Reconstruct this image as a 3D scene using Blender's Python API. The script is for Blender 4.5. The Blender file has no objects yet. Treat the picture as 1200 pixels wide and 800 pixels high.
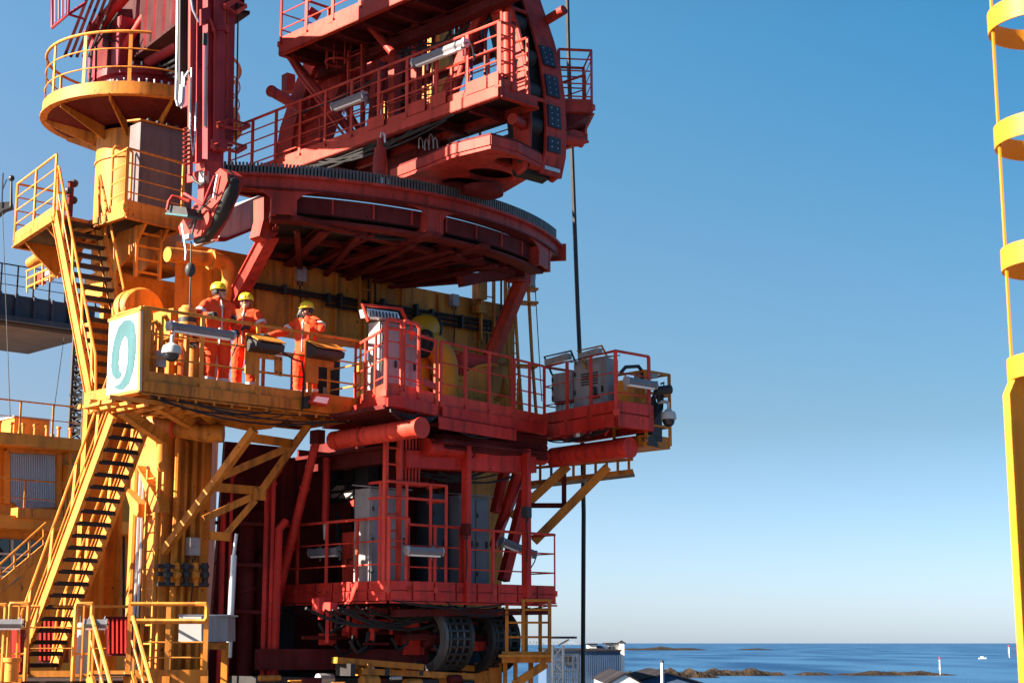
import bpy, bmesh, math, random
from mathutils import Vector, Matrix
R = math.radians
random.seed(7)
SC = bpy.context.scene
COL = SC.collection

# ---------------------------------------------------------------- camera, sky, sun, exposure
FPX = 1900.0                      # focal length in pixels of a 1200 px wide frame
PITCH = math.atan(353 / FPX)      # horizon sits 353 px under the middle of the frame
cd = bpy.data.cameras.new('camera'); cam = bpy.data.objects.new('camera', cd); COL.objects.link(cam)
cd.sensor_width = 36; cd.lens = 36 * FPX / 1200
cd.clip_start = 0.5; cd.clip_end = 200000
cam.location = (0, 0, 0); cam.rotation_euler = (math.pi / 2 + PITCH, 0, 0)
cd.dof.use_dof = True; cd.dof.focus_distance = 28; cd.dof.aperture_fstop = 4.0
SC.camera = cam
SUN_DIR = Vector((-0.955, -0.29, 0)).normalized()
SUN_EL = R(29)
# the clear northern air: whiter at the horizon, deeper blue above, paler towards the sun
SKY_G = [(0.550, 0.656, 0.981), (0.407, 0.468, 0.509), (0.419, 0.550, 0.579), (0.350, 0.652, 0.692), (0.342, 0.513, 0.576)]
SKY_S = [(1.52, 1.10, 1.06), (1, 1, 1), (.5, .78, .88)]
W = bpy.data.worlds.new('World'); SC.world = W; W.use_nodes = True
nt = W.node_tree; nt.nodes.clear()
sky = nt.nodes.new('ShaderNodeTexSky'); sky.sky_type = 'NISHITA'; sky.sun_disc = False
sky.sun_elevation = SUN_EL; sky.sun_rotation = math.atan2(SUN_DIR.x, SUN_DIR.y)
sky.altitude = 0; sky.air_density = 1.0; sky.dust_density = 0.6; sky.ozone_density = 2.2
bg = nt.nodes.new('ShaderNodeBackground'); bg.inputs[1].default_value = 0.0512
wo = nt.nodes.new('ShaderNodeOutputWorld')
tc = nt.nodes.new('ShaderNodeTexCoord'); sx = nt.nodes.new('ShaderNodeSeparateXYZ'); nt.links.new(tc.outputs['Generated'], sx.inputs[0])
def sky_ramp(stops):
    r_ = nt.nodes.new('ShaderNodeValToRGB'); e_ = r_.color_ramp.elements
    for i, (p_, c_) in enumerate(stops):
        k = e_[i] if i < 2 else e_.new(p_)
        k.position = p_; k.color = (*c_, 1)
    return r_
def sky_mul(a_, b_):
    x_ = nt.nodes.new('ShaderNodeMix'); x_.data_type = 'RGBA'; x_.blend_type = 'MULTIPLY'; x_.inputs['Factor'].default_value = 1
    nt.links.new(a_, x_.inputs[6]); nt.links.new(b_, x_.inputs[7]); return x_.outputs[2]
grade = sky_ramp([(0.0, SKY_G[0]), (1.0, SKY_G[4]), (0.13, SKY_G[1]), (0.23, SKY_G[2]), (0.36, SKY_G[3])])
nt.links.new(sx.outputs['Z'], grade.inputs[0])
m_ = nt.nodes.new('ShaderNodeMath'); m_.operation = 'MULTIPLY'; nt.links.new(sx.outputs['X'], m_.inputs[0]); nt.links.new(sx.outputs['Z'], m_.inputs[1])
mr = nt.nodes.new('ShaderNodeMapRange'); mr.inputs['From Min'].default_value = -0.108; mr.inputs['From Max'].default_value = 0.108; nt.links.new(m_.outputs[0], mr.inputs['Value'])
side = sky_ramp([(0.0, SKY_S[0]), (1.0, SKY_S[2]), (0.5, SKY_S[1])]); nt.links.new(mr.outputs[0], side.inputs[0])
nt.links.new(sky_mul(sky_mul(sky.outputs[0], grade.outputs[0]), side.outputs[0]), bg.inputs[0]); nt.links.new(bg.outputs[0], wo.inputs[0])
sl = bpy.data.lights.new('sun', 'SUN'); sun = bpy.data.objects.new('sun', sl); COL.objects.link(sun)
sl.energy = 5.0; sl.angle = R(0.5); sl.color = (1.0, 0.86, 0.68)
sd = (SUN_DIR * math.cos(SUN_EL) + Vector((0, 0, math.sin(SUN_EL))))
sun.rotation_euler = sd.to_track_quat('Z', 'Y').to_euler()
SC.view_settings.view_transform = 'Standard'; SC.view_settings.look = 'None'
SC.view_settings.exposure = 2.37; SC.view_settings.gamma = 1.0

# ---------------------------------------------------------------- picture helpers
CT, ST = math.cos(PITCH), math.sin(PITCH)
def ray(px, py):
    a = (px - 600) / FPX; b = -(py - 400) / FPX
    return Vector((a, CT - b * ST, ST + b * CT))
def PY(px, py, Y):
    r = ray(px, py); return r * (Y / r.y)
def PZ(px, py, Z):
    r = ray(px, py); return r * (Z / r.z)
A2 = Vector((0.725, 0.689)); B2 = Vector((-0.689, 0.725)); U2 = -B2
A = Vector((A2.x, A2.y, 0)); B = Vector((B2.x, B2.y, 0)); U = -B; Zv = Vector((0, 0, 1))
def PLN(p, d):
    """upright plane through p along the flat direction d; call with a pixel, off moves it towards the viewer"""
    n = Vector((d[1], -d[0], 0)).normalized()
    if n.y > 0: n = -n
    p0 = Vector((p[0], p[1], 0))
    def f(px, py, off=0.0):
        r = ray(px, py); return r * ((p0 + n * off).dot(n) / r.dot(n))
    f.n = n; f.d = Vector((d[0], d[1], 0)).normalized()
    return f

# ---------------------------------------------------------------- materials
def newmat(name):
    m = bpy.data.materials.new(name); m.use_nodes = True
    return m, m.node_tree, m.node_tree.nodes['Principled BSDF']
def paint(name, col, rough=0.42, var=0.22, dirt=(0.05, 0.03, 0.02), dirt_amt=0.35, scale=1.0, metal=0.0, bump=0.06, spec=0.22, fade=None):
    m, t, b = newmat(name); N = t.nodes; L = t.links
    geo = N.new('ShaderNodeNewGeometry')
    big = N.new('ShaderNodeTexNoise'); big.inputs['Scale'].default_value = 0.9 * scale; big.inputs['Detail'].default_value = 6; big.inputs['Roughness'].default_value = 0.62
    L.new(geo.outputs['Position'], big.inputs['Vector'])
    mp = N.new('ShaderNodeMapping'); mp.inputs['Scale'].default_value = (9 * scale, 9 * scale, 0.9 * scale)
    L.new(geo.outputs['Position'], mp.inputs['Vector'])
    st = N.new('ShaderNodeTexNoise'); st.inputs['Scale'].default_value = 1.0; st.inputs['Detail'].default_value = 5
    L.new(mp.outputs[0], st.inputs['Vector'])
    mx = N.new('ShaderNodeMix'); mx.data_type = 'RGBA'; mx.blend_type = 'MIX'
    r1 = N.new('ShaderNodeMapRange'); r1.inputs['From Min'].default_value = 0.35; r1.inputs['From Max'].default_value = 0.68
    L.new(big.outputs['Fac'], r1.inputs['Value']); L.new(r1.outputs[0], mx.inputs['Factor'])
    c0 = [c * (1 - var) for c in col]; c1 = [min(1, c * (1 + var * .6) + (0.015 if fade is None else fade)) for c in col]
    mx.inputs[6].default_value = (*c0, 1); mx.inputs[7].default_value = (*c1, 1)
    m2 = N.new('ShaderNodeMix'); m2.data_type = 'RGBA'
    r2 = N.new('ShaderNodeMapRange'); r2.inputs['From Min'].default_value = 0.48; r2.inputs['From Max'].default_value = 0.74; r2.inputs['To Max'].default_value = dirt_amt
    L.new(st.outputs['Fac'], r2.inputs['Value']); L.new(r2.outputs[0], m2.inputs['Factor'])
    L.new(mx.outputs[2], m2.inputs[6]); m2.inputs[7].default_value = (*dirt, 1)
    sp = N.new('ShaderNodeTexNoise'); sp.inputs['Scale'].default_value = 14 * scale; sp.inputs['Detail'].default_value = 4
    L.new(geo.outputs['Position'], sp.inputs['Vector'])
    r3 = N.new('ShaderNodeMapRange'); r3.inputs['From Min'].default_value = 0.66; r3.inputs['From Max'].default_value = 0.72; r3.inputs['To Max'].default_value = min(1, dirt_amt * 1.6)
    L.new(sp.outputs['Fac'], r3.inputs['Value'])
    m3 = N.new('ShaderNodeMix'); m3.data_type = 'RGBA'; L.new(r3.outputs[0], m3.inputs['Factor'])
    L.new(m2.outputs[2], m3.inputs[6]); m3.inputs[7].default_value = (dirt[0] * 1.2, dirt[1], dirt[2], 1)
    L.new(m3.outputs[2], b.inputs['Base Color'])
    rr = N.new('ShaderNodeMapRange'); rr.inputs['To Min'].default_value = max(.05, rough - .12); rr.inputs['To Max'].default_value = min(1, rough + .2)
    L.new(big.outputs['Fac'], rr.inputs['Value']); L.new(rr.outputs[0], b.inputs['Roughness'])
    b.inputs['Metallic'].default_value = metal; b.inputs['Specular IOR Level'].default_value = spec
    if bump:
        bn = N.new('ShaderNodeBump'); bn.inputs['Strength'].default_value = bump; bn.inputs['Distance'].default_value = 0.02
        L.new(sp.outputs['Fac'], bn.inputs['Height']); L.new(bn.outputs[0], b.inputs['Normal'])
    return m
def plain(name, col, rough=0.5, metal=0.0, emit=None):
    m, t, b = newmat(name)
    b.inputs['Base Color'].default_value = (*col, 1); b.inputs['Roughness'].default_value = rough; b.inputs['Metallic'].default_value = metal
    if emit: b.inputs['Emission Color'].default_value = (*col, 1); b.inputs['Emission Strength'].default_value = emit
    return m
M = {}
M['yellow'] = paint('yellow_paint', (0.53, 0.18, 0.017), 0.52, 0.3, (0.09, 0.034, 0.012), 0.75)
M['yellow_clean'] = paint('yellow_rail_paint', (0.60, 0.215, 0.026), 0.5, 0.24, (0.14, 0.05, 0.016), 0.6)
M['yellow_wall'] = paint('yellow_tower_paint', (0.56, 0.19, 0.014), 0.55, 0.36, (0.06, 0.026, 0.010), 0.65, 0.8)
M['red'] = paint('red_paint', (0.60, 0.027, 0.017), 0.5, 0.30, (0.09, 0.016, 0.012), 0.62)
M['red_rail'] = paint('red_rail_paint', (0.64, 0.046, 0.026), 0.5, 0.24, (0.13, 0.022, 0.014), 0.5)
M['mauve'] = paint('mauve_cabinet_paint', (0.12, 0.095, 0.10), 0.45, 0.15, (0.07, 0.05, 0.045), 0.4)
M['red_jib_dim'] = paint('darkened_jib_red', (0.045, 0.007, 0.008), 0.6, 0.4, (0.015, 0.008, 0.007), 0.6, spec=0.1)  # red darkened so the sunlit jib looks as dim as in shade
M['red_shaded'] = paint('shaded_crane_red_paint', (0.38, 0.026, 0.015), 0.5, 0.36, (0.05, 0.011, 0.010), 0.65)  # red darkened to imitate shade on boom, ring and upper machine
M['red_shaded_rail'] = paint('shaded_red_rail_paint', (0.48, 0.040, 0.022), 0.5, 0.3, (0.09, 0.016, 0.012), 0.5)  # rail red with the same shade mixed into its colour
M['red_dark'] = paint('shade_darkened_red_paint', (0.11, 0.010, 0.010), 0.6, 0.3, (0.04, 0.012, 0.010), 0.6, spec=0.07)  # red darkened for shade under decks and inside the house, plus dirt
M['red_plum'] = paint('deep_red_paint', (0.26, 0.015, 0.024), 0.46, 0.28, (0.09, 0.014, 0.02), 0.35)
M['grey'] = paint('grey_cabinet_paint', (0.31, 0.285, 0.295), 0.45, 0.2, (0.15, 0.11, 0.09), 0.5)
M['white'] = paint('white_paint', (0.42, 0.42, 0.42), 0.4, 0.05, (0.45, 0.42, 0.38), 0.2)
M['galv'] = paint('galvanised_steel', (0.46, 0.47, 0.50), 0.38, 0.15, (0.2, 0.19, 0.18), 0.3, 1.5, 0.7)
M['lampgrey'] = paint('lamp_grey_enamel', (0.17, 0.165, 0.19), 0.4, 0.12, (0.1, 0.09, 0.08), 0.3)
M['slate'] = paint('slate_cabinet_paint', (0.11, 0.115, 0.14), 0.4, 0.12, (0.06, 0.055, 0.05), 0.3)
M['greasy'] = paint('greasy_steel', (0.11, 0.10, 0.10), 0.4, 0.25, (0.03, 0.02, 0.02), 0.6, 2.0, 0.3)
M['dark'] = paint('dark_steel', (0.028, 0.028, 0.032), 0.45, 0.3, (0.05, 0.03, 0.02), 0.4)
M['grate'] = paint('dark_grating', (0.016, 0.012, 0.011), 0.55, 0.3, (0.06, 0.03, 0.02), 0.4)
M['rubber'] = paint('black_rubber', (0.012, 0.012, 0.014), 0.5, 0.2, (0.03, 0.03, 0.03), 0.3)
M['teal'] = paint('teal_vinyl', (0.022, 0.085, 0.105), 0.6, 0.06, (0.05, 0.25, 0.28), 0.15)
M['pad'] = paint('navy_pad', (0.012, 0.016, 0.035), 0.42, 0.2, (0.02, 0.02, 0.03), 0.3)
M['glass'] = plain('dark_glass', (0.015, 0.02, 0.03), 0.06)
M['tube'] = plain('milky_diffuser', (0.82, 0.82, 0.84), 0.25)
M['navy'] = paint('navy_hull_paint', (0.03, 0.035, 0.055), 0.4, 0.2, (0.07, 0.05, 0.04), 0.4)
M['ochre'] = paint('ochre_house_paint', (0.62, 0.225, 0.018), 0.5, 0.2, (0.12, 0.05, 0.02), 0.5, 0.5)
M['safety'] = paint('fresh_yellow_paint', (0.46, 0.185, 0.005), 0.45, 0.06, (0.4, 0.2, 0.02), 0.15)
M['steel_deck'] = paint('buff_deck_paint', (0.14, 0.10, 0.07), 0.7, 0.15, (0.16, 0.10, 0.06), 0.4)
M['quay'] = paint('quay_asphalt', (0.09, 0.09, 0.09), 0.8, 0.2, (0.05, 0.05, 0.05), 0.4, .2)

# ---------------------------------------------------------------- mesh builder
def V(p): return Vector(p)
class MB:
    def __init__(s): s.v = []; s.f = []; s.mi = []; s.cur = 0
    def add(s, vs, fs):
        o = len(s.v); s.v += [tuple(v) for v in vs]
        for f in fs: s.f.append([o + i for i in f]); s.mi.append(s.cur)
        return s
    def box(s, c, hx, hy, hz):
        c = V(c); hx, hy, hz = V(hx), V(hy), V(hz)
        vs = [c + hx * a + hy * b + hz * d for a in (-1, 1) for b in (-1, 1) for d in (-1, 1)]
        return s.add(vs, [(0, 1, 3, 2), (4, 6, 7, 5), (0, 4, 5, 1), (2, 3, 7, 6), (0, 2, 6, 4), (1, 5, 7, 3)])
    def bx(s, x0, x1, y0, y1, z0, z1):
        return s.box(((x0 + x1) / 2, (y0 + y1) / 2, (z0 + z1) / 2), ((x1 - x0) / 2, 0, 0), (0, (y1 - y0) / 2, 0), (0, 0, (z1 - z0) / 2))
    def beam(s, p, q, w, h, up=(0, 0, 1)):
        p, q, up = V(p), V(q), V(up); d = (q - p)
        if d.length < 1e-6: return s
        dn = d.normalized(); sd_ = dn.cross(up)
        if sd_.length < 1e-3: sd_ = dn.cross(Vector((1, 0, 0)))
        sd_.normalize(); u2 = sd_.cross(dn)
        return s.box((p + q) / 2, d / 2, sd_ * w / 2, u2 * h / 2)
    def ibeam(s, p, q, w, h, t=0.02, up=(0, 0, 1)):
        p, q, up = V(p), V(q), V(up); dn = (q - p).normalized(); sd_ = dn.cross(up)
        if sd_.length < 1e-3: sd_ = dn.cross(Vector((1, 0, 0)))
        sd_.normalize(); u2 = sd_.cross(dn)
        s.beam(p + u2 * (h / 2 - t / 2), q + u2 * (h / 2 - t / 2), w, t, u2); s.beam(p - u2 * (h / 2 - t / 2), q - u2 * (h / 2 - t / 2), w, t, u2)
        return s.beam(p, q, t, h - 2 * t, u2)
    def tube(s, pts, r, n=8, closed=False):
        pts = [V(p) for p in pts]; k = len(pts); rings = []
        rs = r if isinstance(r, (list, tuple)) else [r] * k
        prev = None
        for i, p in enumerate(pts):
            if closed: d = pts[(i + 1) % k] - pts[i - 1]
            elif i == 0: d = pts[1] - p
            elif i == k - 1: d = p - pts[i - 1]
            else: d = (pts[i + 1] - p).normalized() + (p - pts[i - 1]).normalized()
            if d.length < 1e-9: d = Vector((0, 0, 1))
            d.normalize()
            if prev is None:
                a = Vector((0, 0, 1)) if abs(d.z) < .9 else Vector((1, 0, 0))
                x = d.cross(a).normalized()
            else:
                x = prev - d * prev.dot(d)
                x = x.normalized() if x.length > 1e-6 else d.orthogonal().normalized()
            prev = x; y = d.cross(x)
            rings.append([p + (x * math.cos(2 * math.pi * j / n) + y * math.sin(2 * math.pi * j / n)) * rs[i] for j in range(n)])
        fs = []
        for i in range(k if closed else k - 1):
            a = i * n; b = ((i + 1) % k) * n
            for j in range(n): fs.append((a + j, a + (j + 1) % n, b + (j + 1) % n, b + j))
        if not closed:
            fs.append(tuple(range(n - 1, -1, -1))); fs.append(tuple((k - 1) * n + j for j in range(n)))
        return s.add([v for r_ in rings for v in r_], fs)
    def cyl(s, p, q, r, n=16): return s.tube([p, q], r, n)
    def prism(s, poly, vec):
        poly = [V(p) for p in poly]; vec = V(vec); k = len(poly)
        fs = [tuple(range(k)), tuple(range(2 * k - 1, k - 1, -1))] + [(i, i + k, (i + 1) % k + k, (i + 1) % k) for i in range(k)]
        return s.add(poly + [p + vec for p in poly], fs)
    def lathe(s, c, axis, prof, n=32, a0=0.0, a1=2 * math.pi, xref=None):
        """prof: (radius, height along axis)"""
        c = V(c); ax = V(axis).normalized()
        x = V(xref) if xref is not None else ax.orthogonal()
        x = (x - ax * x.dot(ax)).normalized(); y = ax.cross(x)
        full = abs(a1 - a0 - 2 * math.pi) < 1e-6; m = n if full else n + 1
        vs = []
        for i in range(m):
            a = a0 + (a1 - a0) * i / n; d = x * math.cos(a) + y * math.sin(a)
            for (r, h) in prof: vs.append(c + d * r + ax * h)
        k = len(prof); fs = []
        for i in range(n):
            a = i * k; b = ((i + 1) % m) * k
            for j in range(k - 1): fs.append((a + j, b + j, b + j + 1, a + j + 1))
        return s.add(vs, fs)
    def sect(s, c, r0, r1, z0, z1, a0, a1, n=40):
        """closed arc block about an upright axis"""
        vs = []
        for i in range(n + 1):
            a = a0 + (a1 - a0) * i / n
            for (r, z) in ((r0, z0), (r1, z0), (r1, z1), (r0, z1)): vs.append((c[0] + r * math.cos(a), c[1] + r * math.sin(a), z))
        fs = []
        for i in range(n):
            for j in range(4): fs.append((i * 4 + j, (i + 1) * 4 + j, (i + 1) * 4 + (j + 1) % 4, i * 4 + (j + 1) % 4))
        fs.append((3, 2, 1, 0)); fs.append(tuple(n * 4 + j for j in range(4)))
        return s.add(vs, fs)
    def ball(s, c, r, n=12, sz=(1, 1, 1)):
        prof = [(max(1e-4, r * math.sin(math.pi * i / 8)), -r * math.cos(math.pi * i / 8) * sz[2]) for i in range(9)]
        return s.lathe(c, (0, 0, 1), prof, n)

ORG = {}
def obj(name, mb, mat, parent=None, smooth=True, org=None):
    o_ = ORG[parent.name] if parent is not None else (V(org) if org is not None else Vector((0, 0, 0)))
    me = bpy.data.meshes.new(name)
    me.from_pydata([(v[0] - o_.x, v[1] - o_.y, v[2] - o_.z) for v in mb.v], [], mb.f)
    bm = bmesh.new(); bm.from_mesh(me); bmesh.ops.recalc_face_normals(bm, faces=bm.faces[:]); bm.to_mesh(me); bm.free()
    mats = mat if isinstance(mat, (list, tuple)) else [mat]
    for m_ in mats: me.materials.append(M[m_] if isinstance(m_, str) else m_)
    if len(mats) > 1: me.polygons.foreach_set('material_index', mb.mi)
    if smooth:
        me.shade_smooth(); me.set_sharp_from_angle(angle=R(38))
    me.update()
    o = bpy.data.objects.new(name, me); COL.objects.link(o)
    if parent is not None: o.parent = parent
    elif org is not None: o.location = o_
    ORG[o.name] = o_
    return o
def tag(o, label=None, cat=None, group=None, kind=None):
    if label: o['label'] = label
    if cat: o['category'] = cat
    if group: o['group'] = group
    if kind: o['kind'] = kind
    return o
def thing(name, label, cat, loc=(0, 0, 0), group=None, local=False, rotz=0):
    o = bpy.data.objects.new(name, None); COL.objects.link(o); o.empty_display_size = .2
    o.location = loc; o.rotation_euler = (0, 0, rotz)
    ORG[o.name] = Vector((0, 0, 0)) if local else V(loc)
    return tag(o, label, cat, group)
def copy_tree(o, parent=None):
    c = o.copy(); COL.objects.link(c); ORG[c.name] = ORG.get(o.name, Vector((0, 0, 0)))
    if parent is not None: c.parent = parent; c.matrix_parent_inverse = o.matrix_parent_inverse
    for ch in [x for x in bpy.data.objects if x.parent == o]: copy_tree(ch, c)
    return c
def place(proto, loc, rot=(0, 0, 0), label=None, first=False, scale=None):
    o = proto if first else copy_tree(proto)
    o.location = loc; o.rotation_euler = rot
    if scale: o.scale = scale
    if label: o['label'] = label
    return o
def yaw(d): return math.atan2(d[1], d[0])

def polyline(pts, step):
    """points along a path, about `step` apart, ends and corners included"""
    out = []
    for i in range(len(pts) - 1):
        p, q = V(pts[i]), V(pts[i + 1]); k = max(1, round((q - p).length / step))
        for j in range(k): out.append(p + (q - p) * j / k)
    out.append(V(pts[-1])); return out
def railing(root, pts, h=1.1, mids=(0.36, 0.72), step=1.0, toe=0.16, mat='red_rail', r=0.024, rm=0.014, post=(0.055, 0.02), closed=False, posts=True, toemat=None, gap=0.0):
    pts = [V(p) for p in pts]
    loop = pts + [pts[0]] if closed else pts
    up = lambda k: [p + Zv * k for p in loop]
    obj('handrail', MB().tube(up(h), r, 7), mat, root)
    for k in mids: obj('mid_rail', MB().tube(up(h * k), rm, 6), mat, root)
    if posts:
        pp = polyline(loop, step); n = len(pp) - (1 if closed else 0)
        for i in range(n):
            d = (pp[min(i + 1, len(pp) - 1)] - pp[max(i - 1, 0)]); d.z = 0; d.normalize()
            m = MB(); sd_ = Vector((d.y, -d.x, 0))
            m.box(pp[i] + Zv * (h / 2 - .03), d * post[0] / 2, sd_ * post[1] / 2, Zv * (h / 2 + .03))
            m.box(pp[i] + Zv * 0.02 + sd_ * .02, d * post[0] * .8, sd_ * .03, Zv * 0.05)
            obj('post', m, mat, root)
    if toe:
        m = MB()
        for i in range(len(loop) - 1): m.beam(loop[i] + Zv * (toe / 2 + gap), loop[i + 1] + Zv * (toe / 2 + gap), 0.012, toe)
        obj('toe_board', m, toemat or mat, root)
def deck(root, poly, t=0.05, mat='grate', edge=0.18, edgemat='red', name='deck', beams=True, z=None):
    """floor plate with an edge beam round it and joists below"""
    poly = [V(p) for p in poly]
    obj(name, MB().prism([p - Zv * 0.004 for p in poly], -Zv * t), mat, root)
    if edge:
        c = sum(poly, Vector()) / len(poly); m = MB()
        for i in range(len(poly)):
            p, q = poly[i], poly[(i + 1) % len(poly)]
            m.beam(p - Zv * edge / 2, q - Zv * edge / 2, 0.03, edge); m.beam(p - Zv * (edge - .01), q - Zv * (edge - .01), 0.10, 0.018)
        obj('edge_beam', m, edgemat, root)
def joists(root, p, q, v, n, w=.08, h=.14, mat='red_dark', name='joist'):
    p, q, v = V(p), V(q), V(v)
    for i in range(n):
        a = p + (q - p) * (i + .5) / n
        obj(name, MB().ibeam(a, a + v, w, h, .016), mat, root)
def ladder(root, p, q, wdir, w=0.42, step=0.28, mat='yellow_clean', r=.022, rung=.014):
    p, q = V(p), V(q); wd = V(wdir).normalized() * w / 2
    for s_ in (-1, 1): obj('side_rail', MB().beam(p + wd * s_, q + wd * s_, r * 2.2, r * 1.4, wd), mat, root)
    n = int((q - p).length / step)
    for i in range(n):
        a = p + (q - p) * (i + .5) / n
        obj('rung', MB().tube([a - wd, a + wd], rung, 6), mat, root)
def cable(name, pts, r, mat, label, cat='cable', group=None):
    pts = [V(p) for p in pts]
    return tag(obj(name, MB().tube(pts, r, 7), mat, org=pts[0]), label, cat, group)
def sag(p, q, d, n=10):
    p, q = V(p), V(q); return [p + (q - p) * (i / n) - Zv * d * 4 * (i / n) * (1 - i / n) for i in range(n + 1)]
def circ3(p, q, r):
    ax, ay, bx, by, cx, cy = p[0], p[1], q[0], q[1], r[0], r[1]
    d = 2 * (ax * (by - cy) + bx * (cy - ay) + cx * (ay - by))
    ux = ((ax * ax + ay * ay) * (by - cy) + (bx * bx + by * by) * (cy - ay) + (cx * cx + cy * cy) * (ay - by)) / d
    uy = ((ax * ax + ay * ay) * (cx - bx) + (bx * bx + by * by) * (ax - cx) + (cx * cx + cy * cy) * (bx - ax)) / d
    return Vector((ux, uy, 0)), math.hypot(ax - ux, ay - uy)
def plate_with_holes(name, outer, holes, thick, mat, parent):
    """flat plate from 3-D outlines lying in one plane, holes cut through"""
    o3 = [V(p) for p in outer]; c = o3[0]
    x = (o3[1] - o3[0]).normalized(); nrm = x.cross(o3[2] - o3[0]).normalized(); y = nrm.cross(x)
    cu = bpy.data.curves.new(name, 'CURVE'); cu.dimensions = '2D'; cu.fill_mode = 'BOTH'; cu.extrude = thick / 2
    for loop in [o3] + [[V(p) for p in h] for h in holes]:
        sp = cu.splines.new('POLY'); sp.points.add(len(loop) - 1); sp.use_cyclic_u = True
        for i, p in enumerate(loop): sp.points[i].co = ((p - c).dot(x), (p - c).dot(y), 0, 1)
    co = bpy.data.objects.new(name, cu); COL.objects.link(co)
    dg = bpy.context.evaluated_depsgraph_get(); dg.update()
    me = bpy.data.meshes.new_from_object(co.evaluated_get(dg)); bpy.data.objects.remove(co)
    m = MB(); m.v = [tuple(c + x * v.co.x + y * v.co.y + nrm * v.co.z) for v in me.vertices]; m.f = [list(p.vertices) for p in me.polygons]; m.mi = [0] * len(m.f)
    return obj(name, m, mat, parent)
def xy(p): return (p.x, p.y)
def at_z(p, z): return Vector((p.x, p.y, z))
def slabz(root, name, mat, p, q, z0, z1, dep, off=0.0):
    """upright block whose front runs from p to q (flat), going back along B"""
    d = (at_z(q, 0) - at_z(p, 0)).normalized(); n = Vector((d.y, -d.x, 0));
    if n.y > 0: n = -n
    m = MB().prism([at_z(p, z0) + n * off, at_z(q, z0) + n * off, at_z(q, z1) + n * off, at_z(p, z1) + n * off], -n * dep)
    return obj(name, m, mat, root)
def quad_on(root, name, mat, pl, pxs, off, th=.06):
    return obj(name, MB().prism([pl(*p_, off) for p_ in pxs], -pl.n * th), mat, root)
# ================================================================= THE SETTING: sea, skerries, far hills, ship deck
SEA = -22.0
def water_mat():
    m, t, b = newmat('sea_water'); N = t.nodes; L = t.links
    geo = N.new('ShaderNodeNewGeometry')
    mp = N.new('ShaderNodeMapping'); mp.inputs['Scale'].default_value = (0.010, 0.0022, 0.01); L.new(geo.outputs['Position'], mp.inputs['Vector'])
    n1 = N.new('ShaderNodeTexNoise'); n1.inputs['Scale'].default_value = 1.0; n1.inputs['Detail'].default_value = 7; L.new(mp.outputs[0], n1.inputs['Vector'])
    n2 = N.new('ShaderNodeTexNoise'); n2.inputs['Scale'].default_value = 0.16; n2.inputs['Detail'].default_value = 5; L.new(geo.outputs['Position'], n2.inputs['Vector'])
    cr = N.new('ShaderNodeValToRGB'); cr.color_ramp.elements[0].position = .36; cr.color_ramp.elements[0].color = (0.004, 0.030, 0.095, 1)
    cr.color_ramp.elements[1].position = .62; cr.color_ramp.elements[1].color = (0.028, 0.09, 0.19, 1)
    L.new(n1.outputs['Fac'], cr.inputs[0]); L.new(cr.outputs[0], b.inputs['Base Color'])
    b.inputs['Roughness'].default_value = 0.45; b.inputs['IOR'].default_value = 1.33; b.inputs['Specular IOR Level'].default_value = 0.32
    bn = N.new('ShaderNodeBump'); bn.inputs['Strength'].default_value = 0.8; bn.inputs['Distance'].default_value = 1.2
    L.new(n2.outputs['Fac'], bn.inputs['Height']); L.new(bn.outputs[0], b.inputs['Normal'])
    return m
M['sea'] = water_mat()
m = MB(); m.add([(-60000, -3000, SEA), (60000, -3000, SEA), (60000, 150000, SEA), (-60000, 150000, SEA)], [(0, 1, 2, 3)])
tag(obj('sea', m, 'sea'), kind='structure')

def rock_mat():
    m, t, b = newmat('skerry_rock'); N = t.nodes; L = t.links
    geo = N.new('ShaderNodeNewGeometry')
    n1 = N.new('ShaderNodeTexNoise'); n1.inputs['Scale'].default_value = 0.09; n1.inputs['Detail'].default_value = 8; L.new(geo.outputs['Position'], n1.inputs['Vector'])
    cr = N.new('ShaderNodeValToRGB'); e = cr.color_ramp.elements
    e[0].position = .36; e[0].color = (0.007, 0.006, 0.006, 1); e[1].position = .64; e[1].color = (0.034, 0.023, 0.014, 1)
    x = cr.color_ramp.elements.new(.5); x.color = (0.018, 0.013, 0.009, 1)
    L.new(n1.outputs['Fac'], cr.inputs[0]); L.new(cr.outputs[0], b.inputs['Base Color']); b.inputs['Roughness'].default_value = .9; b.inputs['Specular IOR Level'].default_value = .05
    return m
M['rock'] = rock_mat()
M['hill'] = plain('far_hill', (0.085, 0.115, 0.155), 1.0)  # bluish base colour stands in for distance haze
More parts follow.
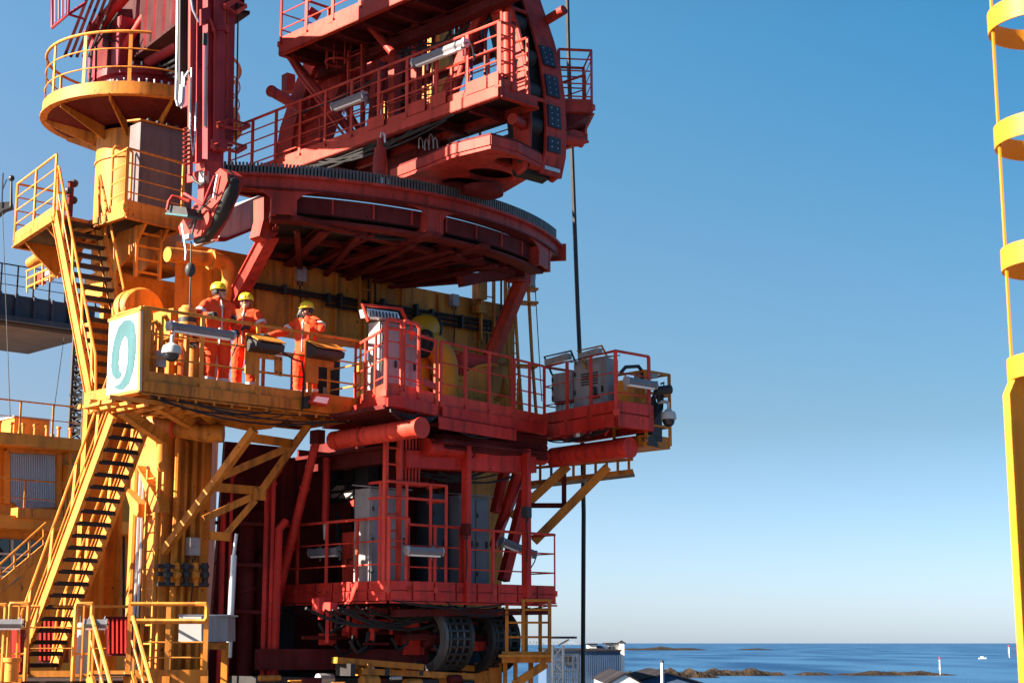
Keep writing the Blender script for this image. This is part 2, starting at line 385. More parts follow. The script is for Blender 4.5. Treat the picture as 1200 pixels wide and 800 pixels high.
def skerry(name, px0, px1, py_top, py_base, depth_m, seed, mat='rock', bumps=6):
    """a low rocky islet from pixel px0 to px1, its shore at py_base"""
    c = PZ((px0 + px1) / 2, py_base, SEA); Y = c.y
    x0 = (px0 - 600) / FPX * Y * 1.017; x1 = (px1 - 600) / FPX * Y * 1.017
    hmax = (py_base - py_top) / FPX * Y * .78
    rnd = random.Random(seed); nx, ny = max(24, int((px1 - px0) * .9)), 12
    ph = [(rnd.uniform(0, 6.28), rnd.uniform(.6, 1)) for _ in range(10)]
    vs, fs = [], []
    for j in range(ny + 1):
        for i in range(nx + 1):
            u = i / nx; v = j / ny
            env = (math.sin(math.pi * u) ** .45) * (math.sin(math.pi * v) ** .55)
            h = 0.55 + sum(math.sin(bumps * (k + 1) * .8 * u * 3.1 + ph[k][0] + v * 2.5 * (k % 3)) * ph[k][1] / (k + 2) for k in range(9)) * .36 + rnd.uniform(-.08, .08)
            wob = math.sin(u * 9 + ph[0][0]) * .12
            vs.append((x0 + (x1 - x0) * u, Y + depth_m * (v * (1 + wob)), SEA - .5 + max(0.0, h) * hmax * env + .5 * env))
    for j in range(ny):
        for i in range(nx):
            a = j * (nx + 1) + i; fs.append((a, a + 1, a + nx + 2, a + nx + 1))
    m = MB(); m.add(vs, fs); return tag(obj(name, m, mat, smooth=False), kind='structure')
skerry('rocky_shore', 724, 838, 777, 794, 90, 3)
skerry('rocky_islet', 806, 912, 779, 791.5, 70, 5)
skerry('rocky_islet', 878, 915, 784.5, 790.6, 40, 9)
skerry('rocky_islet', 924, 968, 785, 791, 45, 11)
skerry('rocky_islet', 974, 1111, 783.5, 791.2, 60, 12)
skerry('far_skerry', 733, 824, 755.5, 761.5, 500, 21)
skerry('far_skerry', 866, 900, 758, 761, 300, 22)
skerry('hills', 560, 700, 746.5, 755, 3000, 31, 'hill', 3)
# quay ground behind the ship, out of which the sheds rise
m = MB(); m.bx(-160, 26, 118, 330, SEA - 1, -19.2)
tag(obj('quay_ground', m, 'quay'), kind='structure')
# ship's own deck, below the frame; the crane stands on it
m = MB(); m.bx(-34, 13, -20, 62, -2.3, -1.9)
tag(obj('ship_deck', m, 'steel_deck'), kind='structure')
hull = thing('ship_hull', 'dark navy side of the ship under the crane', 'ship', (-18, 24, SEA))
obj('side_plating', MB().bx(-34, 13, -20, 62, SEA - 1, -2.3), 'navy', hull)
obj('rubbing_strake', MB().bx(13, 13.4, -20, 62, -6, -5.4), 'dark', hull)

# ----------------------------------------------------------------- sheds and houses on the quay (far right, low)
M['shed'] = paint('blue_grey_cladding', (0.045, 0.085, 0.16), 0.75, 0.12, (0.04, 0.05, 0.07), 0.3, .3, spec=.1)
M['roofdark'] = paint('dark_roof_sheet', (0.014, 0.012, 0.016), 0.9, .2, (.02, .02, .02), .3, .3, spec=.03)
M['housewhite'] = paint('white_house_paint', (0.60, 0.58, 0.55), 0.6, .06, (.4, .36, .3), .2, .3)
def house_box(root, px0, px1, pyt, Y, dep, zb, mat, name='wall'):
    p = PY(px0, pyt, Y); q = PY(px1, pyt, Y)
    m = MB().bx(p.x, q.x, Y, Y + dep, zb, p.z); obj(name, m, mat, root); return p, q
sh = thing('warehouse', 'big blue grey warehouse with flat roof behind the lattice mast', 'building', PY(690, 800, 150))
p, q = house_box(sh, 640, 727, 762.5, 150, 45, -20, 'shed')
m = MB()
for i in range(40):
    x = p.x + (q.x - p.x) * (i + .5) / 40; m.bx(x - .02, x + .02, 149.97, 150, -19.5, p.z - .1)
obj('cladding_rib', m, 'shed', sh)
obj('roof_edge', MB().bx(p.x - .1, q.x + .1, 149.8, 195.2, p.z, p.z + .14), 'roofdark', sh)
w0, w1 = PY(659, 769, 149.9), PY(673, 777, 149.9)
wi = obj('window', MB().bx(w0.x, w1.x, 149.86, 149.95, w1.z, w0.z), 'glass', sh)
fr = MB(); fr.bx(w0.x, w1.x, 149.82, 149.86, w0.z, w0.z + .1); fr.bx(w0.x, w1.x, 149.82, 149.86, w1.z - .1, w1.z); xm = (w0.x + w1.x) / 2; fr.bx(xm - .06, xm + .06, 149.82, 149.86, w1.z, w0.z)
obj('frame', fr, 'dark', wi)
def gable(name, label, px0, px1, py_eave, py_ridge, Y, dep, wall, roof, chim=False):
    p, q = PY(px0, py_eave, Y), PY(px1, py_eave, Y); zr = PY(px0, py_ridge, Y).z; xm = (p.x + q.x) / 2
    h = thing(name, label, 'house', (xm, Y, -20))
    obj('wall', MB().prism([(p.x, Y, -20), (q.x, Y, -20), (q.x, Y, p.z), (xm, Y, zr), (p.x, Y, p.z)], (0, dep, 0)), wall, h)
    m = MB(); e = .25 * (q.x - p.x) / 6
    for s_, x in ((-1, p.x), (1, q.x)):
        m.prism([(xm, Y - e, zr + .02), (x + s_ * e, Y - e, p.z - .12), (x + s_ * e, Y - e, p.z + .02), (xm, Y - e, zr + .16)], (0, dep + 2 * e, 0))
    rf = obj('roof', m, roof, h)
    return h, p, q, xm, zr, rf
gable('gabled_shed', 'white gabled shed with grey roof in front of the warehouse', 713, 752, 800, 790, 128, 30, 'housewhite', 'roofdark')
h, p, q, xm, zr, rf = gable('dark_roofed_house', 'low house with broad dark roof beside the white gable', 738, 826, 801, 788.5, 170, 26, 'shed', 'roofdark')
h = thing('white_house', 'small white house with a pointed turret above the warehouse roof', 'house', PY(722, 765, 260))
p, q = house_box(h, 712, 731, 754.5, 260, 10, -20, 'housewhite')
obj('roof', MB().bx(p.x - .3, q.x + .3, 259.7, 270.3, p.z, p.z + .25), 'roofdark', h)
t0, t1 = PY(725.5, 754, 259.6), PY(731.5, 754, 259.6)
tw = obj('turret', MB().bx(t0.x, t1.x, 259.4, 260.2, -20, t0.z + .2), 'housewhite', h)
xm = (t0.x + t1.x) / 2; zt = PY(728, 749.5, 260).z
obj('spire', MB().add([(t0.x - .2, 259.3, t0.z + .2), (t1.x + .2, 259.3, t0.z + .2), (t1.x + .2, 260.3, t0.z + .2), (t0.x - .2, 260.3, t0.z + .2), (xm, 259.8, zt)], [(0, 1, 4), (1, 2, 4), (2, 3, 4), (3, 0, 4), (0, 3, 2, 1)]), 'roofdark', tw)
for a, b_ in ((713.5, 716), (718, 721)):
    w0, w1 = PY(a, 757, 259.9), PY(b_, 761, 259.9); obj('window', MB().bx(w0.x, w1.x, 259.85, 259.95, w1.z, w0.z), 'glass', h)
h = thing('white_storehouse', 'pale flat storehouse left of the turreted white house', 'house', PY(696, 765, 255))
p, q = house_box(h, 690, 699, 755, 255, 8, -20, 'housewhite'); house_box(h, 699, 712, 755.8, 257, 8, -20, 'shed', 'annex')
obj('roof', MB().bx(p.x - .2, q.x + .2, 254.8, 263.2, p.z, p.z + .2), 'roofdark', h)
h = thing('white_pole', 'thin white mast standing in front of the dark roofed house', 'pole', PY(776, 800, 140))
p = PY(776, 775, 140); obj('shaft', MB().tube([(p.x, 140, -20), p], [.22, .14], 8), 'housewhite', h)
obj('cap', MB().ball(p, .16, 8), 'dark', h)
# beacons and boats on the water
def beacon(px, pyt, pyb, label):
    b_ = PZ(px, pyb, SEA); H = (pyb - pyt) / FPX * b_.y; r = b_.y / FPX * .65
    t = thing('sea_beacon', label, 'beacon', (b_.x, b_.y, SEA))
    obj('pole', MB().tube([(b_.x, b_.y, SEA), (b_.x, b_.y, SEA + H * .95)], r * .55, 8), 'housewhite', t)
    for k, (z0, z1, mm) in enumerate(((.30, .48, 'housewhite'), (.52, .66, 'housewhite'), (.70, .84, 'housewhite'), (.86, 1, 'red'))):
        obj('band', MB().tube([(b_.x, b_.y, SEA + H * z0), (b_.x, b_.y, SEA + H * z1)], r * (1.4 - k * .15), 10), mm, t)
beacon(1102, 770, 791, 'white and red beacon pole standing on the long low skerry')
beacon(1183, 756, 770, 'thin beacon far out beside the yellow post')
def boat(px, py, L, label):
    b_ = PZ(px, py, SEA); t = thing('small_boat', label, 'boat', b_)
    h_ = L * .16; x, y = b_.x, b_.y
    obj('hull', MB().prism([(x - L / 2, y, SEA), (x + L * .42, y, SEA), (x + L / 2, y, SEA + h_), (x - L / 2, y, SEA + h_ * .8)], (0, L * .3, 0)), 'housewhite', t)
    obj('cabin', MB().prism([(x - L * .25, y + .1 * L, SEA + h_ * .85), (x + L * .15, y + .1 * L, SEA + h_ * .85), (x + L * .08, y + .1 * L, SEA + h_ * 2), (x - L * .25, y + .1 * L, SEA + h_ * 2)], (0, L * .15, 0)), 'housewhite', t)
boat(1152, 771.5, 11, 'small white boat offshore near the yellow post')
# white lattice mast
Ym = 60.0
def lattice(root, P0, w, H, mat, nseg, r, name_leg='leg'):
    cs = [Vector((P0.x + a * w / 2, P0.y + b_ * w / 2, P0.z)) for a, b_ in ((-1, -1), (1, -1), (1, 1), (-1, 1))]
    for c in cs: obj(name_leg, MB().tube([c, c + Zv * H], r, 6), mat, root)
    for k in range(4):
        m = MB()
        for i in range(nseg):
            z0, z1 = H * i / nseg, H * (i + 1) / nseg; a, b_ = cs[k], cs[(k + 1) % 4]
            m.tube([a + Zv * z0, b_ + Zv * z0], r * .6, 5); m.tube([a + Zv * z0, b_ + Zv * z1] if i % 2 else [b_ + Zv * z0, a + Zv * z1], r * .6, 5)
        obj('lacing', m, mat, root)
t = thing('lattice_mast', 'white lattice mast with a round top plate before the warehouse', 'mast', PY(655, 800, Ym))
b0 = PY(654, 800, Ym); b0.z = -19.0; top = PY(654, 756, Ym).z
lattice(t, b0, .38, top + 19.0, 'housewhite', 38, .05)
obj('top_plate', MB().lathe((b0.x + .2, Ym, top + .25), (0, 0, 1), [(0.001, 0), (.5, 0), (.5, .08), (0.001, .08)], 20), 'dark', t)
obj('top_bracket', MB().beam((b0.x, Ym, top), (b0.x + .4, Ym, top + .22), .06, .06), 'white', t)
m = MB()
for k in range(9): m.beam((b0.x - .3, Ym - .1, b0.z + 16.2 + k * .3), (b0.x + .75, Ym - .1, b0.z + 16.2 + k * .3), .04, .04)
obj('cross_bar', m, 'white', t)
obj('side_ladder', MB().tube([(b0.x + .55, Ym - .1, b0.z), (b0.x + .55, Ym - .1, top - .3)], .05, 6).tube([(b0.x + .72, Ym - .1, b0.z), (b0.x + .72, Ym - .1, top - .3)], .05, 6), 'white', t)

# ----------------------------------------------------------------- left background: superstructure, gantry, masts
YBK = PLN(xy(PY(60, 560, 46.0)), A2)          # deckhouse front, parallel to the tower
bp = YBK; dB = YBK.d; nB = YBK.n
def bpt(px, off=0.0, z=0.0): return at_z(YBK(px, 560, off), z)
sp_ = thing('ochre_deckhouse', 'ochre yellow deckhouse with a grey roller shutter behind the stairs', 'building', bpt(60, 0, -1.9))
zt = YBK(60, 516).z
slabz(sp_, 'wall', 'ochre', bpt(-60), bpt(205), -1.9, zt, 8)
slabz(sp_, 'eave', 'ochre', bpt(-60, .9), bpt(97, .9), YBK(60, 525, .9).z, YBK(60, 511, .9).z, 8.8)
dr = quad_on(sp_, 'roller_door', 'grey', bp, [(10, 528), (67, 531), (66, 594), (24, 596), (10, 584)], .07)
m = MB()
for i in range(26): m.beam(bp(11 + i * 2.1, 531 + i * .1, .085), bp(11 + i * 2.1, 588, .085), .02, .02)
obj('slat', m, 'galv', dr)
obj('door_frame', MB().beam(bp(8, 527, .1), bp(69, 530, .1), .12, .14).beam(bp(8, 528, .1), bp(8, 590, .1), .12, .14).beam(bp(69, 530, .1), bp(69, 596, .1), .12, .14), 'ochre', dr)
slabz(sp_, 'walkway_beam', 'ochre', bpt(-60, 1.2), bpt(205, 1.2), YBK(60, 621, 1.2).z, YBK(60, 606, 1.2).z, 1.19)
slabz(sp_, 'pale_sill', 'yellow', bpt(23, 1.3), bpt(76, 1.3), YBK(50, 608, 1.3).z + .01, YBK(50, 596, 1.3).z, .4)
w_ = quad_on(sp_, 'window', 'glass', bp, [(-10, 630), (52, 634), (22, 678), (-10, 702)], .07)
for a, b_ in (((-10, 648), (40, 650)), ((-10, 664), (30, 667)), ((14, 632), (14, 682)), ((34, 633), (34, 660))): obj('glazing_bar', MB().beam(bp(*a, .1), bp(*b_, .1), .06, .06), 'white', w_)
for k, (a, b_, c, d) in enumerate(((95, 545, 122, 600), (110, 640, 150, 700), (60, 690, 100, 740))): quad_on(sp_, 'wall_panel', 'ochre', bp, [(a, b_), (c, b_ + 1), (c, d), (a, d)], .12, .1)
for px in (82, 92, 140): obj('wall_pipe', MB().tube([bp(px, 530, .3), bp(px, 600, .3)], .05, 7), 'ochre', sp_)
for k in range(6): obj('wall_pipe', MB().tube([bp(100 + k * 9, 628, .3), bp(100 + k * 9, 760, .3)], .04, 7), ('ochre', 'grate')[k % 2], sp_)
st_ = thing('deckhouse_stair', 'yellow inclined stair climbing past the dark deckhouse window', 'stair', bpt(10, 2, -.5))
for k in (2.2, 1.4):
    s0 = lambda a, b_: bp(a, b_, k)
    obj('stringer', MB().beam(s0(-10, 695), s0(56, 640), .05, .26), 'yellow', st_)
    obj('handrail', MB().tube([s0(-10, 670), s0(54, 612)], .03, 6), 'yellow', st_); obj('mid_rail', MB().tube([s0(-10, 682), s0(54, 626)], .02, 6), 'yellow', st_)
    for i in range(4): obj('post', MB().tube([s0(0 + i * 17, 687 - i * 14), s0(0 + i * 17, 661 - i * 14.6)], .025, 6), 'yellow', st_)
for i in range(9): obj('tread', MB().beam(bp(-6 + i * 7, 692 - i * 5.8, 2.2), bp(-6 + i * 7, 692 - i * 5.8, 2.2) - nB * .8, .2, .03), 'grate', st_)
ZR = YBK(60, 511, .9).z
rl = thing('roof_railing', 'yellow railing along the deckhouse roof edge under the gantry', 'railing', bpt(40, .85, ZR))
railing(rl, [bpt(-20, .85, ZR), bpt(96, .85, ZR)], h=.9, mids=(.5,), step=1.05, toe=0, mat='yellow_clean')
rb_ = thing('roof_locker', 'brown boxy locker standing on the deckhouse roof', 'locker', bpt(33, -.6, ZR))
slabz(rb_, 'body', 'ochre', bpt(13, -.5), bpt(55, -.5), ZR + .005, ZR + .62, 1.4); slabz(rb_, 'lid', 'grey', bpt(12.5, -.45), bpt(55.5, -.45), ZR + .625, ZR + .68, 1.5)
for k in range(7):
    c = bpt(-4 + k * 14, .4, ZR); tag(obj('roof_vent', MB().tube([c, c + Zv * .3], .045, 8).tube([c + Zv * .3, c + Zv * .36], .07, 8), 'yellow_clean', org=c), 'one of the small yellow vents in a row behind the roof railing', 'vent', 'small vents along the deckhouse roof')
rl = thing('walkway_railing', 'brown yellow railing in front of the grey roller shutter', 'railing', bpt(40, 1.15, YBK(40, 606, 1.15).z))
zw = YBK(40, 606, 1.15).z
railing(rl, [bpt(-20, 1.15, zw), bpt(125, 1.15, zw)], h=1.0, mids=(.5,), step=1.3, toe=0, mat='yellow')
# dark gantry bridge
YG = PLN(xy(PY(40, 350, 52.0)), A2); gz1, gz0 = YG(40, 349).z, YG(40, 379).z
def gpt(px, off=0.0, z=0.0): return at_z(YG(px, 350, off), z)
g = thing('gantry_bridge', 'dark navy gantry bridge crossing behind the stairs', 'bridge', gpt(40, 0, gz0))
slabz(g, 'girder', 'navy', gpt(-60), gpt(112), gz0, gz1, 5.0)
ga, gb_ = gpt(-60), gpt(112)
for k in range(8): c = ga.lerp(gb_, (k + .5) / 8); obj('stiffener', MB().beam(at_z(c, gz0) + YG.n * .06, at_z(c, gz1) + YG.n * .06, .08, .12, YG.n), 'navy', g)
slabz(g, 'underside_panel', 'quay', gpt(-60, -.3), gpt(108, -.3), gz0 - .14, gz0 - .02, 4.4)
slabz(g, 'lower_flange', 'navy', gpt(-60, .2), gpt(112, .2), gz0 - .05, gz0 + .12, .19)
railing(g, [gpt(-60, -.1, gz1), gpt(112, -.1, gz1)], h=1.0, mids=(.33, .66), step=.55, toe=0, mat='dark')
lm = thing('dark_lattice_tower', 'slim dark lattice tower standing on the deckhouse roof', 'mast', bpt(89, -1.2, ZR))
b0 = bpt(88, -1.2, ZR); lattice(lm, b0, .38, YBK(89, 382, -1.2).z - ZR, 'dark', 16, .05)
obj('back_plate', MB().bx(b0.x + .05, b0.x + .3, b0.y + .22, b0.y + .27, ZR, YBK(89, 400, -1.2).z), 'dark', lm)
an = thing('antenna_bracket', 'dark antenna arm with spike at the left edge', 'antenna', PY(2, 245, 50))
an_p = PLN((PY(5, 240, 50).x, 50), (1, 0))
obj('arm', MB().prism([an_p(-8, 238), an_p(12, 236), an_p(13, 243), an_p(4, 246), an_p(-8, 256)], (0, .3, 0)), 'dark', an)
obj('spike', MB().tube([an_p(13, 242), an_p(13.5, 207)], [.05, .03], 6).ball(an_p(13.5, 209), .1, 8), 'dark', an)
obj('whip', MB().tube([an_p(2, 243), an_p(3.5, 203)], .025, 5).tube([an_p(3, 222), an_p(8, 210)], .02, 5), 'dark', an)
obj('post', MB().tube([an_p(-6, 260), an_p(-8, 520)], .1, 8), 'dark', an)
cable('stay_wire', [PY(3, 250, 50), PY(12, 490, 46)], .013, 'dark', 'thin stay wire hanging from the dark antenna arm', 'wire')
cable('stay_wire', [PY(75, 395, 51), PY(62, 490, 46.5)], .013, 'dark', 'thin wire from the gantry down to the deckhouse roof', 'wire')
# ================================================================= THE YELLOW TOWER (portal of two legs and a box girder)
WALL = PLN(xy(PY(300, 350, 28.8)), A2)
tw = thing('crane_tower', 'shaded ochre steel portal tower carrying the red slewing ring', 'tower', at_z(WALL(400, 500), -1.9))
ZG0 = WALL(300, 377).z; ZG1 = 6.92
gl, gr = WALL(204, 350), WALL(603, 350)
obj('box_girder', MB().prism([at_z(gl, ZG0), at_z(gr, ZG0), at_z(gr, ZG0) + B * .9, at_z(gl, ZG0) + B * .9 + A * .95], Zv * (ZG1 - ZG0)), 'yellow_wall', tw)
slabz(tw, 'shade_wing_plate', 'yellow_wall', WALL(136, 350, -1.7), WALL(212, 350, -1.7), WALL(160, 402, -1.7).z, 6.6, .1)  # plate added so the area beside the girder shows an unlit face
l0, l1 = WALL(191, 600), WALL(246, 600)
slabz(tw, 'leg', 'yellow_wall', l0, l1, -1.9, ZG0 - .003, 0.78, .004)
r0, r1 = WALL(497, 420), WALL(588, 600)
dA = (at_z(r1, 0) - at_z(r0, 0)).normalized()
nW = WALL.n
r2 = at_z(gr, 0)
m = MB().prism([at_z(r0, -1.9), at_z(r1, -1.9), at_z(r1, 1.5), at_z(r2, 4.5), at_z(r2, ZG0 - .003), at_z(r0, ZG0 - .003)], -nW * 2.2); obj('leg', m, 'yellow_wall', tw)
# flared shoulders and stiffeners on the girder
for i, px in enumerate((252, 300, 345, 392, 428, 470, 515, 560)):
    b_ = WALL(px, 340); obj('stiffener', MB().beam(at_z(b_, ZG0 + .01) + nW * .03, at_z(b_, ZG1 - .05) + nW * .03, .05 if i % 2 else .12, .06 if i % 2 else .05, nW), 'yellow_wall', tw)
slabz(tw, 'bottom_flange', 'yellow_wall', at_z(gl, 0) - dA * .05, at_z(gr, 0) + dA * .02, ZG0 - .06, ZG0 - .006, .3, .07)
rear0 = PLN(xy(PY(104, 450, 31.6)), A2)
a0, a1 = rear0(104, 450), rear0(150, 450)
rear = thing('rear_column', 'flat ochre rear column behind the stairs, its left edge sunlit', 'column', at_z(a0, -1.9))
slabz(rear, 'shaft', 'yellow_wall', a0, a1, -1.9, PY(104, 383, 31.6).z, .17)
slabz(rear, 'upper_plate', 'yellow_wall', rear0(118, 450), rear0(214, 450), 3.2, PY(64, 250, 28.5).z - .45, .15, -.02)
slabz(rear, 'cap_plate', 'yellow', a0 - dA * .06, a1, PY(104, 383, 31.6).z + .003, PY(104, 383, 31.6).z + .09, .3, .06)
for k in (.35, .6): obj('stiffener', MB().beam(at_z(a0, -1.8) + dA * k * 1.3 + rear0.n * .05, at_z(a0, 6) + dA * k * 1.3 + rear0.n * .05, .06, .1, rear0.n), 'yellow_wall', rear)
# horizontal conduits with clamps along the girder
cr = thing('conduit_run', 'three dark conduits clamped along the shaded ochre girder', 'pipes', WALL(390, 350))
for k, (y0, y1) in enumerate(((346, 377), (351, 382), (357, 388))):
    obj('conduit', MB().tube([WALL(382, y0, .12), WALL(505, y0 + (y1 - y0) * .64, .12), WALL(576, y1, .12)], .032, 7), 'grate', cr)
for px, py in ((398, 352), (448, 358), (487, 364), (505, 370), (540, 377)):
    c = WALL(px, py, .14); obj('clamp', MB().box(c, dA * .025, nW * .07, Zv * .13), 'dark', cr)
cr = thing('conduit_run', 'thin conduits clamped to the girder behind the hard hats', 'pipes', WALL(300, 335))
for k, (y0, y1) in enumerate(((331, 347), (335, 351))):
    obj('conduit', MB().tube([WALL(290, y0, .12), WALL(385, y1, .12)], .028, 7), 'grate', cr)
for px, py in ((333, 339), (384, 349)): obj('clamp', MB().box(WALL(px, py, .14), dA * .025, nW * .06, Zv * .085), 'dark', cr)
cr = thing('cable_ladder', 'upright ladder tray with cables on the girder behind the grey cabinet', 'pipes', WALL(428, 340))
ladder(cr, WALL(428, 372, .16), WALL(428, 306, .16), dA, .3, .3, 'yellow', .03)
for k in (-.08, 0, .08): obj('conduit', MB().tube([WALL(436, 375, .12) + dA * k, WALL(436, 306, .12) + dA * k], .022, 6), 'dark', cr)
cr = thing('cable_ladder', 'cable ladder and conduits at the right end of the ochre girder', 'pipes', WALL(570, 340))
ladder(cr, WALL(571, 400, .2), WALL(571, 316, .2), dA, .36, .3, 'yellow', .03)
for k in (.2, .3, .42): obj('conduit', MB().tube([WALL(575, 418, .12) + dA * (k - .3), WALL(575, 380, .12) + dA * (k - .3), WALL(579, 368, .14) + dA * k, WALL(579, 316, .14) + dA * k], .025, 6), 'dark', cr)
bx_ = thing('junction_box', 'ochre junction boxes stacked beside the cable ladder on the girder', 'box', WALL(566, 345))
for y0, y1 in ((322, 350), (356, 366)): quad_on(bx_, 'box_body', 'yellow_wall', WALL, [(561, y0), (571, y0 + 1), (571, y1 + 1), (561, y1)], .3, .2)
# lower-left leg: vertical pipes, lit ladder and cables on its side
for i, px in enumerate((206, 216, 226, 236)):
    t = WALL(px, 600, .1 + .02 * (i % 2)); tag(obj('riser_pipe', MB().tube([at_z(t, -1.9), at_z(t, ZG0 - .1)], (.06, .035, .05, .035)[i], 9), 'yellow_wall', org=at_z(t, -1.9)), ('fat first', 'thin second', 'medium third', 'thin last')[i] + ' riser pipe from the left on the shaded tower leg', 'pipe', 'riser pipes up the shaded tower leg')
mf = thing('valve_manifold', 'dark valve manifold with short yellow stubs across the tower leg', 'manifold', WALL(216, 675, .3))
for y in (663, 672, 684): obj('header_pipe', MB().tube([WALL(184, y, .32), WALL(244, y + 1, .32)], .035, 8), 'dark', mf)
for px in (196, 207, 218, 229, 240): obj('valve', MB().tube([WALL(px, 659, .33), WALL(px, 686, .33)], .055, 8).ball(WALL(px, 673, .4), .08, 8), 'yellow' if px % 2 else 'dark', mf)
LEGL = PLN(xy(l0), B2)
for k, (px, r, mt) in enumerate(((158, .05, 'yellow_clean'), (163, .03, 'galv'), (167, .028, 'galv'), (171, .02, 'dark'), (184, .045, 'yellow_clean'))):
    a = LEGL(px, 600, .06); tag(obj('cable_riser', MB().tube([at_z(a, -1.5), at_z(a, 3.0)], r, 7), mt, org=at_z(a, -1.5)), ('broad yellow', 'left grey', 'right grey', 'thin black', 'rightmost yellow')[k] + ' cable riser on the sunlit side of the tower leg', 'pipe', 'cable risers on the lit side of the tower leg')
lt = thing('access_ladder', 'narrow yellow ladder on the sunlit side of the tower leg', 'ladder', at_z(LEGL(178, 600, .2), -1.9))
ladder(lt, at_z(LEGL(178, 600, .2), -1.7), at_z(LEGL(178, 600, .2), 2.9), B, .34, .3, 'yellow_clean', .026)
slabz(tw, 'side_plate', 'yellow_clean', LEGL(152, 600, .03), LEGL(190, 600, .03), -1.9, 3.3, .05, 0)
# round yellow inspection drum behind the nine panel
dr = thing('yellow_drum', 'round yellow hose drum behind the teal numbered panel', 'drum', WALL(165, 350, .3))
c = PLN(xy(PY(165, 360, 28.2)), A2)(165, 366)
obj('disc', MB().lathe(c, nW, [(.001, .12), (.40, .12), (.44, .06), (.44, -.25), (.001, -.25)], 28), 'yellow', dr)
obj('hub', MB().lathe(c, nW, [(.001, .2), (.1, .2), (.1, .1), (.001, .1)], 16), 'yellow', dr)
obj('strap', MB().beam(c + nW * .14 - dA * .4, c + nW * .14 + dA * .4, .05, .02, nW), 'yellow_clean', dr)
# thick horizontal pipe at the left of the girder
hp = thing('elbow_pipe', 'fat shaded ochre pipe bending down at the left of the girder', 'pipe', WALL(230, 300))
obj('pipe_run', MB().tube([WALL(196, 298, .5), WALL(255, 305, .5), WALL(263, 308, .5), WALL(268, 315, .5), WALL(269, 326, .5), WALL(263, 350, .45), WALL(258, 380, .4)], .13, 14), 'yellow_wall', hp)
obj('flange', MB().tube([WALL(246, 304, .5), WALL(249, 304.4, .5)], .18, 16), 'yellow_wall', hp)

# ================================================================= ROUND COLUMN WITH ITS RING PLATFORM
CX, CYY = -7.35, 30.9; ZP = 10.22
LZ = PY(64, 250, 28.5).z           # landing level
col = thing('round_column', 'thick round yellow column under the round railed platform', 'column', (CX, CYY, LZ))
obj('shaft', MB().lathe((CX, CYY, 0), (0, 0, 1), [(.001, LZ - .5), (.86, LZ - .5), (.86, ZP - .45), (.9, ZP - .44)], 40), 'yellow', col)
cb0 = Vector((CX, CYY, LZ - .95)); obj('foot_beam', MB().beam(cb0 - A * .9, cb0 + A * 2.2, .7, .5), 'yellow_wall', col); obj('foot_post', MB().beam(Vector((CX + .9, CYY + 1.6, -1.9)), Vector((CX + .9, CYY + 1.6, LZ - 1.4)), .9, .9), 'yellow_wall', col)
obj('weld_collar', MB().lathe((CX, CYY, 0), (0, 0, 1), [(.862, 9.2), (.885, 9.21), (.885, 9.25), (.862, 9.26)], 40), 'yellow', col)
rp = thing('round_platform', 'round yellow railed platform on top of the thick column', 'platform', (CX, CYY, ZP))
RPR = 1.92
obj('deck', MB().lathe((CX, CYY, ZP), (0, 0, 1), [(.9, -.02), (RPR - .03, -.02), (RPR - .03, -.06), (.9, -.06)], 64), 'grate', rp)
obj('rim', MB().lathe((CX, CYY, ZP), (0, 0, 1), [(RPR - .03, .13), (RPR, .13), (RPR, -.10), (RPR + .04, -.10), (RPR + .04, -.13), (RPR - .1, -.13), (RPR - .1, -.11), (RPR - .03, -.11), (RPR - .03, .13)], 64), 'yellow', rp)
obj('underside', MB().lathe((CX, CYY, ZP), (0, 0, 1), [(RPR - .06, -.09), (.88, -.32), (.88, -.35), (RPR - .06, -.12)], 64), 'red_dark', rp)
for k in range(10):
    a = k * 2 * math.pi / 10 + .2; d = Vector((math.cos(a), math.sin(a), 0)); c = Vector((CX, CYY, ZP))
    obj('gusset', MB().prism([c + d * .87 - Zv * .12, c + d * (RPR - .06) - Zv * .12, c + d * (RPR - .06) - Zv * .2, c + d * .87 - Zv * .62], Vector((-d.y, d.x, 0)) * .03), 'yellow', rp)
ringpts = [(CX + RPR * .985 * math.cos(a), CYY + RPR * .985 * math.sin(a), ZP) for a in [i * 2 * math.pi / 56 for i in range(56)]]
obj('handrail', MB().tube([(p[0], p[1], ZP + 1.12) for p in ringpts], .03, 8, True), 'yellow_clean', rp)
for h_ in (.42, .78): obj('mid_rail', MB().tube([(p[0], p[1], ZP + h_) for p in ringpts], .014, 6, True), 'yellow_clean', rp)
for k in range(13):
    a = R(-90 + 5) + k * 2 * math.pi / 13; d = Vector((math.cos(a), math.sin(a), 0))
    obj('post', MB().box(Vector((CX, CYY, ZP + .56)) + d * (RPR - .04), Vector((-d.y, d.x, 0)) * .035, d * .012, Zv * .56), 'yellow_clean', rp)
kb = thing('slewing_crane', 'dark red crane turret with bolted rings on the round platform', 'crane', (CX, CYY, ZP))
obj('lower_ring', MB().lathe((CX, CYY, ZP), (0, 0, 1), [(.86, -.1), (1.0, .0), (1.02, .06), (1.02, .22), (.94, .24), (.94, .30), (1.06, .31), (1.06, .42), (.98, .44), (.9, .5), (.9, .62), (1.0, .64), (1.0, .78), (.001, .8)], 56), 'red_plum', kb)
for rr, zz, n in ((1.0, .23, 44), (1.02, .43, 44), (.96, .79, 36)):
    m = MB()
    for k in range(n):
        a = 2 * math.pi * k / n; m.lathe((CX + rr * math.cos(a), CYY + rr * math.sin(a), ZP + zz), (0, 0, 1), [(.024, 0), (.024, .075), (.001, .08)], 6)
    obj('bolt_circle', m, 'galv', kb)
m = MB().box((CX - .25, CYY - .3, ZP + 1.25), A * .55, B * .6, Zv * .5); m.box((CX + .55, CYY - .2, ZP + 1.6), A * .18, B * .5, Zv * .85); obj('turret', m, 'red_plum', kb)
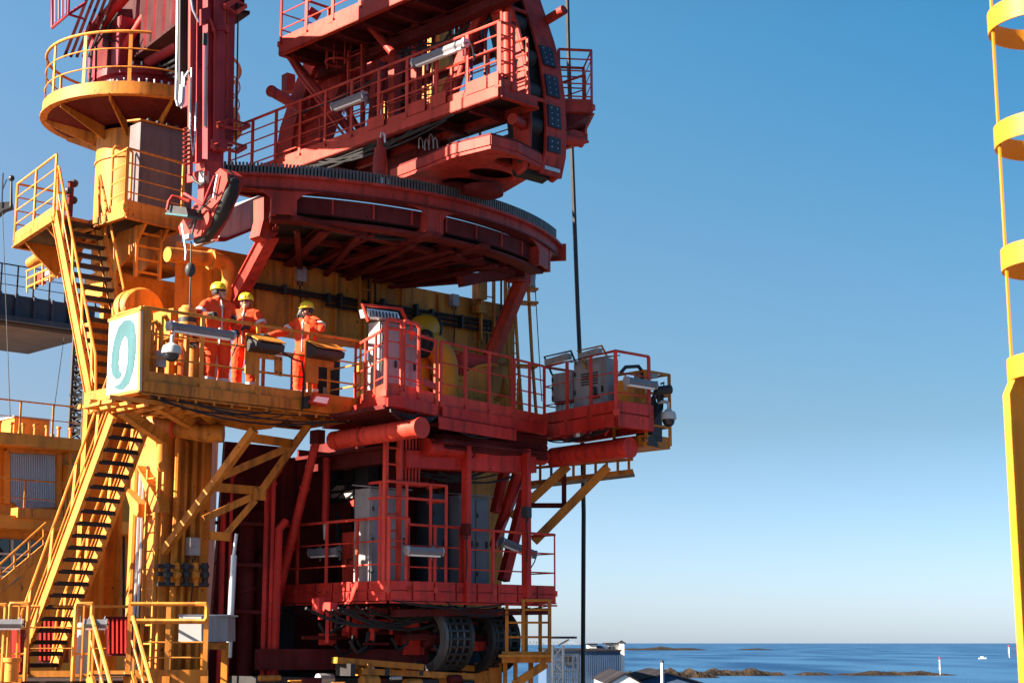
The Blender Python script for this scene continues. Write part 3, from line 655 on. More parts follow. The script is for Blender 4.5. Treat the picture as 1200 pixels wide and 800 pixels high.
m = MB().prism([V((CX - .5, CYY - .9, ZP + .8)), V((CX + .05, CYY - .85, ZP + .8)), V((CX - .1, CYY - .8, ZP + 2.0)), V((CX - .55, CYY - .85, ZP + 2.0))], B * .5); obj('side_plate', m, 'red_dark', kb)
m = MB().tube([(CX - .9, CYY - .9, ZP + 1.4), (CX + .5, CYY - .75, ZP + 3.3)], .13, 12).tube([(CX - .2, CYY - 1.0, ZP + 1.1), (CX + 1.0, CYY - .9, ZP + 3.2)], .09, 10)
obj('ram', m, 'red', kb)
j0, j1 = V((CX + .1, CYY - .2, ZP + 1.75)), V((-4.85, 25.95, 11.25))
obj('shading_jib', MB().beam(j0, j1, .7, 1.35).beam(j0 + Zv * .7, j1 + Zv * .7, .86, .06).beam(j0 - Zv * .7, j1 - Zv * .7, .86, .06), 'red_jib_dim', kb)  # jib added and set low to throw shade on the upper walkway
obj('jib_ram', MB().tube([V((CX + .3, CYY - .9, ZP + .9)), j0.lerp(j1, .45) - Zv * .7], .12, 14), 'red_plum', kb)
obj('jib_web', MB().box((CX + .3, CYY + .2, ZP + 2.0), A * .7, B * .4, Zv * .5), 'red_jib_dim', kb)
for k in range(7): c = j0.lerp(j1, .1 + k * .13) - (j1 - j0).cross(Zv).normalized() * -.36; obj('jib_rib', MB().beam(c - Zv * .64, c + Zv * .64, .06, .05), 'red_plum', kb); c2 = j0.lerp(j1, .1 + k * .13) + (j1 - j0).cross(Zv).normalized() * -.36; obj('jib_rib', MB().beam(c2 - Zv * .64, c2 + Zv * .64, .06, .05), 'red_plum', kb)
for k in range(4): obj('jib_hose', MB().tube(sag(j0 - Zv * .75 + A * (.1 * k), j1 - Zv * (.75 - .05 * k), .25 + .1 * k, 10), .025, 6), 'rubber', kb)
m = MB()
for k in range(5): m.beam((CX - 1.3 + k * .12, CYY - 1.1, ZP + .9), (CX - .7 + k * .12, CYY - 1.0, ZP + 2.9), .05, .05)
obj('lattice_bar', m, 'red_dark', kb)
m = MB().tube([(CX - .75, CYY - 1.25, ZP + .15), (CX - .73, CYY - 1.25, ZP + 1.0), (CX - .5, CYY - 1.2, ZP + 1.7)], .028, 7).tube([(CX - .64, CYY - 1.2, ZP + .15), (CX - .66, CYY - 1.22, ZP + 1.1), (CX - .3, CYY - 1.1, ZP + 1.8)], .022, 7)
obj('hose', m, 'rubber', kb)
gp = thing('grille_platform', 'small dark red grille basket hanging at the top left corner', 'platform', PY(75, 15, 29.2))
gpl = PLN(xy(PY(75, 15, 29.2)), U2)
m = MB().tube([gpl(61, 33), gpl(80, 17), gpl(81, -14), gpl(61, -2), gpl(61, 33)], .03, 6); obj('frame', m, 'red_plum', gp)
for px in (65, 69, 73, 77): obj('bar', MB().tube([gpl(px, 30 - (px - 61) * .84), gpl(px, -6)], .016, 6), 'red_plum', gp)
obj('arm', MB().tube([gpl(80, 17), PY(100, 4, 29.8)], .03, 6).tube([gpl(80, 17), PY(97, 22, 29.8)], .025, 6), 'red_plum', gp)

# ----------------------------------------------------------------- landing, upper stair, lower stair
lq = lambda px, py: PZ(px, py, LZ)
L1, L2, S2, R0, R1, R2_ = lq(17, 281), lq(64, 250), lq(111, 254), lq(129, 253), lq(147, 244), lq(213, 260)
ld = thing('stair_landing', 'yellow railed landing at the head of the upper stair', 'platform', L2)
L1b = L1 + A * 1.15
deck(ld, [L1, L2, L2 + B * .05 + A * .9, L1b + A * .1], .05, 'grate', .16, 'yellow')
railing(ld, [L2 - U * .03, L1, L1b], 1.12, (.28, .52, .76), 1.0, .14, 'yellow_clean', post=(.07, .03))
for k in (.25, .8):
    b_ = L1 + (L2 - L1) * k; obj('bracket', MB().prism([b_ - Zv * .16, b_ - Zv * .16 + A * .7, b_ - Zv * .62 + A * .75, b_ - Zv * .75 + A * .7, b_ - Zv * .4 + A * .25], U * .05), 'yellow', ld)
pf = thing('cabinet_platform', 'yellow railed platform in front of the round column with the tall cabinet', 'platform', R1)
deck(pf, [R0 - A * .1, R1, R2_, R2_ + B * 1.9, R0 + B * 1.6 - A * .1], .05, 'grate', .18, 'yellow')
railing(pf, [R0, R1, R2_], 1.12, (.28, .52, .76), .85, .17, 'yellow_clean', post=(.06, .03))
obj('gate_hoop', MB().tube([R0 + Zv * .1, R0 + Zv * 1.25, R0 + Zv * 1.33 + A * .05, R0 + Zv * 1.33 + A * .35, R0 + Zv * 1.28 + A * .4, R0 + Zv * .1 + A * .4], .026, 7), 'yellow_clean', pf)
for k in (.35, .75):
    b_ = R1 + (R2_ - R1) * k; obj('bracket', MB().prism([b_ - Zv * .19, b_ - Zv * .19 + B * 1.0, b_ - Zv * .9 + B * 1.0, b_ - Zv * .7 + B * .5], A * .05), 'yellow', pf)
pr = thing('pipe_bank', 'bank of lit yellow pipes and a small rail below the stair landing', 'pipes', lq(50, 300) - Zv * .8)
PB = PLN(xy(lq(50, 300) + B * .6), U2)
for (x0, y0, x1, y1, r_) in ((36, 309, 62, 292, .12), (58, 297, 72, 288, .13)): obj('pipe', MB().tube([PB(x0, y0), PB(x1, y1)], r_, 14), 'yellow', pr)
for dy in (0, 9, 19): obj('rail', MB().tube([PB(31, 318 + dy, .2), PB(78, 296 + dy, .2)], .022, 6), 'yellow_clean', pr)
for k in range(6): obj('post', MB().tube([PB(32 + k * 9, 318 - k * 4.2, .2), PB(32 + k * 9, 343 - k * 4.2, .2)], .02, 6), 'yellow_clean', pr)
for k in range(5): obj('valve', MB().box(PB(40 + k * 9, 330 - k * 4, -.1), A * .06, B * .08, Zv * .12), ('dark', 'red', 'white', 'yellow', 'dark')[k], pr)
vs_ = thing('valve_cluster', 'dark valve cluster standing on the landing beside the column', 'valve', lq(97, 252) + B * .5); vb0 = lq(97, 250) + B * .5
obj('stem', MB().tube([vb0, vb0 + Zv * .7], .06, 8), 'red_dark', vs_)
for k in range(4): obj('valve', MB().ball(vb0 + Zv * (.2 + .16 * k) + A * (.07 if k % 2 else -.04), .075, 8), 'dark', vs_)
cl = thing('access_ladder', 'short yellow ladder hanging below the cabinet platform', 'ladder', lq(180, 262) - Zv * .9)
b_ = R1 + (R2_ - R1) * .55 + B * .25
ladder(cl, b_ - Zv * 1.15, b_ - Zv * .18, A, .5, .22, 'yellow_clean', .035, .025)
cc = lq(172, 252) + B * .35
cab = thing('tall_cabinet', 'tall mauve grey cabinet beside the round column, one edge sunlit', 'cabinet', at_z(cc, LZ))
hC = 1.86
slabz(cab, 'body', 'mauve', cc, cc + A * 1.15, LZ + .08, LZ + hC, .38)
slabz(cab, 'door', 'mauve', cc + A * .06, cc + A * 1.09, LZ + .16, LZ + hC - .08, .02, .022)
slabz(cab, 'plinth', 'dark', cc + A * .03, cc + A * 1.12, LZ + .003, LZ + .08, .32, -.03)
obj('rain_hood', MB().prism([at_z(cc, LZ + hC + .005) - B * .06 - A * .05, at_z(cc, LZ + hC + .005) - B * .06 + A * 1.2, at_z(cc, LZ + hC + .09) + B * .42 + A * 1.2, at_z(cc, LZ + hC + .09) + B * .42 - A * .05], Zv * .03), 'yellow', cab)
m = MB()
for k in range(5): m.box(at_z(cc, LZ + hC + .06) + A * (.15 + k * .2) - B * .02, A * .03, B * .03, Zv * .02)
obj('lifting_lug', m, 'dark', cab)
obj('handle', MB().box(at_z(cc, LZ + 1.0) + A * .98 - B * .04, A * .02, B * .015, Zv * .1), 'dark', cab)

def stair(name, label, TL, TR, BL, n, mat='yellow_clean', rails=(1, 1), hr=.95, sw=.2, treadmat='grate', npost=4, tw_=.24, plain_rail=False):
    TL, TR, BL = V(TL), V(TR), V(BL); w = TR - TL; BR = BL + w; run = BL - TL
    t = thing(name, label, 'stair', BL); wd = w.normalized(); flat = Vector((run.x, run.y, 0)).normalized()
    nrm = wd.cross(run.normalized()); nrm = nrm if nrm.z > 0 else -nrm
    for p, q, s_ in ((TL, BL, -1), (TR, BR, 1)):
        obj('stringer', MB().beam(p, q, .035, sw, nrm).beam(p + nrm * sw / 2, q + nrm * sw / 2, .085, .016, nrm).beam(p - nrm * sw / 2, q - nrm * sw / 2, .085, .016, nrm), mat, t)
    for i in range(n):
        c = TL + run * ((i + .7) / n); m = MB().box(c + w * .5, w * .485, flat * tw_ / 2, Zv * .02)
        m.box(c + w * .5 - flat * tw_ / 2 * (1 if flat.y > 0 else -1) - Zv * .025, w * .485, flat * .008, Zv * .03)
        obj('tread', m, treadmat, t)
    for (p, q, on) in ((TL, BL, rails[0]), (TR, BR, rails[1])):
        if not on: continue
        up = Zv * hr
        obj('handrail', MB().tube([p + nrm * .1, p + up * .9 - run.normalized() * .02, p + up + run * .02, q + up - run * .01, q + up * .9, q + nrm * .1], .026, 7), mat, t)
        obj('mid_rail', MB().tube([p + up * .52, q + up * .52], .016, 6), mat, t)
        for i in range(npost):
            f_ = (i + .6) / npost; a = p + run * f_; b2 = p + run * (f_ - .0) + up
            obj('post', MB().beam(a + nrm * .08, b2, .06, .025, wd), mat, t)
    return t
up_top_l, up_top_r = L2 + A * .02, L2 + A * .86
UB = Vector((up_top_l.x, up_top_l.y, 0)) + U * ((LZ - 3.86) / 2.22); UB.z = 3.86
stair('upper_stair', 'yellow upper stair descending from the landing behind the numbered panel', up_top_l, up_top_r, UB, 18)
TL2 = PY(131, 486, 26.0); BL2 = PY(22, 782, 27.9)
TR2 = TL2 + (PY(172, 503, 26.55) - TL2); TR2.z = TL2.z
stair('lower_stair', 'long yellow lower stair with dark treads seen from below', TL2, TR2, BL2, 21, hr=.9, rails=(1, 1))
# ================================================================= RED KNUCKLE BOOM HANGING IN FRONT OF THE COLUMN
YB = 25.4
BA = PLN(xy(PY(250, 100, YB)), A2); BL_ = PLN(xy(PY(246, 220, YB)), B2)
bo = thing('knuckle_boom', 'deep red boom with rams and pale hoses hanging past the round platform', 'crane boom', BA(250, 215))
quad_on(bo, 'main_box', 'red_plum', BA, [(244, -170), (263, -170), (262, 205), (243, 205)], 0, .34)
quad_on(bo, 'rear_box', 'red_plum', BA, [(267, -170), (278.5, -170), (273, 172), (263, 172)], -.15, .3)
obj('ram_barrel', MB().tube([BA(258, -170, .1), BA(256.5, 178, .1)], .10, 16), 'red_plum', bo)
obj('ram_collar', MB().tube([BA(257.5, 30, .1), BA(257.4, 38, .1)], .135, 16).tube([BA(256.6, 165, .1), BA(256.5, 176, .1)], .14, 16), 'red_plum', bo)
quad_on(bo, 'shade_box', 'red_plum', BA, [(232, -170), (266, -170), (262, 120), (228, 120)], -1.1, .4)  # hidden box added behind the boom to shade the upper walkway
obj('shade_ram', MB().tube([BA(226, -170, -1.7), BA(224, 100, -1.7)], .14, 12), 'red_plum', bo)  # hidden ram, added for its shadow as well
obj('ram_barrel', MB().tube([BA(266, -170, .02), BA(263.5, 158, .02)], .055, 12), 'red_shaded', bo)
quad_on(bo, 'cable_tray', 'red_shaded', BA, [(232, -170), (238, -170), (237, 190), (230, 190)], .06, .12)
m = MB()
for i in range(26):
    for j in range(2): m.box(BA(233.5 + j * 2.3, 25 + i * 2.2, .064), A * .011, B * .004, Zv * .009)
obj('tray_perforation', m, 'red_dark', bo)
for px, mt, r, y0, y1 in ((239.5, 'galv', .016, 40, 148), (241.8, 'grey', .015, 38, 150), (222.8, 'red_shaded', .045, -40, 205), (226.5, 'red_plum', .03, -40, 190)):
    obj('pipe', MB().tube([BA(px + 1.2, y0, .1), BA(px, y1, .1)], r, 8), mt, bo)
obj('hose', MB().tube([BA(209.5, -170, .15), BA(207.5, 60, .15), BA(206.2, 116, .15), BA(208, 123.5, .15), BA(211, 124, .15), BA(213, 118, .15), BA(214, 85, .15)], .022, 8), 'galv', bo)
obj('hose', MB().tube([BA(212, 100, .12), BA(210.5, 119, .12), BA(212.5, 126, .12), BA(215, 120, .12), BA(216, 92, .12), BA(221, 84, .12)], .022, 8), 'galv', bo)
m = MB()
for k, px in enumerate((211.5, 214, 216.5, 219)): m.tube([BA(px + 1, -170, -.1), BA(px - .3, 112 - 6 * k, -.1)], .035, 8)
obj('hose_bundle', m, 'rubber', bo)
obj('hose', MB().tube([BA(224.5, 80, .2), BA(222.5, 150, .2), BA(226, 182, .2), BA(228.5, 165, .2), BA(230, 120, .2)], .016, 8), 'galv', bo)
obj('hose', MB().tube([BA(221, -20, .2), BA(226, 12, .2), BA(233, 26, .2)], .02, 7), 'galv', bo)
quad_on(bo, 'valve_block', 'red_plum', BA, [(237, 10), (246, 8), (246, 27), (237, 29)], .16, .16)
obj('cleat', MB().box(BA(240, 46, .14), A * .03, B * .02, Zv * .1), 'dark', bo)
obj('hose', MB().tube([BA(246, 22, .2), BA(250, 32, .22), BA(253, 46, .16)], .02, 7), 'red_shaded', bo)
for (a, b_, c, d) in (((263, 8), (275, 0), (288, 7), (276, 15)), ((255, 147), (268, 140), (292, 147), (281, 152)), ((251, 173), (263, 165), (288, 172), (277, 178))):
    obj('step_frame', MB().beam(BA(*a, .25), BA(*b_, .05), .05, .09).beam(BA(*b_, .05), BA(*c, -.1), .04, .04).beam(BA(*a, .25), BA(*d, .15), .04, .04).beam(BA(*d, .15), BA(*c, -.1), .05, .07), 'red_shaded', bo)
for i in range(9):
    y = 150 + i * 5.2; obj('cleat', MB().beam(BA(215, y + 2, .2), BA(221.5, y, .14), .03, .035), 'red_shaded', bo)
# boom head: sickle plate, cheek, sheave, hose loops
hd = obj('head_plate', MB().prism([BL_(*p_, .18) for p_ in ((226, 186), (232, 196), (232, 232), (223, 247), (214, 258), (209, 266), (211, 275), (221, 280), (236, 276), (250, 252), (262, 224), (266.5, 212), (266, 203), (258, 197), (252, 203), (250, 226), (241, 240), (238, 236), (240, 205), (240, 186))], A * .3), 'red_shaded', bo)
obj('boss', MB().lathe(BL_(242, 257, .18), -A, [(.001, .05), (.15, .05), (.15, -.02)], 20), 'red_shaded', hd)
m = MB().tube([BL_(*p_, .05) for p_ in ((268, 202), (273, 212), (270, 226), (258, 253), (242, 278), (230, 283))], [.05, .1, .12, .12, .09, .05], 10)
obj('shade_rim', m, 'rubber', bo)  # black rim stands in for the head plate's shaded edge
for p_ in (((221, 268), (238, 240), (248, 229)), ((225, 275), (232, 248), (246, 236))): obj('hose', MB().tube([BL_(*q_, .3) for q_ in p_], .02, 6), 'dark', bo)
obj('hose', MB().tube([BL_(*q_, .42) for q_ in ((222, 192), (222, 202), (228, 212), (236, 217), (241, 213))], .022, 7), 'rubber', bo)
quad_on(bo, 'cheek_plate', 'red_shaded', BL_, [(219, 204), (240, 198), (239, 210), (219, 214)], .34, .05)
obj('cross_tube', MB().tube([BL_(216, 227, .4), BL_(238, 240, .4), BL_(252, 206, .4)], .028, 8), 'red_plum', bo)
obj('bolt_row', MB().tube([BL_(255, 205, .22), BL_(250, 232, .22)], .02, 6), 'galv', bo)
obj('block_head', MB().box(BL_(239, 208, .3), A * .05, B * .07, Zv * .09), 'grey', bo)
fl = thing('boom_lamp', 'dark square floodlight on a curved arm under the boom', 'lamp', BL_(206, 246, .5))
obj('housing', MB().prism([BL_(*p_, .5) for p_ in ((196, 240), (218, 243), (220, 252), (195, 250))], A * .3), 'dark', fl)
obj('lens_rim', MB().prism([BL_(*p_, .52) for p_ in ((194, 249), (220, 252), (219, 254), (193, 251))], A * .32), 'teal', fl)
obj('arm', MB().tube([BL_(196, 246, .55), BL_(198, 236, .55), BL_(202, 230, .5), BL_(210, 232, .4), BL_(222, 236, .3)], .03, 8), 'red_shaded', fl)
cable('guide_wire', [BA(282, -170, -.2), BA(276, 200, -.3), PY(271, 250, 25.8)], .014, 'dark', 'thin dark wire running down beside the red boom')
hk = thing('hook_block', 'small dark hook block hanging by two ropes below the boom head', 'hook', BL_(223, 320, .3))
obj('rope', MB().tube([BL_(224, 283, .3), BL_(223.5, 318, .3), BL_(222, 362, .3)], .012, 6), 'dark', hk)
obj('rope', MB().tube([BL_(213, 262, .3), BL_(218, 296, .3), BL_(217, 305, .3)], .014, 6), 'galv', hk)
obj('block', MB().ball(BL_(223, 316, .3), .085, 10, (1, 1, 1.4)), 'dark', hk)
obj('swivel', MB().box(BL_(221, 278, .36), A * .05, B * .08, Zv * .035), 'galv', hk)

# ================================================================= RED SLEWING RING PLATFORM
RZ = 7.62
rq = lambda px, py: PZ(px, py, RZ)
RC, RR = circ3(rq(300, 204.5), rq(560, 241), rq(656, 288))
def ang(p): return math.atan2(p[1] - RC.y, p[0] - RC.x)
aL, aR = ang(rq(262, 205)), ang(rq(657, 290))
def rc(a, r, z): return Vector((RC.x + r * math.cos(a), RC.y + r * math.sin(a), z))
aE = ang(rq(641, 278)); aS = ang(rq(319, 205))
print('ring', RC, RR, math.degrees(aL), math.degrees(aR))
rg = thing('slewing_ring', 'curved red ring girder with dark gear rack under the upper machine', 'crane ring', (RC.x, RC.y, RZ - 1))
obj('web', MB().sect(RC, RR - .10, RR - .04, RZ - .20, RZ - .02, aL, aR, 60), 'red_shaded', rg)
obj('top_flange', MB().sect(RC, RR - .36, RR + .05, RZ - .02, RZ + .025, aL, aR, 60), 'red_shaded', rg)
obj('lower_flange', MB().sect(RC, RR - .30, RR + .0, RZ - .23, RZ - .20, aL, aR, 60), 'red_dark', rg)
m = MB(); n = 128
for i in range(n):
    a = aL + (aR - .10 - aL) * (i + .5) / n; w_ = (aR - aL) * RR / n * .27
    d = Vector((math.cos(a), math.sin(a), 0)); t_ = Vector((-d.y, d.x, 0))
    m.box(rc(a, RR - .02, RZ + .11), t_ * w_, d * .07, Zv * .085)
obj('gear_teeth', m, 'greasy', rg)
obj('gear_ring', MB().sect(RC, RR - .30, RR - .07, RZ + .028, RZ + .17, aL, aR - .08, 60), 'rubber', rg)
# end stop at the right end
e = rc(aR, RR, RZ); er = Vector((math.cos(aR), math.sin(aR), 0)); et = Vector((-er.y, er.x, 0))
obj('end_plate', MB().box(rc(aR, RR - .12, RZ - .1), er * .22, et * .02, Zv * .17), 'red_shaded', rg)
# hangers and the sunk floor ring below
fa = [aL + .02, ang(rq(318, 205)) , ang(rq(345, 206)), ang(rq(517, 228)), ang(rq(632, 272))]
posts_a = [ang(rq(322, 205)), ang(rq(347, 206)), ang(rq(508, 226)), ang(rq(522, 230)), ang(rq(630, 271)), ang(rq(643, 279))]
for a in posts_a:
    d = Vector((math.cos(a), math.sin(a), 0)); t_ = Vector((-d.y, d.x, 0))
    obj('hanger', MB().box(rc(a, RR - .2, RZ - .48), t_ * .04, d * .16, Zv * .18), 'red_shaded', rg)
for a0_, a1_ in ((posts_a[0], posts_a[1]), (posts_a[2], posts_a[3]), (posts_a[4], posts_a[5])):
    obj('hanger_plate', MB().sect(RC, RR - .08, RR - .05, RZ - .64, RZ - .23, a0_, a1_, 6), 'red_shaded', rg)
    for s_, aa in ((-1, a0_), (1, a1_)):   # curved haunches
        t0 = .42 / RR; pts = []
        for k in range(7):
            f_ = k / 6; ang_ = math.pi / 2 * f_
            pts.append(rc(aa + s_ * t0 * (1 - math.sin(ang_)), RR - .065, RZ - .23 - .28 * (1 - math.cos(ang_))))
        poly = [rc(aa, RR - .065, RZ - .23)] + pts[:]
        obj('haunch', MB().prism(poly, Vector((math.cos(aa), math.sin(aa), 0)) * .03), 'red_shaded', rg)
obj('toe_ring', MB().sect(RC, RR - .26, RR - .22, RZ - .56, RZ - .27, aS, aE, 48), 'red_dark', rg)
for i in range(9):
    a = aS + .05 + (aE - aS - .08) * i / 8; d = Vector((math.cos(a), math.sin(a), 0)); t_ = Vector((-d.y, d.x, 0))
    obj('stiffener', MB().box(rc(a, RR - .205, RZ - .41), t_ * .015, d * .015, Zv * .13), 'red_shaded', rg)
obj('floor_plate', MB().sect(RC, 2.0, RR - .26, RZ - .57, RZ - .52, aS, aE, 48), 'grate', rg)
obj('inner_ring', MB().sect(RC, 2.2, 2.3, RZ - .80, RZ - .615, aS, aE, 40), 'red_dark', rg)
obj('lower_ring', MB().sect(RC, RR - .45, RR - .15, RZ - .71, RZ - .66, aS, aE, 60), 'red_dark', rg)
for i in range(8):
    a = aS + .02 + (aE - aS - .03) * i / 7
    big = i % 3 == 1
    obj('radial_beam', MB().ibeam(rc(a, 2.3, RZ - .70), rc(a, RR - .5, RZ - .70), .18 if big else .1, .16 if big else .12, .02), 'red_dark', rg)
for rr_ in (3.4, 4.6, 5.6):
    if rr_ < RR - .8: obj('ring_joist', MB().sect(RC, rr_ - .05, rr_ + .05, RZ - .70, RZ - .615, aS, aE, 40), 'red_dark', rg)
for i in range(5):
    a = aS + .08 + (aE - aS - .3) * i / 4; b2 = a + .22
    obj('brace', MB().beam(rc(a, RR - .5, RZ - .80), rc(b2, 2.6, RZ - .80), .10, .05), 'red_dark', rg)
for p_, q_ in (((345, 256), (600, 318)), ((512, 274), (400, 306)), ((570, 288), (480, 312))): obj('cross_beam', MB().beam(PZ(*p_, RZ - .72), PZ(*q_, RZ - .72), .2, .07), 'red_dark', rg)
# struts from the ring down to the tower
def boxstrut(root, p, q, w, h, t=.025, name='strut'):
    p, q = V(p), V(q); d = (q - p).normalized(); s_ = d.cross(nW).normalized(); n_ = s_.cross(d)
    obj(name, MB().beam(p, q, w, h, nW).beam(p + n_ * (h / 2 + .012), q + n_ * (h / 2 + .012), w + .06, .02, nW).beam(p - n_ * (h / 2 + .012), q - n_ * (h / 2 + .012), w + .06, .02, nW), 'red_shaded', root)
SP = PLN(xy(PY(318, 262, 27.0)), A2)
boxstrut(rg, SP(317, 274, .1), WALL(268, 366, .25), .2, .18)
obj('strut_bracket', MB().prism([SP(309, 231, .25), SP(319, 230, .25), SP(320, 252, .25), SP(326, 274, .2), (SP(313, 282, .2)), SP(304, 276, .2), SP(309, 256, .25)], -nW * .3), 'red_shaded', rg)
ES = PLN(xy(PY(612, 330, 30.6)), A2)
boxstrut(rg, ES(613, 326), WALL(566, 440, .3), .17, .18)
obj('strut_bracket', MB().prism([ES(600, 306, .1), ES(630, 300, .1), ES(628, 314, .1), ES(619, 330, .1), ES(606, 328, .1), ES(601, 316, .1)], -nW * .3), 'red_shaded', rg)
obj('cross_strut', MB().beam(ES(540, 330, .4), ES(606, 316, .1), .16, .2), 'red_dark', rg)
# mauve grey hopper plate behind the boom head
hp = thing('cable_trough', 'mauve grey sloping trough under the ring left of the red strut', 'trough', SP(285, 265, -.4))
HP = PLN(xy(PY(285, 265, 27.6)), A2)
obj('body', MB().prism([HP(*p_) for p_ in ((257, 258), (266, 246), (304, 229), (310, 232), (310, 262), (266, 279), (257, 279))], -nW * .8), 'grey', hp)
obj('lip', MB().prism([HP(*p_, .03) for p_ in ((256, 278), (267, 278), (311, 261), (311, 264), (267, 282), (256, 282))], -nW * .1), 'red_dark', hp)
# ================================================================= SHARED FITTINGS (built once, then copied)
def proto_tube_lamp():
    t = thing('tube_lamp', 'tube lamp', 'lamp', local=True)
    m = MB().prism([(-.52, -.05, .07), (-.52, .05, .07), (-.52, .07, .0), (-.52, .04, -.055), (-.52, -.04, -.055), (-.52, -.07, 0)], (1.04, 0, 0)); obj('housing', m, 'lampgrey', t)
    obj('diffuser', MB().prism([(-.47, -.05, -.058), (-.47, .05, -.058), (-.47, .035, -.085), (-.47, -.035, -.085)], (.94, 0, 0)), 'tube', t)
    for s_ in (-1, 1):
        obj('end_cap', MB().prism([(s_ * .52, -.06, .08), (s_ * .52, .06, .08), (s_ * .52, .08, 0), (s_ * .52, .045, -.07), (s_ * .52, -.045, -.07), (s_ * .52, -.08, 0)], (s_ * .035, 0, 0)), 'galv', t)
        obj('bracket', MB().beam((s_ * .38, .02, .07), (s_ * .38, .13, .12), .04, .012).beam((s_ * .38, .13, .13), (s_ * .38, .13, -.14), .04, .012), 'galv', t)
    obj('gland', MB().tube([(.555, 0, 0), (.62, 0, 0), (.64, .05, -.12), (.6, .12, -.3)], .014, 6), 'rubber', t)
    return t
TL = proto_tube_lamp(); TL_first = [True]
def tube_lamp(c, d, label, tilt=0.0, L=1.0, roll=0.0):
    o = place(TL, c, (roll, tilt, yaw(d)), label, TL_first[0], (L, 1, 1)); TL_first[0] = False
    o['group'] = 'tube lamps on the railings'; return o
def proto_dome():
    t = thing('dome_camera', 'dome camera', 'camera', local=True)
    obj('housing', MB().lathe((0, 0, 0), (0, 0, 1), [(.001, .17), (.06, .165), (.08, .14), (.13, .12), (.15, .07), (.155, .0), (.12, -.01), (.001, -.01)], 24), 'white', t)
    obj('dome', MB().lathe((0, 0, 0), (0, 0, 1), [(.125, -.012), (.12, -.05), (.09, -.1), (.04, -.13), (.001, -.135)], 24), 'glass', t)
    obj('stem', MB().tube([(0, 0, .16), (0, 0, .27), (0, .06, .3), (0, .22, .3)], .03, 8), 'white', t)
    return t
DC = proto_dome()
def cabinet(name, label, p, q, z0, z1, dep, mat='grey', hood=True, doors=1, cat='cabinet', vents=0, legs=True):
    """upright box cabinet whose front runs from p to q"""
    t = thing(name, label, cat, at_z(p, z0)); d = (at_z(q, 0) - at_z(p, 0)); L = d.length; d.normalize(); n = Vector((d.y, -d.x, 0)); n = n if n.y < 0 else -n
    slabz(t, 'body', mat, p, q, z0 + .06, z1, dep)
    for k in range(doors):
        a = at_z(p, 0) + d * (L * k / doors + .03); b_ = at_z(p, 0) + d * (L * (k + 1) / doors - .03)
        dr = slabz(t, 'door', mat, a, b_, z0 + .1, z1 - .06, .018, .02)
        for zz in (.2, .5, .8): obj('hinge', MB().box(at_z(a, z0 + (z1 - z0) * zz) + n * .03 + d * .02, d * .012, n * .014, Zv * .04), 'dark', dr)
        obj('handle', MB().box(at_z(b_, (z0 + z1) / 2) + n * .04 - d * .06, d * .014, n * .02, Zv * .06), 'dark', dr)
    if vents:
        m = MB()
        for k in range(vents): m.box(at_z(p, z1 - .25 - k * .05) + d * L * .5 + n * .027, d * L * .25, n * .008, Zv * .012)
        obj('vent', m, 'dark', t)
    if hood: obj('hood', MB().prism([at_z(p, z1 + .003) - d * .04 + n * .08, at_z(q, z1 + .003) + d * .04 + n * .08, at_z(q, z1 + .07) + d * .04 - n * (dep + .03), at_z(p, z1 + .07) - d * .04 - n * (dep + .03)], Zv * .02), mat, t)
    if legs: slabz(t, 'plinth', 'dark', at_z(p, 0) + d * .04, at_z(q, 0) - d * .04, z0 + .003, z0 + .06, dep - .06, -.03)
    return t

# ================================================================= PLATFORM WITH THE NUMBER AND THE THREE PEOPLE
N0 = PY(165, 462, 25.0); FZ = N0.z + .22
N0 = at_z(N0, FZ); N1 = N0 + A * 4.32; N2 = N1 + B * 1.75; N3 = N0 + B * 1.75
NA = PLN(xy(N0), A2); NB = PLN(xy(N0), B2)
npf = thing('numbered_platform', 'yellow railed work platform where the three workers stand', 'platform', N0)
deck(npf, [N0, N1, N2, N3], .05, 'grate', .22, 'yellow')
joists(npf, N0 - Zv * .13 + B * .05, N1 - Zv * .13 + B * .05, B * 1.65, 6, .08, .12, 'yellow_wall')
fr = [N0, N1]
railing(npf, [N0 + B * .86, N0, N1, N1 + B * .9], 1.17, (.34, .66), 1.05, .16, 'yellow_clean', post=(.07, .03), r=.028, rm=.016)
railing(npf, [N1 + B * 1.7, N3 + A * .9], 1.1, (.34, .66), .85, .14, 'yellow_clean', post=(.06, .03))
obj('wide_post', MB().box(N0 + Zv * .58 + A * .03 + B * .02, A * .10, B * .03, Zv * .6), 'yellow_clean', npf)
obj('fascia_plate', MB().beam(N0 - Zv * .09 + NA.n * .05, N1 - Zv * .09 + NA.n * .05, .03, .17), 'yellow', npf)
for i in range(12): obj('bolt', MB().tube([N0 + A * (.3 + i * .34) - Zv * .2 + NA.n * .04, N0 + A * (.3 + i * .34) - Zv * .27 + NA.n * .04], .022, 6), 'yellow', npf)
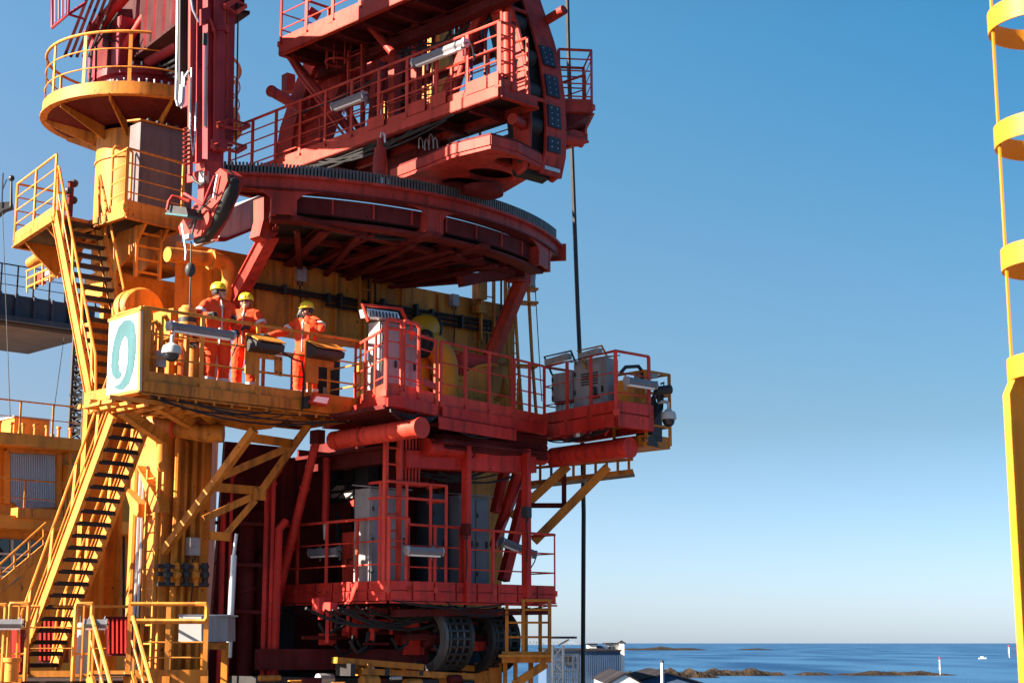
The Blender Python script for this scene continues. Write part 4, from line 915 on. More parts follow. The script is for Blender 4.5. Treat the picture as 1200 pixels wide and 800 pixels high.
# number panel, facing left
pn = thing('number_panel', 'white panel with a big teal curled nine on the platform end', 'sign', NB(147, 415, .06))
def nb(zx, zy, off): return NB(100 + zx / 3.75, 320 + zy / 3.75, off)
obj('board', MB().prism([nb(*p_, .10) for p_ in ((105, 210), (243, 165), (239, 515), (92, 545))], -NB.n * .035), 'white', pn)
nine = [(125, 500), (140, 510), (165, 511), (190, 485), (210, 425), (221, 350), (222, 275), (214, 220), (196, 204), (170, 208), (146, 235), (127, 290), (115, 355), (112, 410), (118, 448), (134, 466), (152, 460), (160, 440), (150, 430), (145, 395), (149, 340), (160, 295), (172, 275), (182, 285), (187, 335), (184, 395), (172, 450), (150, 486), (132, 495)]
obj('numeral', MB().prism([nb(*p_, .106) for p_ in nine], -NB.n * .005), 'teal', pn, smooth=False)
obj('frame', MB().beam(nb(243, 165, .08), nb(239, 515, .08), .05, .06).beam(nb(105, 210, .08), nb(243, 165, .08), .05, .05).beam(nb(92, 545, .08), nb(239, 515, .08), .05, .05), 'yellow_clean', pn)
# fittings on its railing
tube_lamp(NA(236, 388, .14), A2, 'pale tube lamp on the railing in front of the leftmost worker', .0, 1.12)
dc = place(DC, NA(201, 414, .3), (0, 0, R(10)), 'white dome camera hanging on the railing beside the numbered panel', True)
bc = thing('warning_beacon', 'yellow and black banded beacon drum behind the platform railing', 'beacon', NA(219, 420, -.4))
c = at_z(NA(219, 400, -.45), FZ)
obj('post', MB().tube([c, c + Zv * .9], .05, 8), 'yellow', bc)
zb_ = NA(219, 386, -.45).z; hb = .36
for k, (a, b_, mm) in enumerate(((0, .3, 'yellow_clean'), (.3, .52, 'dark'), (.52, .95, 'yellow_clean'))): obj('band', MB().lathe(at_z(c, zb_), (0, 0, 1), [(.001, a * hb), (.15, a * hb + .002), (.15, b_ * hb), (.001, b_ * hb)], 20), mm, bc)
obj('cap', MB().lathe(at_z(c, zb_ + .95 * hb), (0, 0, 1), [(.13, 0), (.1, .05), (.001, .07)], 20), 'yellow', bc)
def desk(label, x0, x1, y0, ym, y1):
    t = thing('control_desk', label, 'console', NA((x0 + x1) / 2, y1, -.1), 'control desks on the numbered platform')
    c0, c1 = NA(x0, y0, .10), NA(x1, y0 + (x1 - x0) * .16, .10)
    zt, zm, zb2 = c0.z, NA(x0, ym, .1).z, NA(x0, y1, .1).z
    bn = -NA.n
    obj('back_plate', MB().prism([at_z(c0, zt), at_z(c1, zt), at_z(c1, zb2), at_z(c0, zb2)], bn * .03), 'yellow', t)
    obj('top_plate', MB().prism([at_z(c0, zm + .14) + NA.n * .02, at_z(c0, zm) + NA.n * .30, at_z(c0, zm - .09) + NA.n * .28, at_z(c0, zm - .12) + NA.n * .02], c1 - c0 - Zv * (c1.z - c0.z)), 'dark', t)
    obj('visor', MB().prism([at_z(c0, zm + .19) + NA.n * .02, at_z(c0, zm + .04) + NA.n * .33, at_z(c0, zm + .02) + NA.n * .33, at_z(c0, zm + .16) + NA.n * .02], c1 - c0 - Zv * (c1.z - c0.z)), 'yellow', t)
    obj('leg_plate', MB().prism([at_z(c0, zb2), at_z(c0, zb2) + (c1 - c0) * .45, at_z(c0, zb2 - .3) + (c1 - c0) * .45, at_z(c0, zb2 - .3)], bn * .03), 'yellow', t)
desk('yellow control desk with dark sloping top between the two right workers', 289, 322, 390, 403, 417)
desk('yellow control desk with dark sloping top in front of the right worker', 359, 392, 399, 411, 427)
cable('desk_cable', [NA(323, 400, .2), NA(330, 412, .25), NA(345, 421, .2), NA(354, 424, .1), NA(356, 440, .08), NA(354, 480, .1)], .018, 'rubber', 'black cable looping from the desk down to the platform edge')
sg = thing('sign_plate', 'small yellow plate fixed under the railing left of the right worker', 'plate', NA(326, 430, .06))
quad_on(sg, 'plate', 'yellow', NA, [(322, 416), (331, 418), (331, 441), (322, 439)], .1, .02)
m = MB()
for x, y in ((324, 420), (329, 421), (324, 436), (329, 437)): m.box(NA(x, y, .11), A * .012, B * .01, Zv * .012)
obj('bolt', m, 'dark', sg)
lb_ = thing('lamp_box', 'open peach coloured lamp box lying at the right platform corner', 'lamp', NA(376, 468, .05))
obj('body', MB().prism([NA(*p_, .28) for p_ in ((364, 471), (369, 462), (388, 464), (384, 475))], -NA.n * .25), 'red_rail', lb_); obj('lens', MB().prism([NA(*p_, .285) for p_ in ((367, 470), (371, 464), (386, 466), (383, 473))], -NA.n * .01), 'tube', lb_)
obj('bin', MB().lathe(at_z(NA(359, 475, .12), NA(359, 478, .12).z), (0, 0, 1), [(.001, 0), (.07, 0), (.08, .18), (.001, .18)], 12), 'rubber', lb_)
# clutter behind the left part of the railing
for k, (px, off, h_) in enumerate(((176, -.3, 1.0), (180, -.5, .95), (187, -.25, 1.1), (190, -.6, .8))):
    c = NA(px, 440, off); tag(obj('standpipe', MB().tube([at_z(c, FZ), at_z(c, FZ + h_), at_z(c, FZ + h_ + .04) + A * .06, at_z(c, FZ + h_ - .05) + A * .12], .04, 8), 'yellow' if k % 2 else 'yellow_clean', org=at_z(c, FZ)), ('leftmost', 'second', 'tallest', 'shortest')[k] + ' yellow standpipe behind the end railing of the work platform', 'pipe', 'standpipes on the work platform')
jb = thing('junction_box', 'small pale junction box beside the dome camera', 'box', NA(191, 420, -.15)); quad_on(jb, 'box_body', 'white', NA, [(186, 410), (195, 411), (195, 430), (186, 429)], -.1, .12); quad_on(jb, 'cover', 'grey', NA, [(187, 412), (194, 413), (194, 428), (187, 427)], -.085, .012)
vb = thing('valve_stand', 'brown valve stand with handwheel behind the tube lamp', 'valve', at_z(NA(225, 440, -.6), FZ))
c = at_z(NA(226, 440, -.55), FZ); obj('column', MB().tube([c, c + Zv * .75], .09, 12), 'yellow_wall', vb); obj('handwheel', MB().tube([c + Zv * .8 + Vector((math.cos(a), math.sin(a), 0)) * .17 for a in [i * math.pi / 6 for i in range(12)]], .018, 6, True), 'dark', vb)
obj('spoke', MB().tube([c + Zv * .8 - A * .17, c + Zv * .8 + A * .17], .012, 6).tube([c + Zv * .8 - B * .17, c + Zv * .8 + B * .17], .012, 6).tube([c + Zv * .7, c + Zv * .83], .025, 8), 'dark', vb)
tr = thing('pipe_rack', 'low yellow pipe rack on the floor behind the tube lamp', 'rack', at_z(NA(240, 445, -1.2), FZ))
for k in range(4): obj('pipe', MB().tube([at_z(NA(205, 440, -1.2), FZ + .18 + k * .2), at_z(NA(248, 440, -1.2), FZ + .18 + k * .2)], .03, 7), 'yellow_clean', tr)
for k in range(3): c = at_z(NA(210 + k * 17, 440, -1.25), FZ); obj('upright', MB().beam(c, c + Zv * .95, .06, .05), 'yellow', tr)

# ----------------------------------------------------------------- brackets, big pipe and braces under it
us = thing('platform_bracket', 'yellow triangular brackets and chute under the work platform', 'bracket', at_z(NA(250, 490, -1.5), FZ - .6))
def npx(zx, zy, off): return NA(zx, zy, off)
obj('chute_plate', MB().prism([npx(226, 473, -.15), npx(346, 484, -.15), npx(318, 502, -.75), npx(292, 505, -.9), npx(262, 499, -.9)], Zv * .05), 'yellow', us)
obj('chute_side', MB().prism([npx(226, 474, -.14), npx(262, 500, -.9), npx(256, 504, -.9), npx(215, 474, -.14)], A * .04), 'yellow_wall', us)
for k, (x0, y0, x1, y1, x2, y2) in enumerate(((142, 486, 190, 519, 197, 509), (182, 478, 236, 509, 244, 498), (336, 486, 352, 498, 376, 492))):
    obj('gusset', MB().prism([npx(x0, y0, -.25), npx(x1, y1, -1.3), npx(x2, y2, -1.3), npx(x0 + 14, y0 - 3, -.25)], A * .05), 'yellow', us)
    obj('gusset_flange', MB().beam(npx(x0, y0, -.24), npx(x1, y1, -1.3), .12, .03), 'yellow_clean', us)
for k in range(4):
    obj('under_rail', MB().beam(N0 - Zv * (.3 + .05 * (k % 2)) - A * .5 + B * (.1 + k * .3), N0 - Zv * (.3 + .05 * (k % 2)) + A * (1.9 + k * .2) + B * (.1 + k * .3), .07, .06), 'yellow_clean', us)
m = MB()
for k in range(7): m.beam(N0 - Zv * .36 - A * (.45 - k * .3) + B * .05, N0 - Zv * .36 - A * (.45 - k * .3) + B * 1.1, .05, .05)
obj('cross_rung', m, 'yellow_clean', us)
bp_ = thing('fat_pipe', 'fat yellow pipe with an orange band under the work platform', 'pipe', PY(205, 505, 27))
pts = [PY(172, 494, 27.4), PY(200, 500, 27.0), PY(243, 508, 26.8), PY(262, 508, 26.8)]
obj('pipe_run', MB().tube(pts, .15, 18), 'yellow', bp_)
obj('band', MB().tube([PY(205, 501, 26.98), PY(208, 501.6, 26.96)], .165, 18), 'red_rail', bp_)
obj('end_flange', MB().tube([PY(171, 493.8, 27.4), PY(174, 494.4, 27.4)], .2, 18), 'yellow', bp_)
obj('drop_leg', MB().tube([PY(190, 520, 27.2), PY(191, 545, 27.2), PY(192, 552, 27.2)], [.1, .1, .06], 12), 'yellow_clean', bp_)
pp_ = thing('curved_bracket', 'lit curved yellow bracket arms joining the leg below the fat pipe', 'bracket', LEGL(170, 560, .5))
for (a, b_, c, d) in (((160, 545), (186, 587), (187, 600), (178, 600)), ((146, 572), (162, 590), (162, 606), (154, 600))):
    obj('arm', MB().prism([LEGL(*a, .25), LEGL(*b_, .25), LEGL(*c, .25), LEGL(*d, .25)], A * .2), 'yellow_clean', pp_)
br = thing('brace_frame', 'yellow diagonal braces between the tower leg and the work platform', 'brace', WALL(260, 570, .5))
for k, (x0, y0, o0, x1, y1, o1, w_) in enumerate(((298, 503, 1.9, 191, 647, .15, .13), (362, 497, 1.2, 303, 580, .6, .13), (345, 521, 1.0, 258, 559, .55, .14), (303, 578, .6, 238, 608, .4, .13), (299, 586, .6, 263, 628, .35, .12), (362, 497, 1.25, 318, 470, 1.5, .12))):
    obj('brace', MB().beam(WALL(x0, y0, o0), WALL(x1, y1, o1), w_, w_ * .9), 'yellow', br)
for (x0, y0, o0, x1, y1, o1) in ((246, 570, .6, 306, 575, .6), (246, 627, .4, 268, 629, .4), (290, 512, 1.2, 345, 520, 1.0)): obj('tie_beam', MB().beam(WALL(x0, y0, o0), WALL(x1, y1, o1), .1, .14), 'yellow_wall', br)
obj('joint_plate', MB().box(WALL(304, 579, .68), dA * .12, nW * .02, Zv * .1), 'yellow', br)
# ================================================================= MID-LEVEL RED WALKWAYS ROUND THE HOUSE
MZ = 4.02
mq = lambda px, py, z=MZ: PZ(px, py, z)
K0, K1, K2 = mq(424, 478), mq(452, 462), mq(510, 474)
K3, K4, K5 = mq(600, 490), mq(638, 497), None
mw = thing('red_walkway', 'red railed walkway below the ring with the yellow scoops and tall grey cabinet', 'platform', K2)
Wb = B * 2.2
deck(mw, [K1, K2, K3, K4, K4 + B * 1.3 - A * .2, K2 + B * 2.6 - A * .4, K0 + B * .7], .05, 'grate', .2, 'red')
hR = 1.12
K1r = mq(470, 464)
railing(mw, [K0 + B * .2, K1, K1r, K2], hR, (.28, .55, .8), .55, .2, 'red_rail', post=(.07, .03), r=.03)
railing(mw, [K2 + A * .12, K3], hR, (.34, .67), .75, .2, 'red_rail', post=(.06, .03))
railing(mw, [K3 + A * .06, K4], 1.1, (.28, .5, .75), .55, .18, 'red_rail', post=(.06, .03))
for (p, q) in ((K1, K1r), (K1r, K2), (K2 + A * .12, K3), (K3, K4)):
    obj('fascia', MB().beam(p - Zv * .1 + WALL.n * .05, q - Zv * .1 + WALL.n * .05, .02, .19), 'red', mw)
for p in (K1, K1r): obj('hoop_post', MB().tube([p + Zv * .02, p + Zv * 1.2, p + Zv * 1.27 + A * .06, p + Zv * 1.27 + A * .32, p + Zv * 1.2 + A * .38, p + Zv * .02 + A * .38], .032, 8), 'red_rail', mw)
obj('lower_fascia', MB().beam(K2 - Zv * .32 + WALL.n * .1, K3 - Zv * .32 + WALL.n * .1, .03, .2), 'red', mw)
m = MB()
for i in range(14): m.beam(K1 + (K2 - K1) * (i / 13) - Zv * .2, K1 + (K2 - K1) * (i / 13) - Zv * .22 + B * 1.6, .05, .07)
obj('under_joist', m, 'red_dark', mw)
# lit tray edge at the left under the cabinet
wb2 = thing('cable_tray', 'red cable tray with hanging brackets left of the tall cabinet', 'tray', mq(440, 490))
for k in range(3): obj('tray', MB().beam(mq(400, 494) - Zv * (.02 + .1 * k) - B * .1 * k, mq(505, 488) - Zv * (.12 + .1 * k), .3, .04), 'red', wb2)
for k in range(5): c = mq(405 + k * 20, 492 - k * .5); obj('hanger', MB().prism([c - Zv * .05, c - Zv * .05 + A * .22, c - Zv * .3 + A * .11], B * .02), 'red', wb2)
obj('lit_plate', MB().prism([mq(430, 487), mq(462, 470), mq(463, 478), mq(436, 497)], A * .03), 'red', wb2)
# tall grey cabinet with guard lamp
c0, c1 = mq(463, 470) + B * .45, mq(463, 470) + B * .45 + A * .86
zc = PY(441, 376, c0.y).z
cabinet('tall_cabinet', 'tall grey cabinet behind the red rails right of the workers', c0, c1, MZ, zc, .3, 'grey', True, 2)
gl_ = thing('guarded_lamp', 'grey lamp in a red guard frame on top of the tall cabinet', 'lamp', at_z(c0, zc))
GP = PLN(xy(c0 - B * .2), A2)
obj('guard', MB().tube([GP(432, 376), GP(425, 357), GP(470, 362), GP(476, 375), GP(482, 378), GP(482, 398)], .035, 8), 'red_rail', gl_)
obj('housing', MB().prism([GP(*p_, .05) for p_ in ((430, 361), (466, 366), (469, 373), (432, 371))], B * .22), 'galv', gl_)
m = MB()
for k in range(9): m.beam(GP(433 + k * 3.9, 363 + k * .5, .09), GP(434 + k * 3.9, 370.5 + k * .4, .09), .02, .02)
obj('grille', m, 'dark', gl_)
tube_lamp(mq(425, 497) + Zv * .1, U2, 'tube lamp fixed level under the walkway left corner', 0, .6)
# dark machinery left of the cabinet
dk = thing('winch_box', 'dark winch housing between the yellow platform and the tall cabinet', 'machine', mq(415, 478))
c = mq(412, 482) + B * 1.1; obj('body', MB().box(at_z(c, MZ + .62), A * .26, B * .4, Zv * .58), 'dark', dk); obj('cap', MB().tube([at_z(c, MZ + 1.15) - A * .2, at_z(c, MZ + 1.15) + A * .25], .17, 14), 'dark', dk)
lb2 = obj('label_plate', MB().prism([at_z(c, MZ + .5) - B * .41 - A * .12, at_z(c, MZ + .5) - B * .41 + A * .03, at_z(c, MZ + .22) - B * .41 + A * .03, at_z(c, MZ + .22) - B * .41 - A * .12], -B * .01), 'white', dk)
# yellow scoops: elbow ventilators and drum
def elbow(name, label, c, dirv, r, h, bend, mat='safety'):
    t = thing(name, label, 'ventilator', c); dv = V(dirv).normalized(); pts = [c, c + Zv * h]
    for k in range(1, 9):
        a = math.pi / 2 * k / 8; pts.append(c + Zv * (h + bend * math.sin(a)) + dv * bend * (1 - math.cos(a)))
    obj('duct', MB().tube(pts, r, 22), mat, t)
    e = pts[-1]; obj('mouth_ring', MB().tube([e, e + dv * .05], r * 1.1, 22), 'rubber', t); obj('mouth', MB().tube([e + dv * .045, e + dv * .06], r * .92, 22), 'dark', t)
    obj('base_flange', MB().tube([c, c + Zv * .05], r * 1.18, 22), mat, t)
    return t
sc = mq(531, 480) + B * .22
elbow('cowl_ventilator', 'round yellow cowl ventilator standing behind the red walkway rail', sc, -A + B * .1, .23, .74, .42)
sc2 = mq(520, 478) + B * .75
elbow('cowl_ventilator', 'sunlit yellow cowl right behind the tall grey cabinet', sc2, A + B * .3, .27, 1.2, .36)
bxs = thing('yellow_bin', 'rounded yellow equipment bin behind the walkway rail', 'bin', mq(535, 483) + B * .1)
c = mq(530, 484) + B * .05
def rbox(root, name, mat, c, L, D, z0, z1, r=.08):
    pts = []
    for (sx_, sy_, a0_) in ((1, 1, 0), (-1, 1, 90), (-1, -1, 180), (1, -1, 270)):
        for k in range(4):
            a = R(a0_ + 30 * k); pts.append(at_z(c, z0) + A * (sx_ * (L / 2 - r) + r * math.cos(a)) + B * (sy_ * (D / 2 - r) + r * math.sin(a)))
    return obj(name, MB().prism(pts, Zv * (z1 - z0)), mat, root)
rbox(bxs, 'body', 'yellow', c + A * .05 + B * .2, .62, .4, MZ + .01, MZ + .62); rbox(bxs, 'lid', 'yellow', c + A * .05 + B * .2, .68, .46, MZ + .62, MZ + .7)
for k in (-.12, .14): obj('rib', MB().box(at_z(c, MZ + .34) + A * (.05 + k) - B * .02, A * .035, B * .02, Zv * .24), 'yellow_clean', bxs)
ch = thing('yellow_hood', 'big curved yellow chute hood at the right end of the walkway', 'hood', mq(575, 486) + B * .4)
c = mq(590, 489) + B * .35; arc = []
for k in range(10):
    a = math.pi / 2 * k / 9; arc.append(at_z(c, MZ + .02) - A * (.95 * math.cos(a)) + Zv * (.98 * math.sin(a)))
arc2 = [at_z(c, MZ + .02) - A * (.30 * math.cos(math.pi / 2 * k / 9)) + Zv * (.42 * math.sin(math.pi / 2 * k / 9)) for k in range(9, -1, -1)]
obj('shell', MB().prism([at_z(c, MZ + .02), at_z(c, MZ + .02) + Zv * .98] + arc[::-1][1:], B * .6), 'yellow', ch)
obj('rim', MB().tube([p - B * .01 for p in arc], .03, 8), 'yellow_clean', ch); obj('top_lip', MB().box(at_z(c, MZ + 1.02) + A * .05 + B * .3, A * .12, B * .33, Zv * .02), 'yellow', ch)
gs = thing('red_locker', 'red locker with sloping lid behind the walkway corner post', 'locker', mq(590, 480) + B * 1.0)
c = mq(586, 486) + B * .95; obj('body', MB().box(at_z(c, MZ + .6), A * .3, B * .25, Zv * .58), 'red', gs); obj('lid', MB().prism([at_z(c, MZ + 1.18) - A * .33 - B * .28, at_z(c, MZ + 1.18) + A * .33 - B * .28, at_z(c, MZ + 1.3) + A * .33 + B * .28, at_z(c, MZ + 1.3) - A * .33 + B * .28], Zv * .02), 'red', gs)
obj('infill_plate', MB().beam(K1r + A * .42 + Zv * .3 - B * .05, K2 + Zv * .3 - B * .05 - A * .05, .02, .12), 'red', mw)
# thin railing posts and pump at the far right part
pu = thing('pump_unit', 'dark yellow pump with pipe stubs near the right cabinets', 'pump', mq(612, 493) + B * .5)
c = mq(613, 494) + B * .5; obj('motor', MB().tube([at_z(c, MZ + .02), at_z(c, MZ + .5)], .13, 14), 'yellow', pu); obj('cap', MB().tube([at_z(c, MZ + .5), at_z(c, MZ + .62), at_z(c, MZ + .9)], [.16, .1, .04], 14), 'yellow_wall', pu)
obj('pipe', MB().tube([at_z(c, MZ + .3), at_z(c, MZ + .3) + A * .35, at_z(c, MZ + .9) + A * .38], .045, 8), 'yellow', pu)
m = MB(); m.tube([at_z(c, MZ + .45) - A * .25, at_z(c, MZ + .45) + A * .3], .03, 8); obj('pipe', m, 'yellow', pu)
# yellow thin mast ladder behind right of the strut
yl = thing('cage_ladder', 'tall thin ochre ladder with hoop rest behind the right strut', 'ladder', mq(620, 480) + B * 2)
YLP = PLN(xy(PY(612, 400, 32.6)), (1, .25))
for (x0, x1) in ((596, 592), (607, 601), (623.5, 618)): obj('side_rail', MB().tube([YLP(x0 + 6, 500), YLP(x0, 420), YLP(x1, 318)], .035, 7), 'yellow', yl)
m = 0
for y in range(330, 500, 12): obj('rung', MB().tube([YLP(594 + (y - 330) * .03, y), YLP(602 + (y - 330) * .04, y)], .014, 5), 'yellow', yl)
for y in (338, 354, 428): obj('rest_plate', MB().beam(YLP(597, y), YLP(629, y + 2), .3, .04), 'yellow', yl)
obj('drop_pipe', MB().tube([YLP(626, 302), YLP(623, 336)], .07, 10), 'grey', yl)
cable('stay_wire', [YLP(626, 318), YLP(635, 470)], .01, 'dark', 'thin wire dropping beside the thin ochre ladder', 'wire')

# ================================================================= RIGHT-HAND RED BASKET WITH CABINETS AND CAMERAS
RTZ = 4.06
tq = lambda px, py: PZ(px, py, RTZ)
T0, T1 = tq(638, 499), tq(722, 484)
T2 = T1 + A * .95
rbk = thing('red_basket', 'red railed basket at the far right end carrying grey cabinets', 'platform', T1)
deck(rbk, [T0, T1, T2, T0 + A * .95], .05, 'grate', .24, 'red')
railing(rbk, [T0 + A * .9, T0, T1, T2 - A * .05], 1.14, (.34, .66), .72, .22, 'red_rail', post=(.07, .03), r=.028)
for (p, q) in ((T0, T1), (T1, T2)):
    n = (q - p).cross(Zv).normalized(); n = n if n.y < 0 else -n
    obj('fascia', MB().beam(p - Zv * .12 + n * .05, q - Zv * .12 + n * .05, .02, .23), 'red', rbk); obj('toe_plate', MB().beam(p + Zv * .13 + n * .045, q + Zv * .13 + n * .045, .02, .2), 'red', rbk)
for k in (.28, .6, .85): c = T0 + (T1 - T0) * k - Zv * .24; obj('lug', MB().prism([c - U * .09, c + U * .09, c - Zv * .14], A * .03), 'red', rbk)
e0, e1 = T0 + U * .55 + A * .28, T0 + U * 1.0 + A * .28
def cab_u(name, label, p, L, z0, z1, dep, mat='grey', **kw): return cabinet(name, label, p, p + U * L, z0, z1, dep, mat, **kw)
# fronts look left (-A): the slab runs along U
cab_u('switch_cabinet', 'large weathered grey cabinet at the front corner of the red basket', T0 + U * .60 + A * .2, .86, RTZ, RTZ + 1.16, .3, 'grey', vents=5)
cab_u('switch_cabinet', 'pale grey cabinet at the rear left of the red basket', T0 + U * .0 + A * .2, .55, RTZ + .42, RTZ + 1.02, .4, 'grey', hood=False)
sp2 = thing('pipe_stub', 'short white risers under the rear left grey cabinet', 'pipes', T0 + U * .5 + A * .4)
for k in range(5): c = T0 + U * (.06 + k * .11) + A * .3; obj('riser', MB().tube([c, c + Zv * .42], .04, 8), 'white' if k % 2 == 0 else 'galv', sp2)
m = MB(); TBP = PLN(xy(T0 + A * .17), U2)
ic = thing('hand_lamp', 'small dark bell fitting on the weathered cabinet front', 'lamp', TBP(696, 458, .05))
obj('body', MB().lathe(TBP(696, 462, .06), (0, 0, 1), [(.001, .16), (.05, .14), (.05, .03), (.07, .0), (.001, -.01)], 12), 'dark', ic); obj('base', MB().box(TBP(696, 465, .04), U * .12, A * .03, Zv * .02), 'red', ic)
for k, (px, py) in enumerate(((677.5, 508), (688, 506))):
    w_ = thing('floodlight', ('left', 'right')[k] + ' one of two small square floodlights under the red basket', 'lamp', TBP(px, py, .2)); w_['label'] = ('left hand', 'right hand')[k] + ' square floodlight of the pair mounted low on the red basket'
    obj('housing', MB().box(TBP(px, py, .24), U * .055, A * .06, Zv * .07), 'galv', w_); obj('lens', MB().box(TBP(px, py, .304), U * .045, A * .004, Zv * .058), 'tube', w_); obj('yoke', MB().tube([TBP(px - 3, py + 6, .2), TBP(px - 3, py - 8, .16), TBP(px + 3, py - 8.6, .16)], .012, 6), 'dark', w_)
for k, (x0, y0, x1, y1, x2, y2, x3, y3, lx) in enumerate(((643, 433, 638, 418, 669, 411, 675, 426, 0), (684, 426, 677, 411, 705, 405, 711, 417, 0))):
    t = thing('guarded_lamp', ('tube lamp in a dark tilted frame above the rear left basket corner', 'tube lamp in a dark tilted frame above the front basket cabinet')[k], 'lamp', TBP(x0, y0, -.1))
    obj('guard', MB().tube([TBP(x0 + 4, y0 + 6, 0), TBP(x1, y1, .1), TBP(x2, y2, .1), TBP(x3, y3, 0)], .022, 7), ('dark', 'yellow')[k], t)
    obj('housing', MB().beam(TBP(x1 + 3, y1 + 7, .1), TBP(x2 - 2, y2 + 6, .1), .14, .1), 'grey', t); obj('diffuser', MB().beam(TBP(x1 + 4, y1 + 9.5, .1), TBP(x2 - 3, y2 + 8.5, .1), .08, .03), 'tube', t)
# front right: yellow end box with cameras
yb = thing('yellow_end_frame', 'yellow open frame with hoses and control box at the basket tip', 'frame', T2 + B * .05)
F0 = T2 - A * .02 + U * .12; RAP = PLN(xy(T1), A2)
FA = PLN(xy(T1 + B * .15), A2)
Fz0, Fz1 = FA(790, 523).z, FA(790, 440).z
q0, q1 = FA(757, 500), FA(785, 500)
for p in (q0, q1, q0 + B * .8, q1 + B * .8): obj('post', MB().beam(at_z(p, Fz0), at_z(p, Fz1), .06, .06), 'yellow', yb)
for z_ in (Fz1, Fz1 - .4, Fz0 + .35): obj('rail', MB().tube([at_z(q0 + B * .8, z_), at_z(q0, z_), at_z(q1, z_), at_z(q1 + B * .8, z_)], .026, 7), 'yellow_clean', yb)
obj('floor_box', MB().prism([at_z(q0, Fz0 - .06), at_z(q1, Fz0 - .06), at_z(q1, Fz0 + .16), at_z(q0, Fz0 + .16)], B * .8), 'yellow', yb)
obj('control_box', MB().prism([FA(737, 444), FA(756, 447), FA(754, 475), FA(737, 473)], B * .35), 'yellow_wall', yb)
obj('side_box', MB().prism([FA(757, 434), FA(771, 437), FA(771, 443), FA(757, 441)], B * .3), 'grey', yb)
obj('rack', MB().prism([FA(735, 474), FA(752, 476), FA(751, 487), FA(735, 485)], B * .3), 'dark', yb)
for k in range(5): obj('hose', MB().tube([FA(762 + k, 470 - 2 * k, .02), FA(759 + 2 * k, 484, .1), FA(764 + 3 * k, 492 - 3 * k, .05), FA(770 + 2 * k, 480 - 8 * k, .05), FA(766 + 2 * k, 462 - 3 * k, .0)], .022, 7), 'rubber', yb)
obj('dark_flap', MB().prism([FA(757, 512, .03), FA(768, 510, .03), FA(772, 524, .03), FA(760, 521, .03)], B * .1), 'dark', yb)
obj('drive', MB().prism([FA(764, 470), FA(776, 472), FA(776, 518), FA(764, 516)], B * .4), 'dark', yb)
tube_lamp(FA(751, 449, .35), A2, 'tube lamp on the right rail of the red basket above the hoses', .0, .72)
hb_ = thing('bent_guard', 'dark bent pipe guard behind the basket front rail', 'guard', FA(740, 440, -.2)); obj('hoop', MB().tube([FA(728, 436, -.1), FA(733, 430, -.1), FA(748, 429, -.1), FA(752, 434, -.1), FA(753, 446, -.1)], .035, 8), 'dark', hb_)
vc = thing('bullet_camera', 'dark bullet camera pointing right at the basket tip', 'camera', FA(779, 456, .15))
obj('barrel', MB().tube([FA(768, 458, .2), FA(786, 456, .32)], .085, 14), 'dark', vc); obj('lens', MB().tube([FA(786, 456, .32), FA(786.6, 455.9, .33)], .05, 14), 'tube', vc); obj('bracket', MB().beam(FA(772, 460, .2), FA(772, 472, .05), .05, .05), 'dark', vc)
o = place(DC, FA(783.5, 491, .25), (0, 0, R(60)), 'grey white dome camera below the bullet camera at the basket tip', False, (.95, .95, 1.1))
# basket support: big tube, yellow catwalk below, raking struts
bt = thing('support_tube', 'fat red support tube under the red basket', 'pipe', TBP(690, 530, .0))
obj('tube', MB().tube([TBP(648, 536, -.25), TBP(738, 524, -.25)], .19, 22), 'red', bt); obj('end_ring', MB().tube([TBP(736.5, 524.2, -.25), TBP(739, 523.9, -.25)], .20, 22), 'red', bt)
cwk = thing('yellow_catwalk', 'yellow grated catwalk slung under the red basket', 'walkway', TBP(690, 555, -1.0))
CP = PLN(xy(T0 + A * .9), (1, -.12))
obj('tread_plate', MB().prism([CP(615, 566), CP(742, 551), CP(742, 553), CP(615, 568)], Vector((.1, .9, 0))), 'grate', cwk)
obj('edge', MB().beam(CP(615, 567), CP(742, 552), .06, .09), 'yellow', cwk)
for k in range(10): x = 620 + k * 13; obj('hanger', MB().tube([CP(x, 566.5 - k * 1.52), CP(x, 538 - k * 1.0)], .03, 6), 'yellow', cwk)
obj('top_tube', MB().tube([CP(625, 548), CP(742, 538)], .03, 6), 'yellow', cwk)
for (x0, y0, x1, y1) in ((665, 546, 600, 606), (712, 547, 626, 634)):
    c_ = tag(obj('raking_strut', MB().beam(CP(x0, y0, .1), CP(x1, y1, .5), .13, .16), 'yellow_wall', org=CP(x0, y0, .1)), ('shorter', 'longer')[x0 > 700] + ' brown raking strut from the catwalk down to the red house', 'strut', 'raking struts under the basket')
tag(obj('raking_strut', MB().beam(CP(661, 552, .1), CP(661, 590, .2), .09, .09).beam(CP(622, 592, .4), CP(662, 592, .2), .09, .09), 'red_dark', org=CP(661, 552)), 'small upright and level tie between the raking struts', 'strut')
# long dark hoist rope in front of the sky
tag(obj('hoist_rope', MB().tube([PY(664, -30, 33.0), PY(666, 60, 33.0), PY(671, 200, 33), PY(677, 360, 33), PY(681, 450, 33), PY(684, 600, 33), PY(683, 815, 33)], .045, 8), 'dark', org=PY(664, -30, 33)), 'long dark hoist rope hanging from the upper machine past the basket', 'rope')
